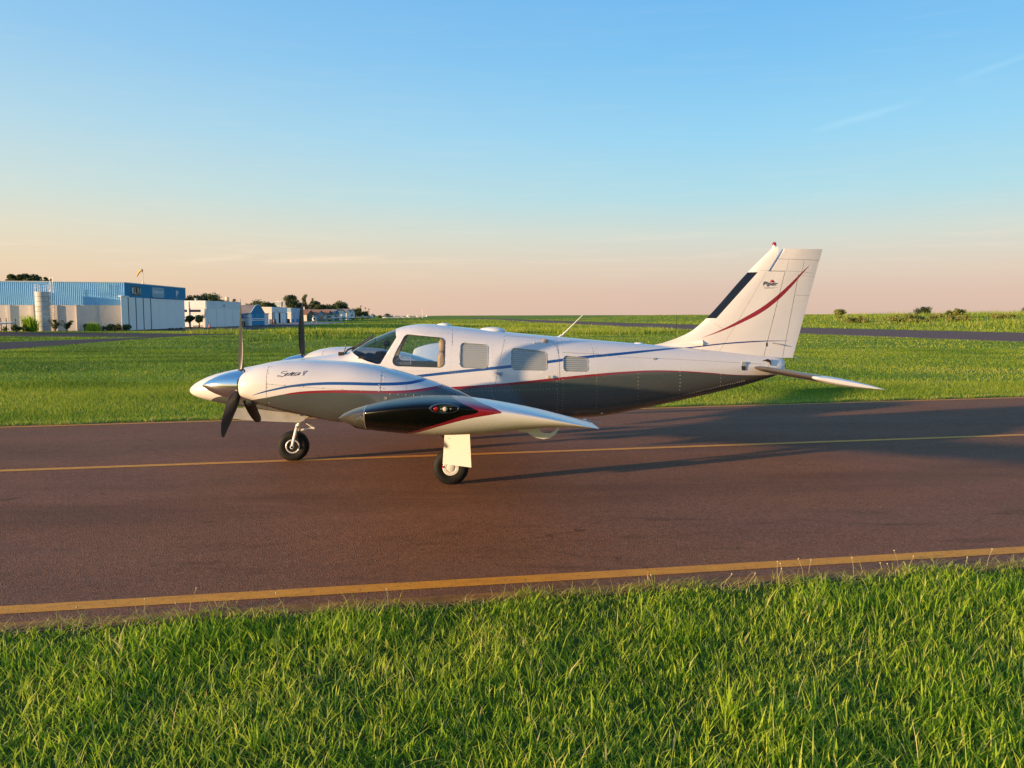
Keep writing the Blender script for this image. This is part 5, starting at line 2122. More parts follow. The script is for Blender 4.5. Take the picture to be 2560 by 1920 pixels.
PLASTER = weathered('cream_plaster', (0.74, 0.66, 0.58), 0.18, 1.2, 0.9, stretch=(1, 1, .4))
WHITEW = weathered('white_plaster', (0.78, 0.77, 0.75), 0.15, 1.0, 0.9, stretch=(1, 1, .4))
DOORW = weathered('white_door_sheet', (0.86, 0.83, 0.79), 0.14, 2.2, 0.6, stretch=(1.5, 1.5, .25))
CLAD = weathered('blue_cladding', (0.18, 0.48, 0.80), 0.12, 0.8, 0.5, 0.1)
FASC = weathered('blue_fascia', (0.003, 0.205, 0.39), 0.12, 0.8, 0.75)
BLUED = weathered('blue_door_paint', (0.006, 0.26, 0.47), 0.15, 1.0, 0.75)
GREEND = weathered('dark_green_paint', (0.03, 0.07, 0.06), 0.2, 1.0, 0.6)
TILE = weathered('clay_roof', (0.42, 0.17, 0.09), 0.35, 1.4, 0.9)
FIBRE = weathered('fibre_cement_roof', (0.30, 0.24, 0.20), 0.3, 0.8, 0.9)
METALR = weathered('pale_roof_sheet', (0.55, 0.52, 0.48), 0.2, 0.8, 0.5, 0.3)
NAVY = plain('navy_window_strip', (0.010, 0.018, 0.065), 0.3)
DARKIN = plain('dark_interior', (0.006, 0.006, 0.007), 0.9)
JOINT = plain('dark_joint', (0.05, 0.05, 0.05), 0.9)
SIGNW = plain('sign_white', (0.72, 0.72, 0.70), 0.5)
GALV = plain('galvanised_steel', (0.50, 0.49, 0.47), 0.5, 0.4)


class Frame:
    """a wall plane: u along it, off in front of it, z up"""
    def __init__(s, A, B):
        s.A = Vector((A[0], A[1]))
        dv = Vector((B[0] - A[0], B[1] - A[1]))
        s.L = dv.length
        s.d = dv.normalized()
        n = Vector((s.d.y, -s.d.x))
        s.n = n

    def p(s, u, off=0.0):
        q = s.A + s.d * u + s.n * off
        return (q.x, q.y)

    def box(s, g_, u0, u1, o0, o1, z0, z1):
        g_.prism([s.p(u0, o0), s.p(u1, o0), s.p(u1, o1), s.p(u0, o1)], z0, z1)


def letters(txt, fr, u0, z0, size, off, mat, name, parent, shear=0.0, offset=0.0, width=None, thick=0.06, flat=False):
    V2, F2 = text_mesh(txt, size, shear=shear, offset=offset)
    w_ = max(v[0] for v in V2)
    sx_ = (width / w_) if width else 1.0
    g_ = G()
    V = []
    for x, z in V2:
        q = fr.p(u0 + x * sx_, off)
        V.append((q[0], q[1], z0 + z))
    g_.add(V, F2)
    if not flat:
        V = []
        for x, z in V2:
            q = fr.p(u0 + x * sx_, off - thick)
            V.append((q[0], q[1], z0 + z))
        g_.add(V, F2)
        # joining sides
        ec = {}
        for f in F2:
            for i in range(len(f)):
                e = (f[i], f[(i + 1) % len(f)])
                if (e[1], e[0]) in ec:
                    ec.pop((e[1], e[0]))
                else:
                    ec[e] = 1
        n_ = len(V2)
        g_.f += [(a, b, b + n_, a + n_) for a, b in ec]
        g_.mi += [0] * len(ec)
    return g_.build(name, mat, parent, smooth=False, fix=False)


# ---- the large blue hangar
A = (xat(315, 106.0), 106.0)
B = (xat(465, 127.5), 127.5)
D = (xat(0, 102.3), 102.3)
sd = Vector((D[0] - A[0], D[1] - A[1])).normalized()
E_ = (A[0] + sd.x * 34, A[1] + sd.y * 34)
H1 = empty('hangar', (A[0], A[1], 0), label='large hangar with blue ribbed cladding over cream walls and tall white sliding doors', cat='hangar')


def rel(o):
    o.matrix_parent_inverse = Matrix.Translation(-Vector(H1.location))
    return o


side_f = Frame(E_, A)         # u runs from the far left to the corner; n faces the camera
front_f = Frame(A, B)
L_, HT = side_f.L, 6.28
zc_ = 3.36
gg = G()
pitch = 0.225
V, F = [], []
u = 0.0
prof = [(0.0, 0.0), (.08, 0.0), (.10, .018), (.18, .018), (.20, 0.0)]
pts = []
while u < L_:
    for du, o in prof:
        if u + du <= L_:
            pts.append((u + du, o))
    u += pitch
for u_, o in pts:
    q = side_f.p(u_, o + .02)
    V += [(q[0], q[1], zc_), (q[0], q[1], HT)]
F = [(2 * i, 2 * i + 2, 2 * i + 3, 2 * i + 1) for i in range(len(pts) - 1)]
gg.add(V, F)
rel(gg.build('cladding', CLAD, H1, smooth=False, fix=False))
gg = G()
side_f.box(gg, 0, L_ - .1, -.22, -.02, 0, HT - .02)
bk = Vector((A[0] - E_[0], A[1] - E_[1]))
rel(gg.build('wall', WHITEW, H1, smooth=False))
pil_px = [28, 86, 145, 200, 257]
us = []
for px in pil_px:
    # where that picture column meets the wall
    best = min(np.linspace(0, L_, 3000), key=lambda t: abs(1280 + FPX * side_f.p(t)[0] / side_f.p(t)[1] - px))
    us.append(float(best))
step = us[1] - us[0]
allu = [us[0] - step * i for i in range(4, 0, -1)] + us
allu = [t for t in allu if t > .3]
pm = None
for i, t in enumerate(allu):
    gg = G()
    side_f.box(gg, t - .17, t + .17, -.02, .20, 0, zc_ - .03)
    rel(gg.build('pilaster', PLASTER, H1, smooth=False))
bounds = [0.0] + allu + [L_ - .05]
for i in range(len(bounds) - 1):
    a_, b_ = bounds[i] + .17, bounds[i + 1] - .17
    if b_ - a_ < .3:
        continue
    for z0, z1 in ((0.0, 1.80), (1.825, zc_ - .03)):
        gg = G()
        side_f.box(gg, a_, b_, -.05, random.uniform(.0, .012), z0, z1)
        rel(gg.build('wall_panel', PLASTER, H1, smooth=False))
gg = G()
side_f.box(gg, 0, L_ + .02, -.06, .09, HT, HT + .10)
front_f.box(gg, -.02, front_f.L, -.10, .10, HT - .03, HT + .08)
rel(gg.build('roof_trim', SIGNW, H1, smooth=False))
back = (A[0] + (B[0] - A[0]) * 1.0, B[1])
gg = G()
gg.prism([A, B, (E_[0] + B[0] - A[0], E_[1] + B[1] - A[1]), E_], HT - .3, HT - .05)
rel(gg.build('roof', METALR, H1, smooth=False))
gg = G()
front_f.box(gg, 0, front_f.L, -.35, .05, 4.42, HT - .03)
rel(gg.build('fascia', FASC, H1, smooth=False))
gg = G()
front_f.box(gg, front_f.L - .4, front_f.L, -9, -.36, 0, HT - .3)
front_f.box(gg, .1, front_f.L - .5, -1.2, -1.1, 0, HT - .3)
rel(gg.build('inner_wall', WHITEW, H1, smooth=False))
# sliding door leaves, each stepped behind its neighbour
def front_u(px):
    return min(np.linspace(-2, front_f.L + 1, 4000), key=lambda t: abs(1280 + FPX * front_f.p(t)[0] / front_f.p(t)[1] - px))


cuts = [298, 319.5, 340, 360, 380, 400, 421, 443, 465]
for i in range(len(cuts) - 1):
    u0, u1 = float(front_u(cuts[i])), float(front_u(cuts[i + 1]))
    o = [0.30, .22, .14, .06, .0, .0, .0, .0][i]
    gg = G()
    front_f.box(gg, u0 + .03, u1 - (.03 if i > 3 else .06), o - .05, o, 0.05, 4.40)
    dl = rel(gg.build('door_leaf', DOORW, H1, smooth=False))
    gg = G()
    front_f.box(gg, u1 - (.03 if i > 3 else .12), u1 + (.12 if i < 4 else .012), o - .07, o + (.012 if i < 4 else -.03), .05, 4.40)
    jt = gg.build('door_joint', JOINT if i < 4 else DOORW, dl, smooth=False)
    jt.matrix_parent_inverse = Matrix.Identity(4)
    jt.matrix_parent_inverse = dl.matrix_parent_inverse.inverted() @ Matrix.Translation(-Vector(H1.location)) if False else Matrix.Identity(4)
gg = G()
front_f.box(gg, float(front_u(297)), .3, -.05, .36, 4.40, 4.56)
rel(gg.build('door_canopy', SIGNW, H1, smooth=False))
# company signs on the fascia
uk0, uk1 = float(front_u(333)), float(front_u(355))
gg = G()
front_f.box(gg, uk0 - .12, uk1 + .1, .05, .075, 4.72, 5.92)
sg = rel(gg.build('sign_backing', plain('sign_dark', (0.012, 0.02, 0.03), 0.5), H1, smooth=False))
for ch, t0, wd, colr in (('K', 0.0, .32, (.80, .82, .82)), ('L', .32, .21, (.72, .60, .50)), ('I', .53, .12, (.45, .16, .10)), ('N', .66, .34, (.50, .56, .40))):
    tot = uk1 - uk0
    rel(letters(ch, front_f, uk0 + tot * t0, 4.86, 1.30, .16, plain('sign_letter', colr, 0.5), 'sign_letter', H1, offset=-.012, width=tot * wd * .92, thick=.08))
um0, um1 = float(front_u(383)), float(front_u(414))
gg = G()
pl_ = round_poly([(um0, 4.55), (um1, 4.55), (um1, 6.0), (um0, 6.0)], .45, 5)
n_ = len(pl_)
V = [(*front_f.p(u_, .05), z) for u_, z in pl_] + [(*front_f.p(u_, .12), z) for u_, z in pl_]
gg.add(V, [tuple(range(n_, 2 * n_))] + [(i, (i + 1) % n_, n_ + (i + 1) % n_, n_ + i) for i in range(n_)])
rel(gg.build('sign_plate', plain('sign_pale_blue', (0.16, 0.34, 0.45), 0.5), H1, smooth=False))
rel(letters('Cidacomy', front_f, um0 + .3, 5.18, .62, .135, SIGNW, 'sign_script', H1, shear=.3, offset=.02, width=(um1 - um0) * .82, flat=True))
up0, up1 = float(front_u(443.5)), float(front_u(449.5))
rel(letters('P', front_f, up0, 4.95, 1.15, .10, plain('sign_pink', (0.66, 0.58, 0.64), .5), 'sign_letter', H1, offset=.05, width=(up1 - up0), thick=.05))
rel(letters('Pampili', front_f, float(front_u(442)), 4.62, .28, .07, plain('sign_blue_grey', (0.22, 0.36, 0.48), .5), 'sign_small_letters', H1, width=float(front_u(452)) - float(front_u(442)), flat=True))
for jt in [o for o in bpy.data.objects if o.name.startswith('door_joint')]:
    jt.matrix_parent_inverse = Matrix.Identity(4)

# windsock on its roof
wx, wy, wz = wp(357.8, 708, 116.0)
ws = empty('windsock', (wx, wy, HT), label='yellow and orange windsock on a thin pole above the blue hangar roof', cat='windsock')
gg = G()
top_z = zat(675, 116.0) - HT
gg.tube([(0, 0, -.3), (0, 0, top_z + .1)], .045, 8)
gg.tube([(0, 0, 0.6), (.35, .1, 0)], .02, 6)
gg.tube([(0, 0, 0.6), (-.35, .1, 0)], .02, 6)
gg.build('pole', GALV, ws)
gg = G()
ringp = [Vector((-.02, -.1, top_z - .05)), Vector((-.25, -.1, top_z - .12)), Vector((-.45, -.1, top_z - .30)), Vector((-.66, -.1, top_z - .62)), Vector((-.84, -.1, top_z - .95))]
rs = []
for i, (c, r_) in enumerate(zip(ringp, (.17, .16, .135, .105, .075))):
    t = (ringp[min(i + 1, 4)] - ringp[max(i - 1, 0)]).normalized()
    s_ = t.cross(Vector((0, 1, 0))).normalized()
    rs.append([tuple(c + Vector((0, 1, 0)) * (r_ * math.cos(p)) + s_ * (r_ * math.sin(p))) for p in np.linspace(0, 2 * math.pi, 14, endpoint=False)])
gg.rings(rs, cap0=False, cap1=False)
gg.build('sock', plain('windsock_yellow', (0.60, 0.36, 0.05), 0.8), ws, fix=False)
gg = G()
gg.tube([rs[0][i] for i in range(14)], .03, 6, closed=True)
gg.ell((-.0, -.1, top_z - .05), .06, .15, .15, 12, 8)
gg.build('hoop', plain('windsock_orange', (0.45, 0.12, 0.02), 0.8), ws)

# ring-built concrete water tank with railing and caged ladder
tY = 102.0
tX = xat(107.8, tY)
tr_ = (124 - 91.5) / 2 / FPX * tY
TH = zat(729, tY)
tank = empty('water_tank', (tX, tY, 0), label='tall grey concrete ring water tank with railing and ladder against the cream hangar wall', cat='water tank')
CONCR = weathered('tank_concrete', (0.58, 0.56, 0.53), 0.28, 1.5, 0.9, stretch=(1, 1, .5))
nr = 8
for i in range(nr):
    z0, z1 = TH * i / nr, TH * (i + 1) / nr - .018
    gg = G()
    gg.lathe([(z0, tr_ * 0.97), (z0 + .015, tr_), (z1 - .015, tr_), (z1, tr_ * .97)], (random.uniform(-.01, .01), 0, 0), (0, 0, 1), 28)
    gg.build('concrete_ring', CONCR, tank)
gg = G()
for zz in (.45, .85):
    gg.tube([(tr_ * .97 * math.cos(p), tr_ * .97 * math.sin(p), TH + zz) for p in np.linspace(0, 2 * math.pi, 20, endpoint=False)], .014, 6, closed=True)
for p in np.linspace(0, 2 * math.pi, 8, endpoint=False):
    gg.tube([(tr_ * .97 * math.cos(p), tr_ * .97 * math.sin(p), TH - .1), (tr_ * .97 * math.cos(p), tr_ * .97 * math.sin(p), TH + .85)], .012, 6)
gg.tube([(tr_, .3, TH + .85), (tr_ + .62, .5, TH + .85), (tr_ + .62, .5, TH - .1)], .02, 6)
gg.build('railing', GALV, tank)
gg = G()
lx = tr_ + .22
for s_ in (0, .42):
    gg.tube([(lx + s_, -.05, .5), (lx + s_, -.05, TH + .3)], .022, 6)
for z in np.arange(.7, TH + .2, .33):
    gg.tube([(lx, -.05, z), (lx + .42, -.05, z)], .014, 5)
for z in np.arange(2.2, TH, .8):
    gg.tube([(lx + .21 + .30 * math.cos(p), -.05 - .32 * math.sin(p) * 1.2, z) for p in np.linspace(0, math.pi, 9)], .016, 5)
gg.build('ladder', GALV, tank)
gg = G()
for s_ in (0, .36):
    gg.tube([(tr_ - .06 + s_, .55, TH + .1), (tr_ - .06 + s_, .55, HT + .55)], .022, 6)
for z in np.arange(TH + .2, HT + .5, .28):
    gg.tube([(tr_ - .06, .55, z), (tr_ + .30, .55, z)], .014, 5)
gg.build('roof_ladder', GALV, tank)


# ---- hangar builders for the row beyond; every front looks towards the runway (+x)
def box_hangar(name, label, X, Y0, Y1, H, depth, wall, parapet, **k):
    root = empty(name, (X, Y0, 0), label=label, cat='hangar', **k)
    gg = G()
    gg.box(-depth, -.12, 0, Y1 - Y0, 0, H - .12)
    gg.build('wall', wall, root, smooth=False)
    gg = G()
    gg.box(-.1, 0.02, 0.0, Y1 - Y0, H * .70, H)
    gg.box(-depth, -.1, -.04, .0, H * .72, H)
    gg.build('parapet', parapet, root, smooth=False)
    return root


def child(gx, name, mat, root, **k):
    return gx.build(name, mat, root, smooth=k.pop('smooth', False), **k)


def front_letters(txt, root, y0, z0, size, mat, name='sign_letter', width=None):
    V2, F2 = text_mesh(txt, size, offset=.01)
    w_ = max(v[0] for v in V2)
    sx_ = width / w_ if width else 1
    gg = G()
    gg.add([(0.05, y0 + x * sx_, z0 + z) for x, z in V2], F2)
    return gg.build(name, mat, root, smooth=False, fix=False)


def door_leaves(root, y0, y1, h, n_, mat, x=.06, gaps=(), name='door_leaf'):
    w_ = (y1 - y0) / n_
    for i in range(n_):
        gg = G()
        gg.box(x - .02 + (.05 if i % 2 else 0), x + .05 + (.05 if i % 2 else 0), y0 + w_ * i + .02, y0 + w_ * (i + 1) - .02, .04, h)
        child(gg, name, mat, root)
    gg = G()
    gg.box(x - .06, x - .03, y0, y1, .0, h)
    child(gg, 'door_shadow_gap', JOINT, root)


# second hangar, white, with a navy window band on its side
X2 = -51.0
y20, y21 = 134.6, 151.5
h2 = box_hangar('hangar', 'white flat-roofed hangar with three dark-jointed sliding doors and navy band beside the blue hangar', X2, y20, y21, 4.48, 26, WHITEW, WHITEW)
door_leaves(h2, -.9, 2.4, 3.12, 3, DOORW, .10)
door_leaves(h2, 2.4, y21 - y20 - .3, 3.12, 7, DOORW, .02)
gg = G()
gg.box(-26, -1.0, -.05, -.02, 2.58, 2.98)
child(gg, 'window_band', NAVY, h2)
for x in (-3.0, -8.6, -14.2, -19.8):
    gg = G()
    gg.box(x - .15, x + .15, -.12, 0, 0, 4.3)
    child(gg, 'pilaster', WHITEW, h2)
gg = G()
gg.box(-26, -.6, -.10, -.04, 1.28, 1.36)
child(gg, 'ledge', PLASTER, h2)
for i in range(5):
    gg = G()
    x = -2.2 - i * 2.6 if i else -1.2
    gg.lathe([(0, .16), (.28, .16), (.30, .24), (.36, .30), (.46, .24), (.50, .10), (.52, 0)], (x - 1.0, 1.4, 4.4), (0, 0, 1), 14)
    child(gg, 'roof_ventilator', METALR, h2, smooth=True)
front_letters('I B', h2, 7.6, 3.50, .62, plain('sign_brown', (0.20, 0.17, 0.16), .6), width=1.1)

# third hangar: blue arched gable
X3, y30, y31 = -51.6, 157.5, 170.5
h3 = empty('hangar', (X3, y30, 0), label='low hangar with a blue arched gable and white pillars', cat='hangar')
Wd = y31 - y30
gg = G()
gg.box(-24, -.05, .3, Wd - .3, 0, 2.35)
child(gg, 'wall', PLASTER, h3)
arch = [(1.4, 2.5), (1.9, 2.62), (2.8, 3.02), (3.6, 3.45), (4.4, 3.80), (5.3, 4.06), (6.3, 4.16), (7.3, 4.06), (8.2, 3.80), (9.0, 3.40), (9.8, 2.95), (10.4, 2.62), (10.8, 2.5)]
gg = G()
gg.add([(0.0, y, z) for y, z in arch] + [(-.2, y, z) for y, z in arch], [tuple(range(len(arch))), tuple(range(len(arch), 2 * len(arch)))[::-1]] + [(i, i + len(arch), (i + 1) % len(arch) + len(arch), (i + 1) % len(arch)) for i in range(len(arch))])
child(gg, 'gable', FASC, h3)
gg = G()
for (ya, za), (yb_, zb_) in zip(arch[:-1], arch[1:]):
    gg.tube([(.03, ya, za + .04), (.03, yb_, zb_ + .04)], .07, 5)
child(gg, 'gable_rim', SIGNW, h3)
gg = G()
n_ = len(arch)
gg.add([(-.1, y, z - .04) for y, z in [(-.3, 2.30)] + arch + [(Wd + .3, 2.30)]] + [(-24, y, z - .04) for y, z in [(-.3, 2.30)] + arch + [(Wd + .3, 2.30)]], [(i, i + 1, n_ + 2 + i + 1, n_ + 2 + i) for i in range(n_ + 1)])
child(gg, 'roof', FIBRE, h3, fix=False)
for y0_, y1_ in ((0.0, 2.05), (10.3, Wd)):
    gg = G()
    gg.box(-.3, .12, y0_, y1_, 0, 2.30)
    child(gg, 'pillar', WHITEW, h3)
gg = G()
gg.box(-.2, .2, -.3, 1.8, 2.30, 2.46)
child(gg, 'pillar_cap', FASC, h3)
gg = G()
gg.box(-.2, .2, 10.6, Wd + .3, 2.30, 2.46)
child(gg, 'pillar_cap', FASC, h3)
for i in range(4):
    y0_, y1_ = 2.07 + i * 2.05, 2.07 + (i + 1) * 2.05
    gg = G()
    gg.box(.0 + .03 * (i % 2), .06 + .03 * (i % 2), y0_ + .03, y1_ - .03, .04, 2.48)
    dl = child(gg, 'door_leaf', BLUED, h3)
    for z0, z1 in ((.97, 1.12), (1.27, 1.45)):
        gg = G()
        gg.box(.10, .13, y0_ + .03, y1_ - .03, z0, z1)
        child(gg, 'white_band', SIGNW, dl)
front_letters('1', h3, 6.1, 3.15, .55, SIGNW)

# fourth hangar: pale front with one door standing open
X4 = -60.5
y40, y41 = yat(682, X4), yat(720, X4)
h4 = box_hangar('hangar', 'pale grey hangar whose sliding door stands open on a black gap', X4, y40, y41, 4.15, 20, WHITEW, WHITEW)
w4 = y41 - y40
door_leaves(h4, .25, 2.1, 2.75, 1, weathered('teal_door', (0.30, 0.42, 0.44), .2, 1, .6))
door_leaves(h4, 2.1, 5.1, 2.75, 2, DOORW, .12)
door_leaves(h4, 7.0, 11.4, 2.75, 2, DOORW, .12)
door_leaves(h4, 11.4, w4 - .1, 2.75, 1, weathered('teal_door_two', (0.30, 0.40, 0.42), .2, 1, .6))
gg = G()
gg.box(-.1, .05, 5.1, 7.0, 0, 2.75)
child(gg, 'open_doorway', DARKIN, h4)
front_letters('F', h4, 2.2, 3.05, .72, plain('sign_rust', (0.30, 0.14, 0.14), .6))
front_letters('A', h4, 4.6, 3.05, .72, plain('sign_black', (0.05, 0.04, 0.05), .6))
gg = G()
gg.box(-8.5, 0.0, -.06, -.02, 0, 4.1)
child(gg, 'side_wall', PLASTER, h4)
gg = G()
gg.box(-3.6, -2.6, -.11, -.06, 1.9, 2.75)
fr_ = child(gg, 'window', GREEND, h4)
gg = G()
gg.box(-3.5, -2.7, -.125, -.11, 2.0, 2.65)
child(gg, 'pane', NAVY, fr_)

# fifth hangar, light blue
X5 = -65.0
y50, y51 = yat(730.5, X5), yat(759, X5)
LBLUE = weathered('light_blue_wall', (0.36, 0.46, 0.56), .15, 1, .8)
h5 = box_hangar('hangar', 'light blue hangar with a darker blue foot behind the grey propeller blade', X5, y50, y51, 4.25, 20, PLASTER, LBLUE)
w5 = y51 - y50
gg = G()
gg.box(0, .06, 0, w5, .95, 4.25 * .7)
child(gg, 'front_sheet', LBLUE, h5)
gg = G()
gg.box(0, .07, 0, w5, 0, .95)
child(gg, 'painted_foot', weathered('mid_blue_wall', (0.07, 0.22, 0.42), .15, 1, .8), h5)
door_leaves(h5, 2.5, 4.4, 2.7, 2, LBLUE, .10)
gg = G()
gg.box(.1, .13, 2.4, w5 - 2, 1.3, 1.38)
child(gg, 'rail', FASC, h5)


# a row of small gabled hangars further along
def gable_hangar(label, X, Y0, Y1, eave, peak, depth, front, roof, door, door_mat, k=0):
    root = empty('gabled_hangar', (X, Y0, 0), label=label, cat='hangar', group='small gabled hangars in a row')
    w_ = Y1 - Y0
    gg = G()
    gg.box(-depth, -.1, .1, w_ - .1, 0, eave)
    child(gg, 'wall', PLASTER, root)
    gg = G()
    P = [(0, 0), (w_, 0), (w_, eave), (w_ / 2, peak), (0, eave)]
    gg.add([(0, y, z) for y, z in P] + [(-.12, y, z) for y, z in P], [(0, 1, 2, 3, 4), (9, 8, 7, 6, 5)] + [(i, 5 + i, 5 + (i + 1) % 5, (i + 1) % 5) for i in range(5)])
    child(gg, 'gable_front', front, root)
    gg = G()
    t = .10
    R_ = [(-.5, eave - .12), (w_ / 2, peak + .06), (w_ + .5, eave - .12)]
    gg.add([(.25, y, z) for y, z in R_] + [(-depth, y, z) for y, z in R_] + [(.25, y, z + t) for y, z in R_] + [(-depth, y, z + t) for y, z in R_],
           [(6, 7, 10, 9), (7, 8, 11, 10), (0, 3, 4, 1), (1, 4, 5, 2), (0, 1, 7, 6), (1, 2, 8, 7), (0, 6, 9, 3), (2, 5, 11, 8)])
    child(gg, 'roof', roof, root)
    gg = G()
    gg.box(.0, .06, w_ * .2, w_ * .8, 0, door)
    child(gg, 'door', door_mat, root)
    return root


X6 = -72.0
GABLEB = weathered('blue_gable', (0.16, 0.32, 0.46), .15, 1, .7)
GREYG = weathered('slate_gable', (0.10, 0.12, 0.13), .2, 1, .7)
for px0, px1, eave, peak, fm, rm, dh, dm, lab in (
        (769.5, 785.5, 2.5, 3.75, GREEND, TILE, 2.3, GREEND, 'small hangar with a dark green gable, first of the gabled row'),
        (795, 812, 2.5, 3.7, GABLEB, TILE, 2.1, NAVY, 'small hangar with a light blue gable and open dark door in the gabled row'),
        (821, 831.5, 2.6, 3.9, GREYG, TILE, 2.3, GREYG, 'small hangar with a slate grey gable in the gabled row'),
        (839, 847.5, 2.9, 4.3, FASC, FIBRE, 2.4, NAVY, 'small hangar with a deep blue gable in the gabled row'),
        (849, 866, 3.2, 4.5, WHITEW, FIBRE, 2.4, DOORW, 'broad white gabled hangar at the end of the gabled row')):
    gable_hangar(lab, X6, yat(px0, X6), yat(px1, X6), eave, peak, 14, fm, rm, dh, dm)
for px0, px1, lab in ((868, 877, 'narrow pale hangar with a grey front beyond the gabled row'), (877.5, 888, 'farthest white hangar with a small blue emblem')):
    r_ = gable_hangar(lab, -74, yat(px0, -74), yat(px1, -74), 3.6, 4.9, 12, WHITEW, FIBRE, 2.6, GREYG if px0 > 870 else DOORW)
    if px0 > 870:
        gg = G()
        gg.lathe([(0, .55), (.04, .5), (.05, 0)], (.06, (yat(px1, -74) - yat(px0, -74)) / 2, 3.5), (1, 0, 0), 14)
        child(gg, 'emblem', weathered('emblem_blue', (.25, .3, .42), .1, 1, .6), r_)
# low cream links between them
link = empty('row_building', (X6 - 3, yat(780, X6), 0), label='long low cream building with a clay roof behind the gabled hangars', cat='building')
gg = G()
gg.box(-9, 0, 0, 62, 0, 2.9)
child(gg, 'wall', PLASTER, link)
gg = G()
gg.add([(.6, -1, 2.85), (.6, 63, 2.85), (-4.5, 63, 4.1), (-4.5, -1, 4.1), (-9.6, -1, 2.85), (-9.6, 63, 2.85)], [(0, 1, 2, 3), (3, 2, 5, 4)])
child(gg, 'roof', TILE, link, fix=False)
gg = G()
gg.add([(.5, -1.02, 2.85), (-4.5, -1.02, 4.05), (-9.5, -1.02, 2.85)], [(0, 1, 2)])
child(gg, 'gable_end', TILE, link, fix=False)

# blue canopy with posts between second and third hangar
cn = empty('canopy', (-51.5, 153.2, 0), label='dark blue sloping canopy on thin posts between the white and arched hangars', cat='canopy')
gg = G()
gg.add([(.6, -.6, 1.62), (.6, 3.4, 1.45), (-4, 3.4, 1.45), (-4, -.6, 1.62), (.4, .3, 2.25), (-4, .3, 2.25)], [(4, 1, 2, 5), (0, 4, 5, 3), (0, 1, 4), (0, 3, 2, 1)])
child(gg, 'canopy_roof', plain('canopy_blue', (0.012, 0.05, 0.15), .5), cn)
for x, y in ((.5, -.4), (.5, 3.2), (-3.5, -.4), (-3.5, 3.2)):
    gg = G()
    gg.tube([(x, y, 0), (x, y, 1.5)], .05, 6)
    child(gg, 'canopy_post', WHITEW, cn)
gg = G()
gg.box(-3, -.2, 0, 2.8, 0, .9)
gg.box(-2, -.5, .4, 1.4, .9, 1.3)
child(gg, 'stored_gear', plain('gear_dark', (.04, .04, .04), .8), cn)

# control tower top and a lit roof tank seen over the trees
ct = empty('control_tower', (xat(698, 330.0), 330, 0), label='white control tower top behind the round dark tree', cat='tower')
zt_ = zat(754, 330)
gg = G()
gg.box(-1.2, 1.2, -1.2, 1.2, 0, zt_ - 1.6)
child(gg, 'shaft', WHITEW, ct)
gg = G()
gg.box(-1.35, 1.35, -1.35, 1.35, zt_ - 1.6, zt_ - .25)
child(gg, 'cab', weathered('tower_cab', (.40, .42, .46), .1, 1, .5), ct)
gg = G()
gg.box(-1.5, 1.5, -1.5, 1.5, zt_ - .25, zt_)
gg.tube([(-.5, 0, zt_), (-.5, 0, zt_ + 1.7)], .04, 5)
child(gg, 'tower_roof', WHITEW, ct)
wt = empty('roof_tank', (xat(569, 250.0), 250, 0), label='pale sunlit water tank on a frame among dark tree tops', cat='water tank')
gg = G()
z_ = zat(752, 250)
gg.lathe([(z_, .55), (z_ + .2, .6), (z_ + 1.0, .6), (z_ + 1.15, .5), (z_ + 1.2, 0)], (0, 0, 0), (0, 0, 1), 16)
child(gg, 'tank', plain('tank_cream', (.70, .60, .42), .6), wt, smooth=True)
gg = G()
for x, y in ((.45, .45), (-.45, .45), (.45, -.45), (-.45, -.45)):
    gg.tube([(x, y, 0), (x, y, z_ + .1)], .07, 6)
child(gg, 'frame', WHITEW, wt)

# ---------------------------------------------------------------- trees
fm_ = M('tree_leaf', 0.7)
at = fm_.n.new('ShaderNodeAttribute')
at.attribute_name = 'tint'
fc = fm_.ramp(at.outputs['Fac'], [(0.0, (0.016, 0.030, 0.010)), (0.45, (0.056, 0.085, 0.020)), (0.8, (0.140, 0.165, 0.032)), (1.0, (0.26, 0.26, 0.060))])
fm_.base(fc)
t_ = fm_.n.new('ShaderNodeBsdfTranslucent')
fm_.link(fc, t_.inputs[0])
mm = fm_.n.new('ShaderNodeMixShader')
mm.inputs[0].default_value = .3
fm_.link(fm_.b.outputs[0], mm.inputs[1])
fm_.link(t_.outputs[0], mm.inputs[2])
fm_.link(mm.outputs[0], fm_.out.inputs[0])
LEAF = fm_.m
BARK = weathered('bark', (0.10, 0.075, 0.055), .4, 3, .95)


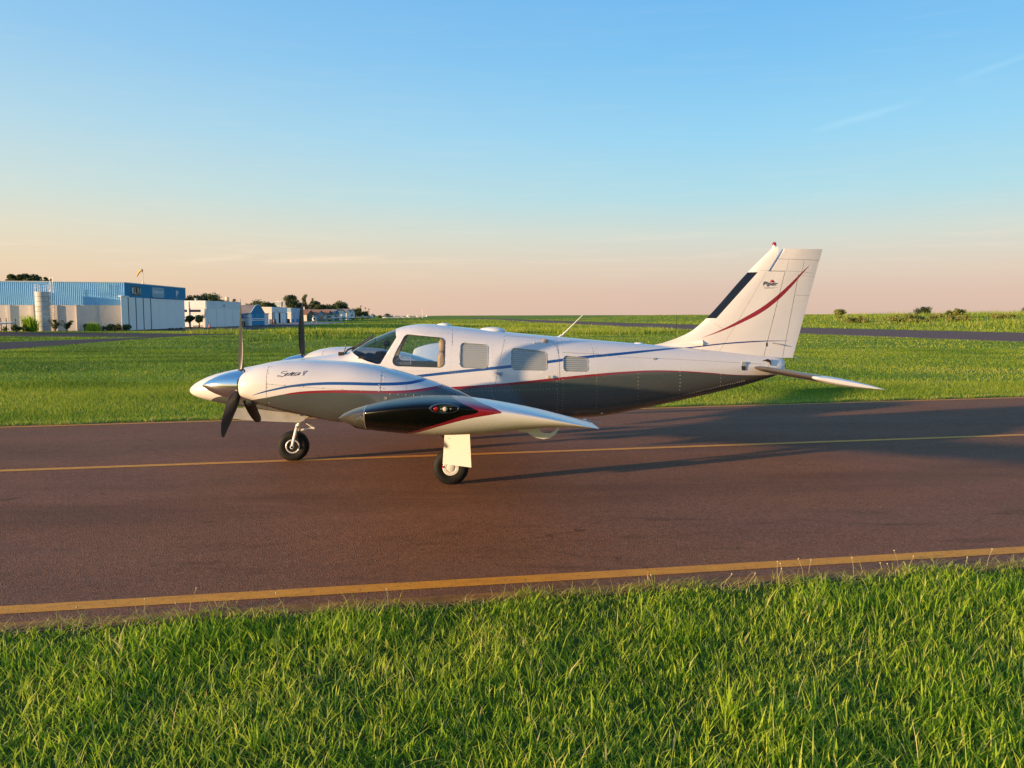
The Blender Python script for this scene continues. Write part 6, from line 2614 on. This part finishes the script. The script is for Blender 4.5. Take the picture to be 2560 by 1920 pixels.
def leaf_cloud(name, C_, Rr, n, size, tint0, parent, spread=.16, flat=.75):
    """leaf sprays filling several blobs: centres C_, radii Rr"""
    C_, Rr = np.array(C_, float), np.array(Rr, float)
    vol = Rr ** 2
    pick = rng.choice(len(C_), n, p=vol / vol.sum())
    dv = rng.normal(size=(n, 3))
    dv /= np.linalg.norm(dv, axis=1)[:, None]
    rad = rng.random(n) ** .33 * (0.75 + .38 * rng.random(n))
    P = C_[pick] + dv * (Rr[pick] * rad)[:, None] * np.array([1, 1, flat])
    nrm = dv + rng.normal(0, .6, (n, 3))
    nrm /= np.linalg.norm(nrm, axis=1)[:, None]
    t1 = np.cross(nrm, rng.normal(size=(n, 3)))
    t1 /= np.linalg.norm(t1, axis=1)[:, None]
    t2 = np.cross(nrm, t1)
    s_ = size * rng.uniform(.5, 1.3, n)[:, None]
    A_ = np.stack([P - t1 * s_, P - t2 * s_ * .55, P + t1 * s_, P + t2 * s_ * .55], 1).reshape(-1, 3)
    blob = rng.normal(0, spread * .6, len(C_))
    tn = tint0 + rng.normal(0, spread, n) + blob[pick]
    me = bpy.data.meshes.new(name)
    me.vertices.add(4 * n)
    me.vertices.foreach_set('co', A_.astype(np.float32).ravel())
    me.loops.add(4 * n)
    me.loops.foreach_set('vertex_index', np.arange(4 * n, dtype=np.int32))
    me.polygons.add(n)
    me.polygons.foreach_set('loop_start', np.arange(0, 4 * n, 4, dtype=np.int32))
    me.update(calc_edges=True)
    ta = me.attributes.new('tint', 'FLOAT', 'POINT')
    ta.data.foreach_set('value', np.repeat(np.clip(tn, 0, 1), 4).astype(np.float32))
    me.materials.append(LEAF)
    o = bpy.data.objects.new(name, me)
    C.objects.link(o)
    o.parent = parent
    return o


def tree(label, px, py_top, Y, width, kind='round', name='broadleaf_tree', tint0=.38, n=2200, seed=1, base_frac=.35, **k):
    if kind in ('round', 'tall') and Y > 200:
        width *= 1.22
    r_ = random.Random(seed)
    x = xat(px, Y)
    z0 = float(ground_z(np.array(x), np.array(Y)))
    H = zat(py_top, Y) - z0
    root = empty(name, (x, Y, z0), label=label, cat='tree', **k)
    gg = G()
    tr0 = max(.12, .035 * H)
    gg.tube([(0, 0, -.2), (r_.uniform(-.2, .2), 0, H * .3), (r_.uniform(-.3, .3), r_.uniform(-.3, .3), H * .62)], tr0, 8, r1=tr0 * .45)
    blobs, rad = [], []
    hw = width / 2
    nb = {'round': 13, 'tall': 12, 'open': 12, 'umbrella': 11, 'small': 6}[kind]
    for i in range(nb):
        a = 2 * math.pi * i / nb + r_.uniform(-.4, .4)
        if kind == 'round':
            t = r_.random()
            zz = H * (base_frac + .12 + (.80 - base_frac - .05) * t)
            q = hw * math.sqrt(max(0.05, 1 - ((t - .25) / .85) ** 2)) * r_.uniform(.35, .85)
            rb = hw * r_.uniform(.34, .54)
        elif kind == 'tall':
            t = (i + .5) / nb
            zz = H * (.42 + .52 * t)
            q = hw * (1 - .55 * t) * r_.uniform(.2, .8)
            rb = hw * r_.uniform(.40, .60) * (1.1 - .4 * t)
        elif kind == 'open':
            t = r_.random()
            zz = H * (.5 + .45 * t)
            q = hw * r_.uniform(.2, .9) * (1 - .3 * t)
            rb = hw * r_.uniform(.24, .38)
        elif kind == 'umbrella':
            zz = H * r_.uniform(.70, .88)
            q = hw * r_.uniform(.1, .85)
            rb = hw * r_.uniform(.22, .34)
        else:
            zz = H * r_.uniform(.55, .85)
            q = hw * r_.uniform(.1, .6)
            rb = hw * r_.uniform(.45, .62)
        blobs.append((q * math.cos(a), q * math.sin(a), zz))
        rad.append(rb)
        if i % 2 == 0:
            gg.tube([(0, 0, H * r_.uniform(.25, .5)), (q * .5 * math.cos(a), q * .5 * math.sin(a), zz * .8), (q * math.cos(a), q * math.sin(a), zz)], tr0 * .4, 6, r1=tr0 * .12)
    if kind != 'open':
        blobs.append((0, 0, H * (.62 if kind != 'umbrella' else .8)))
        rad.append(hw * (.62 if kind != 'tall' else .4))
    # bring the top of the crown to the measured height
    top = max(b[2] + q * .8 for b, q in zip(blobs, rad))
    blobs = [(b[0], b[1], b[2] * (H / top)) for b in blobs]
    gg.build('trunk', BARK, root)
    leaf_cloud('crown', blobs, rad, int(n * 1.5), max(.16, width * .040), tint0, root)
    return root


mw = lambda w_px, Y: w_px / FPX * Y
tree('wide flat-topped tree rising behind the left part of the blue hangar roof', 45, 684, 190, mw(56, 190), 'umbrella', tint0=.30, n=2600, seed=3, name='umbrella_tree')
tree('second flat-topped tree behind the blue hangar roof beside the ladder', 88, 682.5, 195, mw(66, 195), 'umbrella', tint0=.30, n=3000, seed=4, name='umbrella_tree')
tree('low ragged tree behind the blue hangar roof, right of the two flat-topped ones', 121, 692, 195, mw(22, 195), 'umbrella', tint0=.32, n=900, seed=5, name='umbrella_tree')
tree('broad dark tree behind the white hangar, next to the blue sign', 478, 735, 205, mw(56, 205), 'round', tint0=.22, n=2600, seed=6)
tree('tallest rounded dark tree over the white hangar roof', 519, 731, 205, mw(62, 205), 'round', tint0=.25, n=3000, seed=7)
tree('dark bushy tree below the sunlit roof tank', 562, 747, 240, mw(42, 240), 'round', tint0=.24, n=1600, seed=8)
tree('thin open tree right of the sunlit roof tank', 590, 746, 240, mw(34, 240), 'open', tint0=.28, n=900, seed=9)
tree('lower tree at the left of the domed tree over the arched hangar', 626, 755, 270, mw(34, 270), 'round', tint0=.32, n=1500, seed=10)
tree('domed bright green tree behind the arched blue hangar', 661, 750, 270, mw(62, 270), 'round', tint0=.45, n=3200, seed=11)
tree('low dark tree in front of the control tower', 693, 764, 285, mw(28, 285), 'round', tint0=.28, n=1200, seed=12)
tree('big rounded tree standing highest behind the light blue hangar', 735, 735, 320, mw(40, 320), 'round', tint0=.36, n=3600, seed=13, base_frac=.15)
tree('tall slender eucalyptus with an open crown', 764, 734.5, 335, mw(22, 335), 'tall', tint0=.55, n=1500, seed=14, name='eucalyptus_tree')
tree('pale small open tree beside the eucalyptus', 781, 745, 335, mw(18, 335), 'open', tint0=.6, n=600, seed=15)
tree('round dark tree right of the eucalyptus', 794, 750, 345, mw(38, 345), 'round', tint0=.34, n=2600, seed=16)
tree('lower leafy tree between two round ones above the clay roofs', 824, 759, 365, mw(32, 365), 'round', tint0=.34, n=1900, seed=17)
tree('brownish round tree above the end of the clay roofs', 850, 751, 385, mw(38, 385), 'round', tint0=.50, n=2600, seed=18)
tree('drooping dark tree beside the pale end hangars', 868, 765, 395, mw(22, 395), 'round', tint0=.26, n=1300, seed=19, base_frac=.1)
tree('spreading dark tree under the floodlight masts', 893, 768.5, 420, mw(34, 420), 'round', tint0=.26, n=2200, seed=20, base_frac=.1)
tree('low dark tree at the right foot of the floodlight masts', 913, 776, 440, mw(24, 440), 'round', tint0=.24, n=1500, seed=21, base_frac=.05)
for px, pt_, Y, w_, lab in ((933, 783.5, 560, 11, 'small rounded far tree left of the parked aircraft group'), (949, 787, 600, 12, 'faint low far tree close to the horizon'), (969, 783, 560, 19, 'dark domed far tree above the middle parked aircraft')):
    tree(lab, px, pt_, Y, mw(w_, Y), 'round', tint0=.25, n=700, seed=int(px), base_frac=.0)
tree('lone dark tree crown on the grassy skyline at the right', 2311, 765, 205, mw(34, 205), 'round', tint0=.30, n=900, seed=31, base_frac=.1)
tree('dark shrubby tree on the skyline at the right picture edge', 2566, 767, 205, mw(22, 205), 'round', tint0=.28, n=600, seed=32, base_frac=.1)
tree('pale broad bush standing out of the high grass at the right', 2390, 771, 160, mw(46, 160), 'open', tint0=.95, n=1200, seed=33, name='bush_tree')
tree('flat-topped shrub in the high grass just right of the tail fin', 2100, 771.5, 170, mw(36, 170), 'umbrella', tint0=.95, n=1000, seed=34, name='bush_tree')

# two clipped trees before the white hangar, on red earth behind a little fence
bed = empty('planted_bed', (-51.4, 131.5, 0), label='strip of red earth with a low pale picket fence before the white hangar', cat='flower bed')
gg = G()
gg.box(-6, .3, -2.2, 2.0, 0, .12)
child(gg, 'red_earth', weathered('red_earth', (.25, .07, .04), .3, 2, .95), bed)
gg = G()
for i in range(12):
    gg.box(.30, .36, -2.4 + .36 * i, -2.34 + .36 * i, 0, .42)
gg.box(.31, .34, -2.4, 1.7, .26, .32)
child(gg, 'picket_fence', plain('pink_paint', (.60, .38, .30), .8), bed)
for px, lab, s_ in ((474, 'small clipped dark tree left of its twin before the white hangar', 41), (497, 'small clipped olive tree with several stems before the white hangar', 42)):
    tree(lab, px, 787, 131, 1.75, 'small', tint0=.34 if px < 480 else .62, n=700, seed=s_, name='clipped_tree', base_frac=.5)


# bushes and rank grass along the foot of the blue hangar
def bush(label, px, py_top, Y, width, tint0, n, seed, name='bush', flat=.9):
    r_ = random.Random(seed)
    x = xat(px, Y)
    zg = float(ground_z(np.array(x), np.array(Y)))
    H = zat(py_top, Y) - zg
    root = empty(name, (x, Y, zg), label=label, cat='bush')
    bl, rd = [], []
    for i in range(7):
        bl.append((r_.uniform(-.5, .5) * width * .8, r_.uniform(-.3, .3) * width, H * r_.uniform(.15, .62)))
        rd.append(min(width * .28, H * .42) * r_.uniform(.6, 1.1))
    leaf_cloud('foliage', bl, rd, n, .14, tint0, root, flat=flat)
    gg = G()
    for i in range(9):
        a = r_.uniform(0, 6.28)
        gg.tube([(0, 0, 0), (width * .25 * math.cos(a), width * .2 * math.sin(a), H * .6)], .03, 5, r1=.012)
    gg.build('stems', BARK, root)
    return root


def grass_clump(label, px, py_top, Y, width, n, tint0, name='reed_clump'):
    x0 = xat(px, Y)
    zg = float(ground_z(np.array(x0), np.array(Y)))
    H = zat(py_top, Y) - zg
    root = empty(name, (x0, Y, zg), label=label, cat='plant')
    P = np.stack([rng.normal(0, width * .22, n), rng.normal(0, width * .15, n), np.zeros(n)], 1)
    o = blades('blades', P, H * rng.uniform(.5, 1.05, n), rng.uniform(.05, .10, n), np.clip(rng.normal(.3, .2, n), .02, .9), tint0 + rng.normal(0, .14, n), True, kind=None, parent=root)
    return root


def frond_plant(label, px, py_top, Y, width, seed, tint0=.25, name='palm_bush'):
    """arching pinnate fronds from one crown"""
    r_ = random.Random(seed)
    x0 = xat(px, Y)
    H = zat(py_top, Y)
    root = empty(name, (x0, Y, 0), label=label, cat='plant')
    rib = G()
    V, F, T = [], [], []
    for i in range(15):
        a = r_.uniform(0, 6.28)
        L = width * .5 * r_.uniform(.6, 1.1)
        hh = H * r_.uniform(.55, 1.05)
        P = [Vector((L * math.cos(a) * t, L * math.sin(a) * .7 * t, hh * (1.7 * t - .75 * t * t))) for t in np.linspace(0, 1, 9)]
        rib.tube(P, .022, 5, r1=.006)
        for k_i in range(2, 9):
            tdir = (P[k_i] - P[k_i - 1]).normalized()
            sdir = tdir.cross(Vector((0, 0, 1))).normalized()
            for sg in (-1, 1):
                tip = P[k_i] + sdir * sg * .34 + tdir * .22 + Vector((0, 0, -.08))
                o = len(V)
                V += [tuple(P[k_i] - tdir * .05), tuple(P[k_i] + tdir * .05), tuple(tip)]
                F.append((o, o + 1, o + 2))
    st_ = rib.build('stems', plain('frond_rib', (.07, .09, .03), .8), root, fix=False)
    gx = G()
    gx.add(V, F)
    m_ = gx.build('fronds', LEAF, root, smooth=False, fix=False)
    ta = m_.data.attributes.new('tint', 'FLOAT', 'POINT')
    ta.data.foreach_set('value', np.clip(rng.normal(tint0, .15, len(V)), 0, 1).astype(np.float32))
    return root


grass_clump('tall arching reed clump left of the concrete tank', 74, 784, 99.5, 1.6, 420, .52)
bush('low green bush under the parked white wing', 40, 809, 98, 2.6, .50, 500, 2)
for px, pt_, Y, w_, t_, lab in ((2245, 778, 150, 3.4, .60, 'straw-brown reed clump left of the lone dark tree on the bank'), (2290, 775, 148, 4.2, .52, 'dense reed clump below the lone dark tree on the bank'),
                               (2345, 777, 150, 4.0, .62, 'brownish reed clump right of the lone dark tree on the bank'), (2400, 778, 146, 3.0, .80, 'dry straw-coloured reed clump under the pale broad bush'),
                               (2120, 779, 160, 4.0, .58, 'reed clump beside the flat-topped shrub near the tail fin'), (2160, 782, 160, 3.0, .40, 'dark green reed clump on the bank right of the tail fin'),
                               (2500, 777, 150, 4.0, .60, 'reed clump on the bank towards the right picture edge')):
    bush(lab.replace('reed clump', 'bushy clump'), px, pt_ + 1.5, Y, w_ * 1.7, min(1, t_ + .42), 1300, int(px), name='bush', flat=.6)
frond_plant('dark palm-like bush right of the concrete tank', 136, 799, 99.5, 1.5, 3)
frond_plant('second dark palm-like bush before the shaded wall panel', 166, 800, 100.5, 1.9, 4)
tree('tiny sapling standing alone at the foot of the cream wall', 212, 809.5, 102, .55, 'small', tint0=.3, n=160, seed=51, name='sapling')
grass_clump('yellowish reed clump before the cream wall', 231, 803, 102, 1.7, 420, .66)
bush('scrubby bush left of the white door corner', 271, 806, 103, 1.6, .45, 380, 5)
bush('round green bush at the corner of the white sliding doors', 306, 806, 104.5, 2.4, .55, 900, 6)
bush('dark low weeds at the right foot of the white sliding doors', 440, 819, 117, 2.6, .40, 420, 7, flat=.5)


# ---------------------------------------------------------------- parked light aircraft and helicopter
def light_plane(label, loc, head, high, body, trim, scale=1.0, tail=None):
    """a small single-engine aircraft, nose towards +x locally"""
    root = empty('parked_airplane', loc, head, label=label, cat='airplane', group='light aircraft parked on the grass')
    root.scale = (scale,) * 3
    zb = .55
    gg = G()
    rs = []
    for x, w_, z0, z1 in ((2.35, .10, .85, 1.02), (2.2, .30, .72, 1.14), (1.6, .46, .62, 1.24), (.9, .54, .58, 1.36), (.45, .56, .56, 1.78 if high else 1.58), (-.4, .56, .56, 1.82 if high else 1.66), (-1.2, .46, .62, 1.55 if high else 1.45), (-2.6, .28, .80, 1.28), (-4.2, .10, .98, 1.20), (-4.5, .03, 1.04, 1.14)):
        zc, hh = (z0 + z1) / 2, (z1 - z0) / 2
        rs.append([(x, w_ * math.copysign(abs(math.cos(p)) ** .75, math.cos(p)), zc + hh * math.copysign(abs(math.sin(p)) ** .75, math.sin(p))) for p in np.linspace(0, 2 * math.pi, 16, endpoint=False)])
    gg.rings(rs)
    gg.build('fuselage', body, root)
    wz = 1.80 if high else .72
    gg = G()
    for sg in (-1, 1):
        rows = []
        for b, c, dz in ((.2, 1.5, 0), (3.0, 1.5, .04 if high else .22), (4.9, 1.15, .08 if high else .36), (5.05, .8, .10 if high else .40)):
            rows.append([(.75 - c * f + (0), sg * b, wz + dz + t * c) for f, t in ((0, 0), (.1, .06), (.35, .085), (.7, .05), (1, 0), (.6, -.035), (.2, -.045))])
        gg.rings(rows)
    gg.build('wing', body, root, angle=60)
    if high:
        for sg in (-1, 1):
            gg = G()
            gg.tube([(.3, sg * .5, .75), (.3, sg * 2.4, 1.78)], .04, 6)
            gg.build('wing_strut', body, root)
    gg = G()
    for sg in (-1, 1):
        gg.rings([[(-3.75 - c * f - sw, sg * b, 1.12 + t * c) for f, t in ((0, 0), (.3, .05), (1, 0), (.3, -.05))] for b, c, sw in ((.05, .95, 0), (1.55, .65, .2))])
    gg.build('tailplane', body, root, angle=60)
    gg = G()
    gg.slab([(-3.1, 1.22), (-3.9, 1.62), (-4.35, 2.45), (-4.85, 2.45), (-4.75, 1.05), (-4.3, 1.02)], -.05, .05)
    gg.build('tail_fin', tail or trim, root, smooth=False)
    gg = G()
    gg.slab([(1.0, 1.30), (.5, 1.74 if high else 1.56), (-.9, 1.70 if high else 1.54), (-1.1, 1.30)], -.575, .575)
    gg.build('cabin_window', plain('far_glass', (.02, .025, .03), .15), root, smooth=False)
    gg = G()
    gg.slab([(2.2, .82), (2.2, .93), (-3.6, 1.12), (-3.6, 1.05)], -.50, .50)
    gg.build('side_stripe', trim, root, smooth=False)
    for x, y in ((1.7, 0), (-.35, -1.15), (-.35, 1.15)):
        gg = G()
        gg.lathe([(-.07, .10), (-.07, .18), (-.03, .20), (.03, .20), (.07, .18), (.07, .10)], (x, y, .20), (0, 1, 0), 14)
        wl_ = gg.build('wheel', TYRE, root)
        gg = G()
        gg.tube([(x, y * .95, .2), (x * .9, y * .4, .75)], .045, 6)
        gg.build('gear_leg', body, root)
    gg = G()
    gg.lathe([(-.02, .14), (.10, .12), (.25, .03), (.26, 0)], (2.35, 0, .95), (1, 0, 0), 12)
    gg.slab([(2.42, .05), (2.47, .05), (2.47, 1.85), (2.42, 1.85)], -.06, .06)
    gg.build('propeller', DARK, root, smooth=False)
    return root


PW = plain('far_white_paint', (.74, .73, .72), .3, 0, .3)
PY = plain('far_yellow_paint', (.62, .42, .05), .35, 0, .3)
PB = plain('far_blue_paint', (.05, .10, .25), .35, 0, .3)
PR = plain('far_red_paint', (.42, .06, .06), .35, 0, .3)
PG_ = plain('far_grey_paint', (.40, .44, .48), .35, 0, .3)


def put(px, Y):
    x = xat(px, Y)
    return (x, Y, float(ground_z(np.array(x), np.array(Y))))


light_plane('white high-winged light aircraft nearest the gabled hangars, tail to the right', put(822, 296), R(186), True, PW, PB, 1.0, PW)
light_plane('white low-winged aircraft with red flash half behind the high-winged one', put(857, 330), R(200), False, PW, PR, 1.0, PW)
light_plane('yellow low-winged aircraft on the grass among white ones', put(883, 345), R(184), False, PY, PB, .95, PY)
light_plane('white aircraft with a tall tail and dark emblem right of the yellow one', put(903, 372), R(188), False, PW, PB, 1.15, PW)
light_plane('white aircraft with a grey cabin at the left of the middle group', put(966, 440), R(195), True, PW, PG_, .95, PW)
light_plane('white low aircraft in the centre of the middle group', put(985, 455), R(183), False, PW, PB, .95, PG_)
light_plane('white aircraft with upright tail at the right of the middle group', put(1000, 462), R(178), False, PW, PR, 1.0, PW)
light_plane('white aircraft with a reddish side at the left of the far pair', put(1027, 560), R(186), False, PW, PR, .9, PW)
light_plane('white aircraft at the right of the far pair, tail to the right', put(1050, 575), R(180), False, PW, PG_, 1.05, PW)
light_plane('white low-winged aircraft cut off by the left picture edge, wing over the bush', (xat(62, 90) - 6.3, 88.5, 0), R(96), False, PW, PB, 1.1, PW)

hx, hy, _ = put(785, 236)
he = empty('helicopter', (hx, hy, 0), R(-72), label='small white helicopter with a dark windscreen facing the camera on the concrete pad', cat='helicopter')
gg = G()
gg.ell((0, 0, .95), 1.05, .58, .62, 18, 12)
gg.build('cabin', PW, he)
gg = G()
gg.ell((.22, 0, 1.0), .90, .50, .50, 16, 10)
gg.build('windscreen', plain('heli_glass', (.012, .014, .018), .1), he)
gg = G()
gg.tube([(-.7, 0, 1.15), (-4.0, 0, 1.45)], .16, 10, r1=.07)
gg.slab([(-3.8, 1.4), (-4.2, 2.2), (-4.5, 2.2), (-4.2, 1.2)], -.03, .03)
gg.build('tail_boom', PW, he)
gg = G()
gg.tube([(-.1, 0, 1.4), (-.1, 0, 2.05)], .09, 8)
gg.box(-3.6, 3.4, -.08, .08, 2.03, 2.06)
gg.build('main_rotor', DARK, he)
for sg in (-1, 1):
    gg = G()
    gg.tube([(1.0, sg * .75, .12), (.8, sg * .75, .05), (-1.0, sg * .75, .05)], .045, 6)
    for x in (.5, -.5):
        gg.tube([(x, sg * .75, .05), (x * .8, sg * .4, .5)], .035, 6)
    gg.build('skid', GALV, he)

# floodlight masts over the far trees, and a slim red and white mast on the horizon
for px, pt_, Y, lab in ((902.4, 764, 500, 'leftmost and tallest floodlight mast over the dark trees'), (913.7, 768.5, 520, 'middle one of three floodlight masts over the dark trees'), (922.3, 771.5, 540, 'rightmost floodlight mast over the dark trees')):
    x = xat(px, Y)
    zt_ = zat(pt_, Y)
    ml = empty('floodlight_mast', (x, Y, 0), label=lab, cat='mast', group='floodlight masts beyond the trees')
    gg = G()
    gg.tube([(0, 0, 0), (0, 0, zt_)], .16, 8, r1=.09)
    gg.build('mast', GALV, ml)
    gg = G()
    gg.box(-.45, .45, -.2, .2, zt_ - 1.1, zt_)
    gg.build('lamp_head', plain('lamp_head_brown', (.16, .11, .09), .7), ml, smooth=False)
x, Y = xat(1056, 640), 640
ml = empty('radio_mast', (x, Y, 0), label='slim pale radio mast on the horizon above the far pair of aircraft', cat='mast')
gg = G()
gg.tube([(0, 0, 0), (0, 0, zat(777, Y))], .10, 6)
gg.build('mast', GALV, ml)
gg = G()
gg.box(-.35, .35, -.3, .3, zat(775.5, Y), zat(771, Y))
gg.build('mast_head', plain('pale_red', (.62, .45, .42), .7), ml, smooth=False)
# small odds and ends on the apron: cone, fuel drums, a hand cart
for px, Y, lab, colr in ((673, 190, 'pale drum standing by the cream wall left of the open hangar', (.60, .52, .42)), (678.5, 192, 'reddish drum beside the cream wall near the open hangar', (.45, .16, .10)), (686, 200, 'dark drum at the left door of the open hangar', (.04, .05, .06)), (721, 212, 'black drum at the right end of the open hangar', (.02, .02, .02))):
    x = xat(px, Y)
    gg = G()
    gg.lathe([(0, .36), (.05, .38), (.45, .37), (.50, .39), (.55, .37), (1.05, .37), (1.10, .38), (1.12, .34), (1.12, 0)], (x, Y, 0), (0, 0, 1), 16)
    gg.build('drum', plain('drum_paint', colr, .5), label=lab, cat='drum', group='drums on the apron')
gg = G()
x, Y = xat(523.5, 132.6), 132.6
gg.lathe([(0, .30), (.04, .30), (.045, .20), (.75, .05), (.76, 0)], (x, Y, 0), (0, 0, 1), 16)
gg.build('traffic_cone', plain('cone_orange', (.62, .18, .10), .6), label='orange cone at the left corner of the white hangar doors', cat='cone')
# posts along the field edge at the far left
for px, pt_, Y, lab in ((1, 795, 98, 'dark fence post at the left picture edge before the cream wall'), (15, 795, 98, 'thick dark fence post left of the wall pilaster'), (38, 797, 98.5, 'thin dark fence post right of the wall pilaster'), (57, 799, 99, 'dark fence post beside the tip of the parked white wing')):
    x = xat(px, Y)
    gg = G()
    gg.tube([(x, Y, 0), (x + .03, Y, zat(pt_, Y) * .5), (x - .02, Y, zat(pt_, Y))], .06, 7, r1=.05)
    gg.build('fence_post', BARK, label=lab, cat='post', group='fence posts before the cream wall')
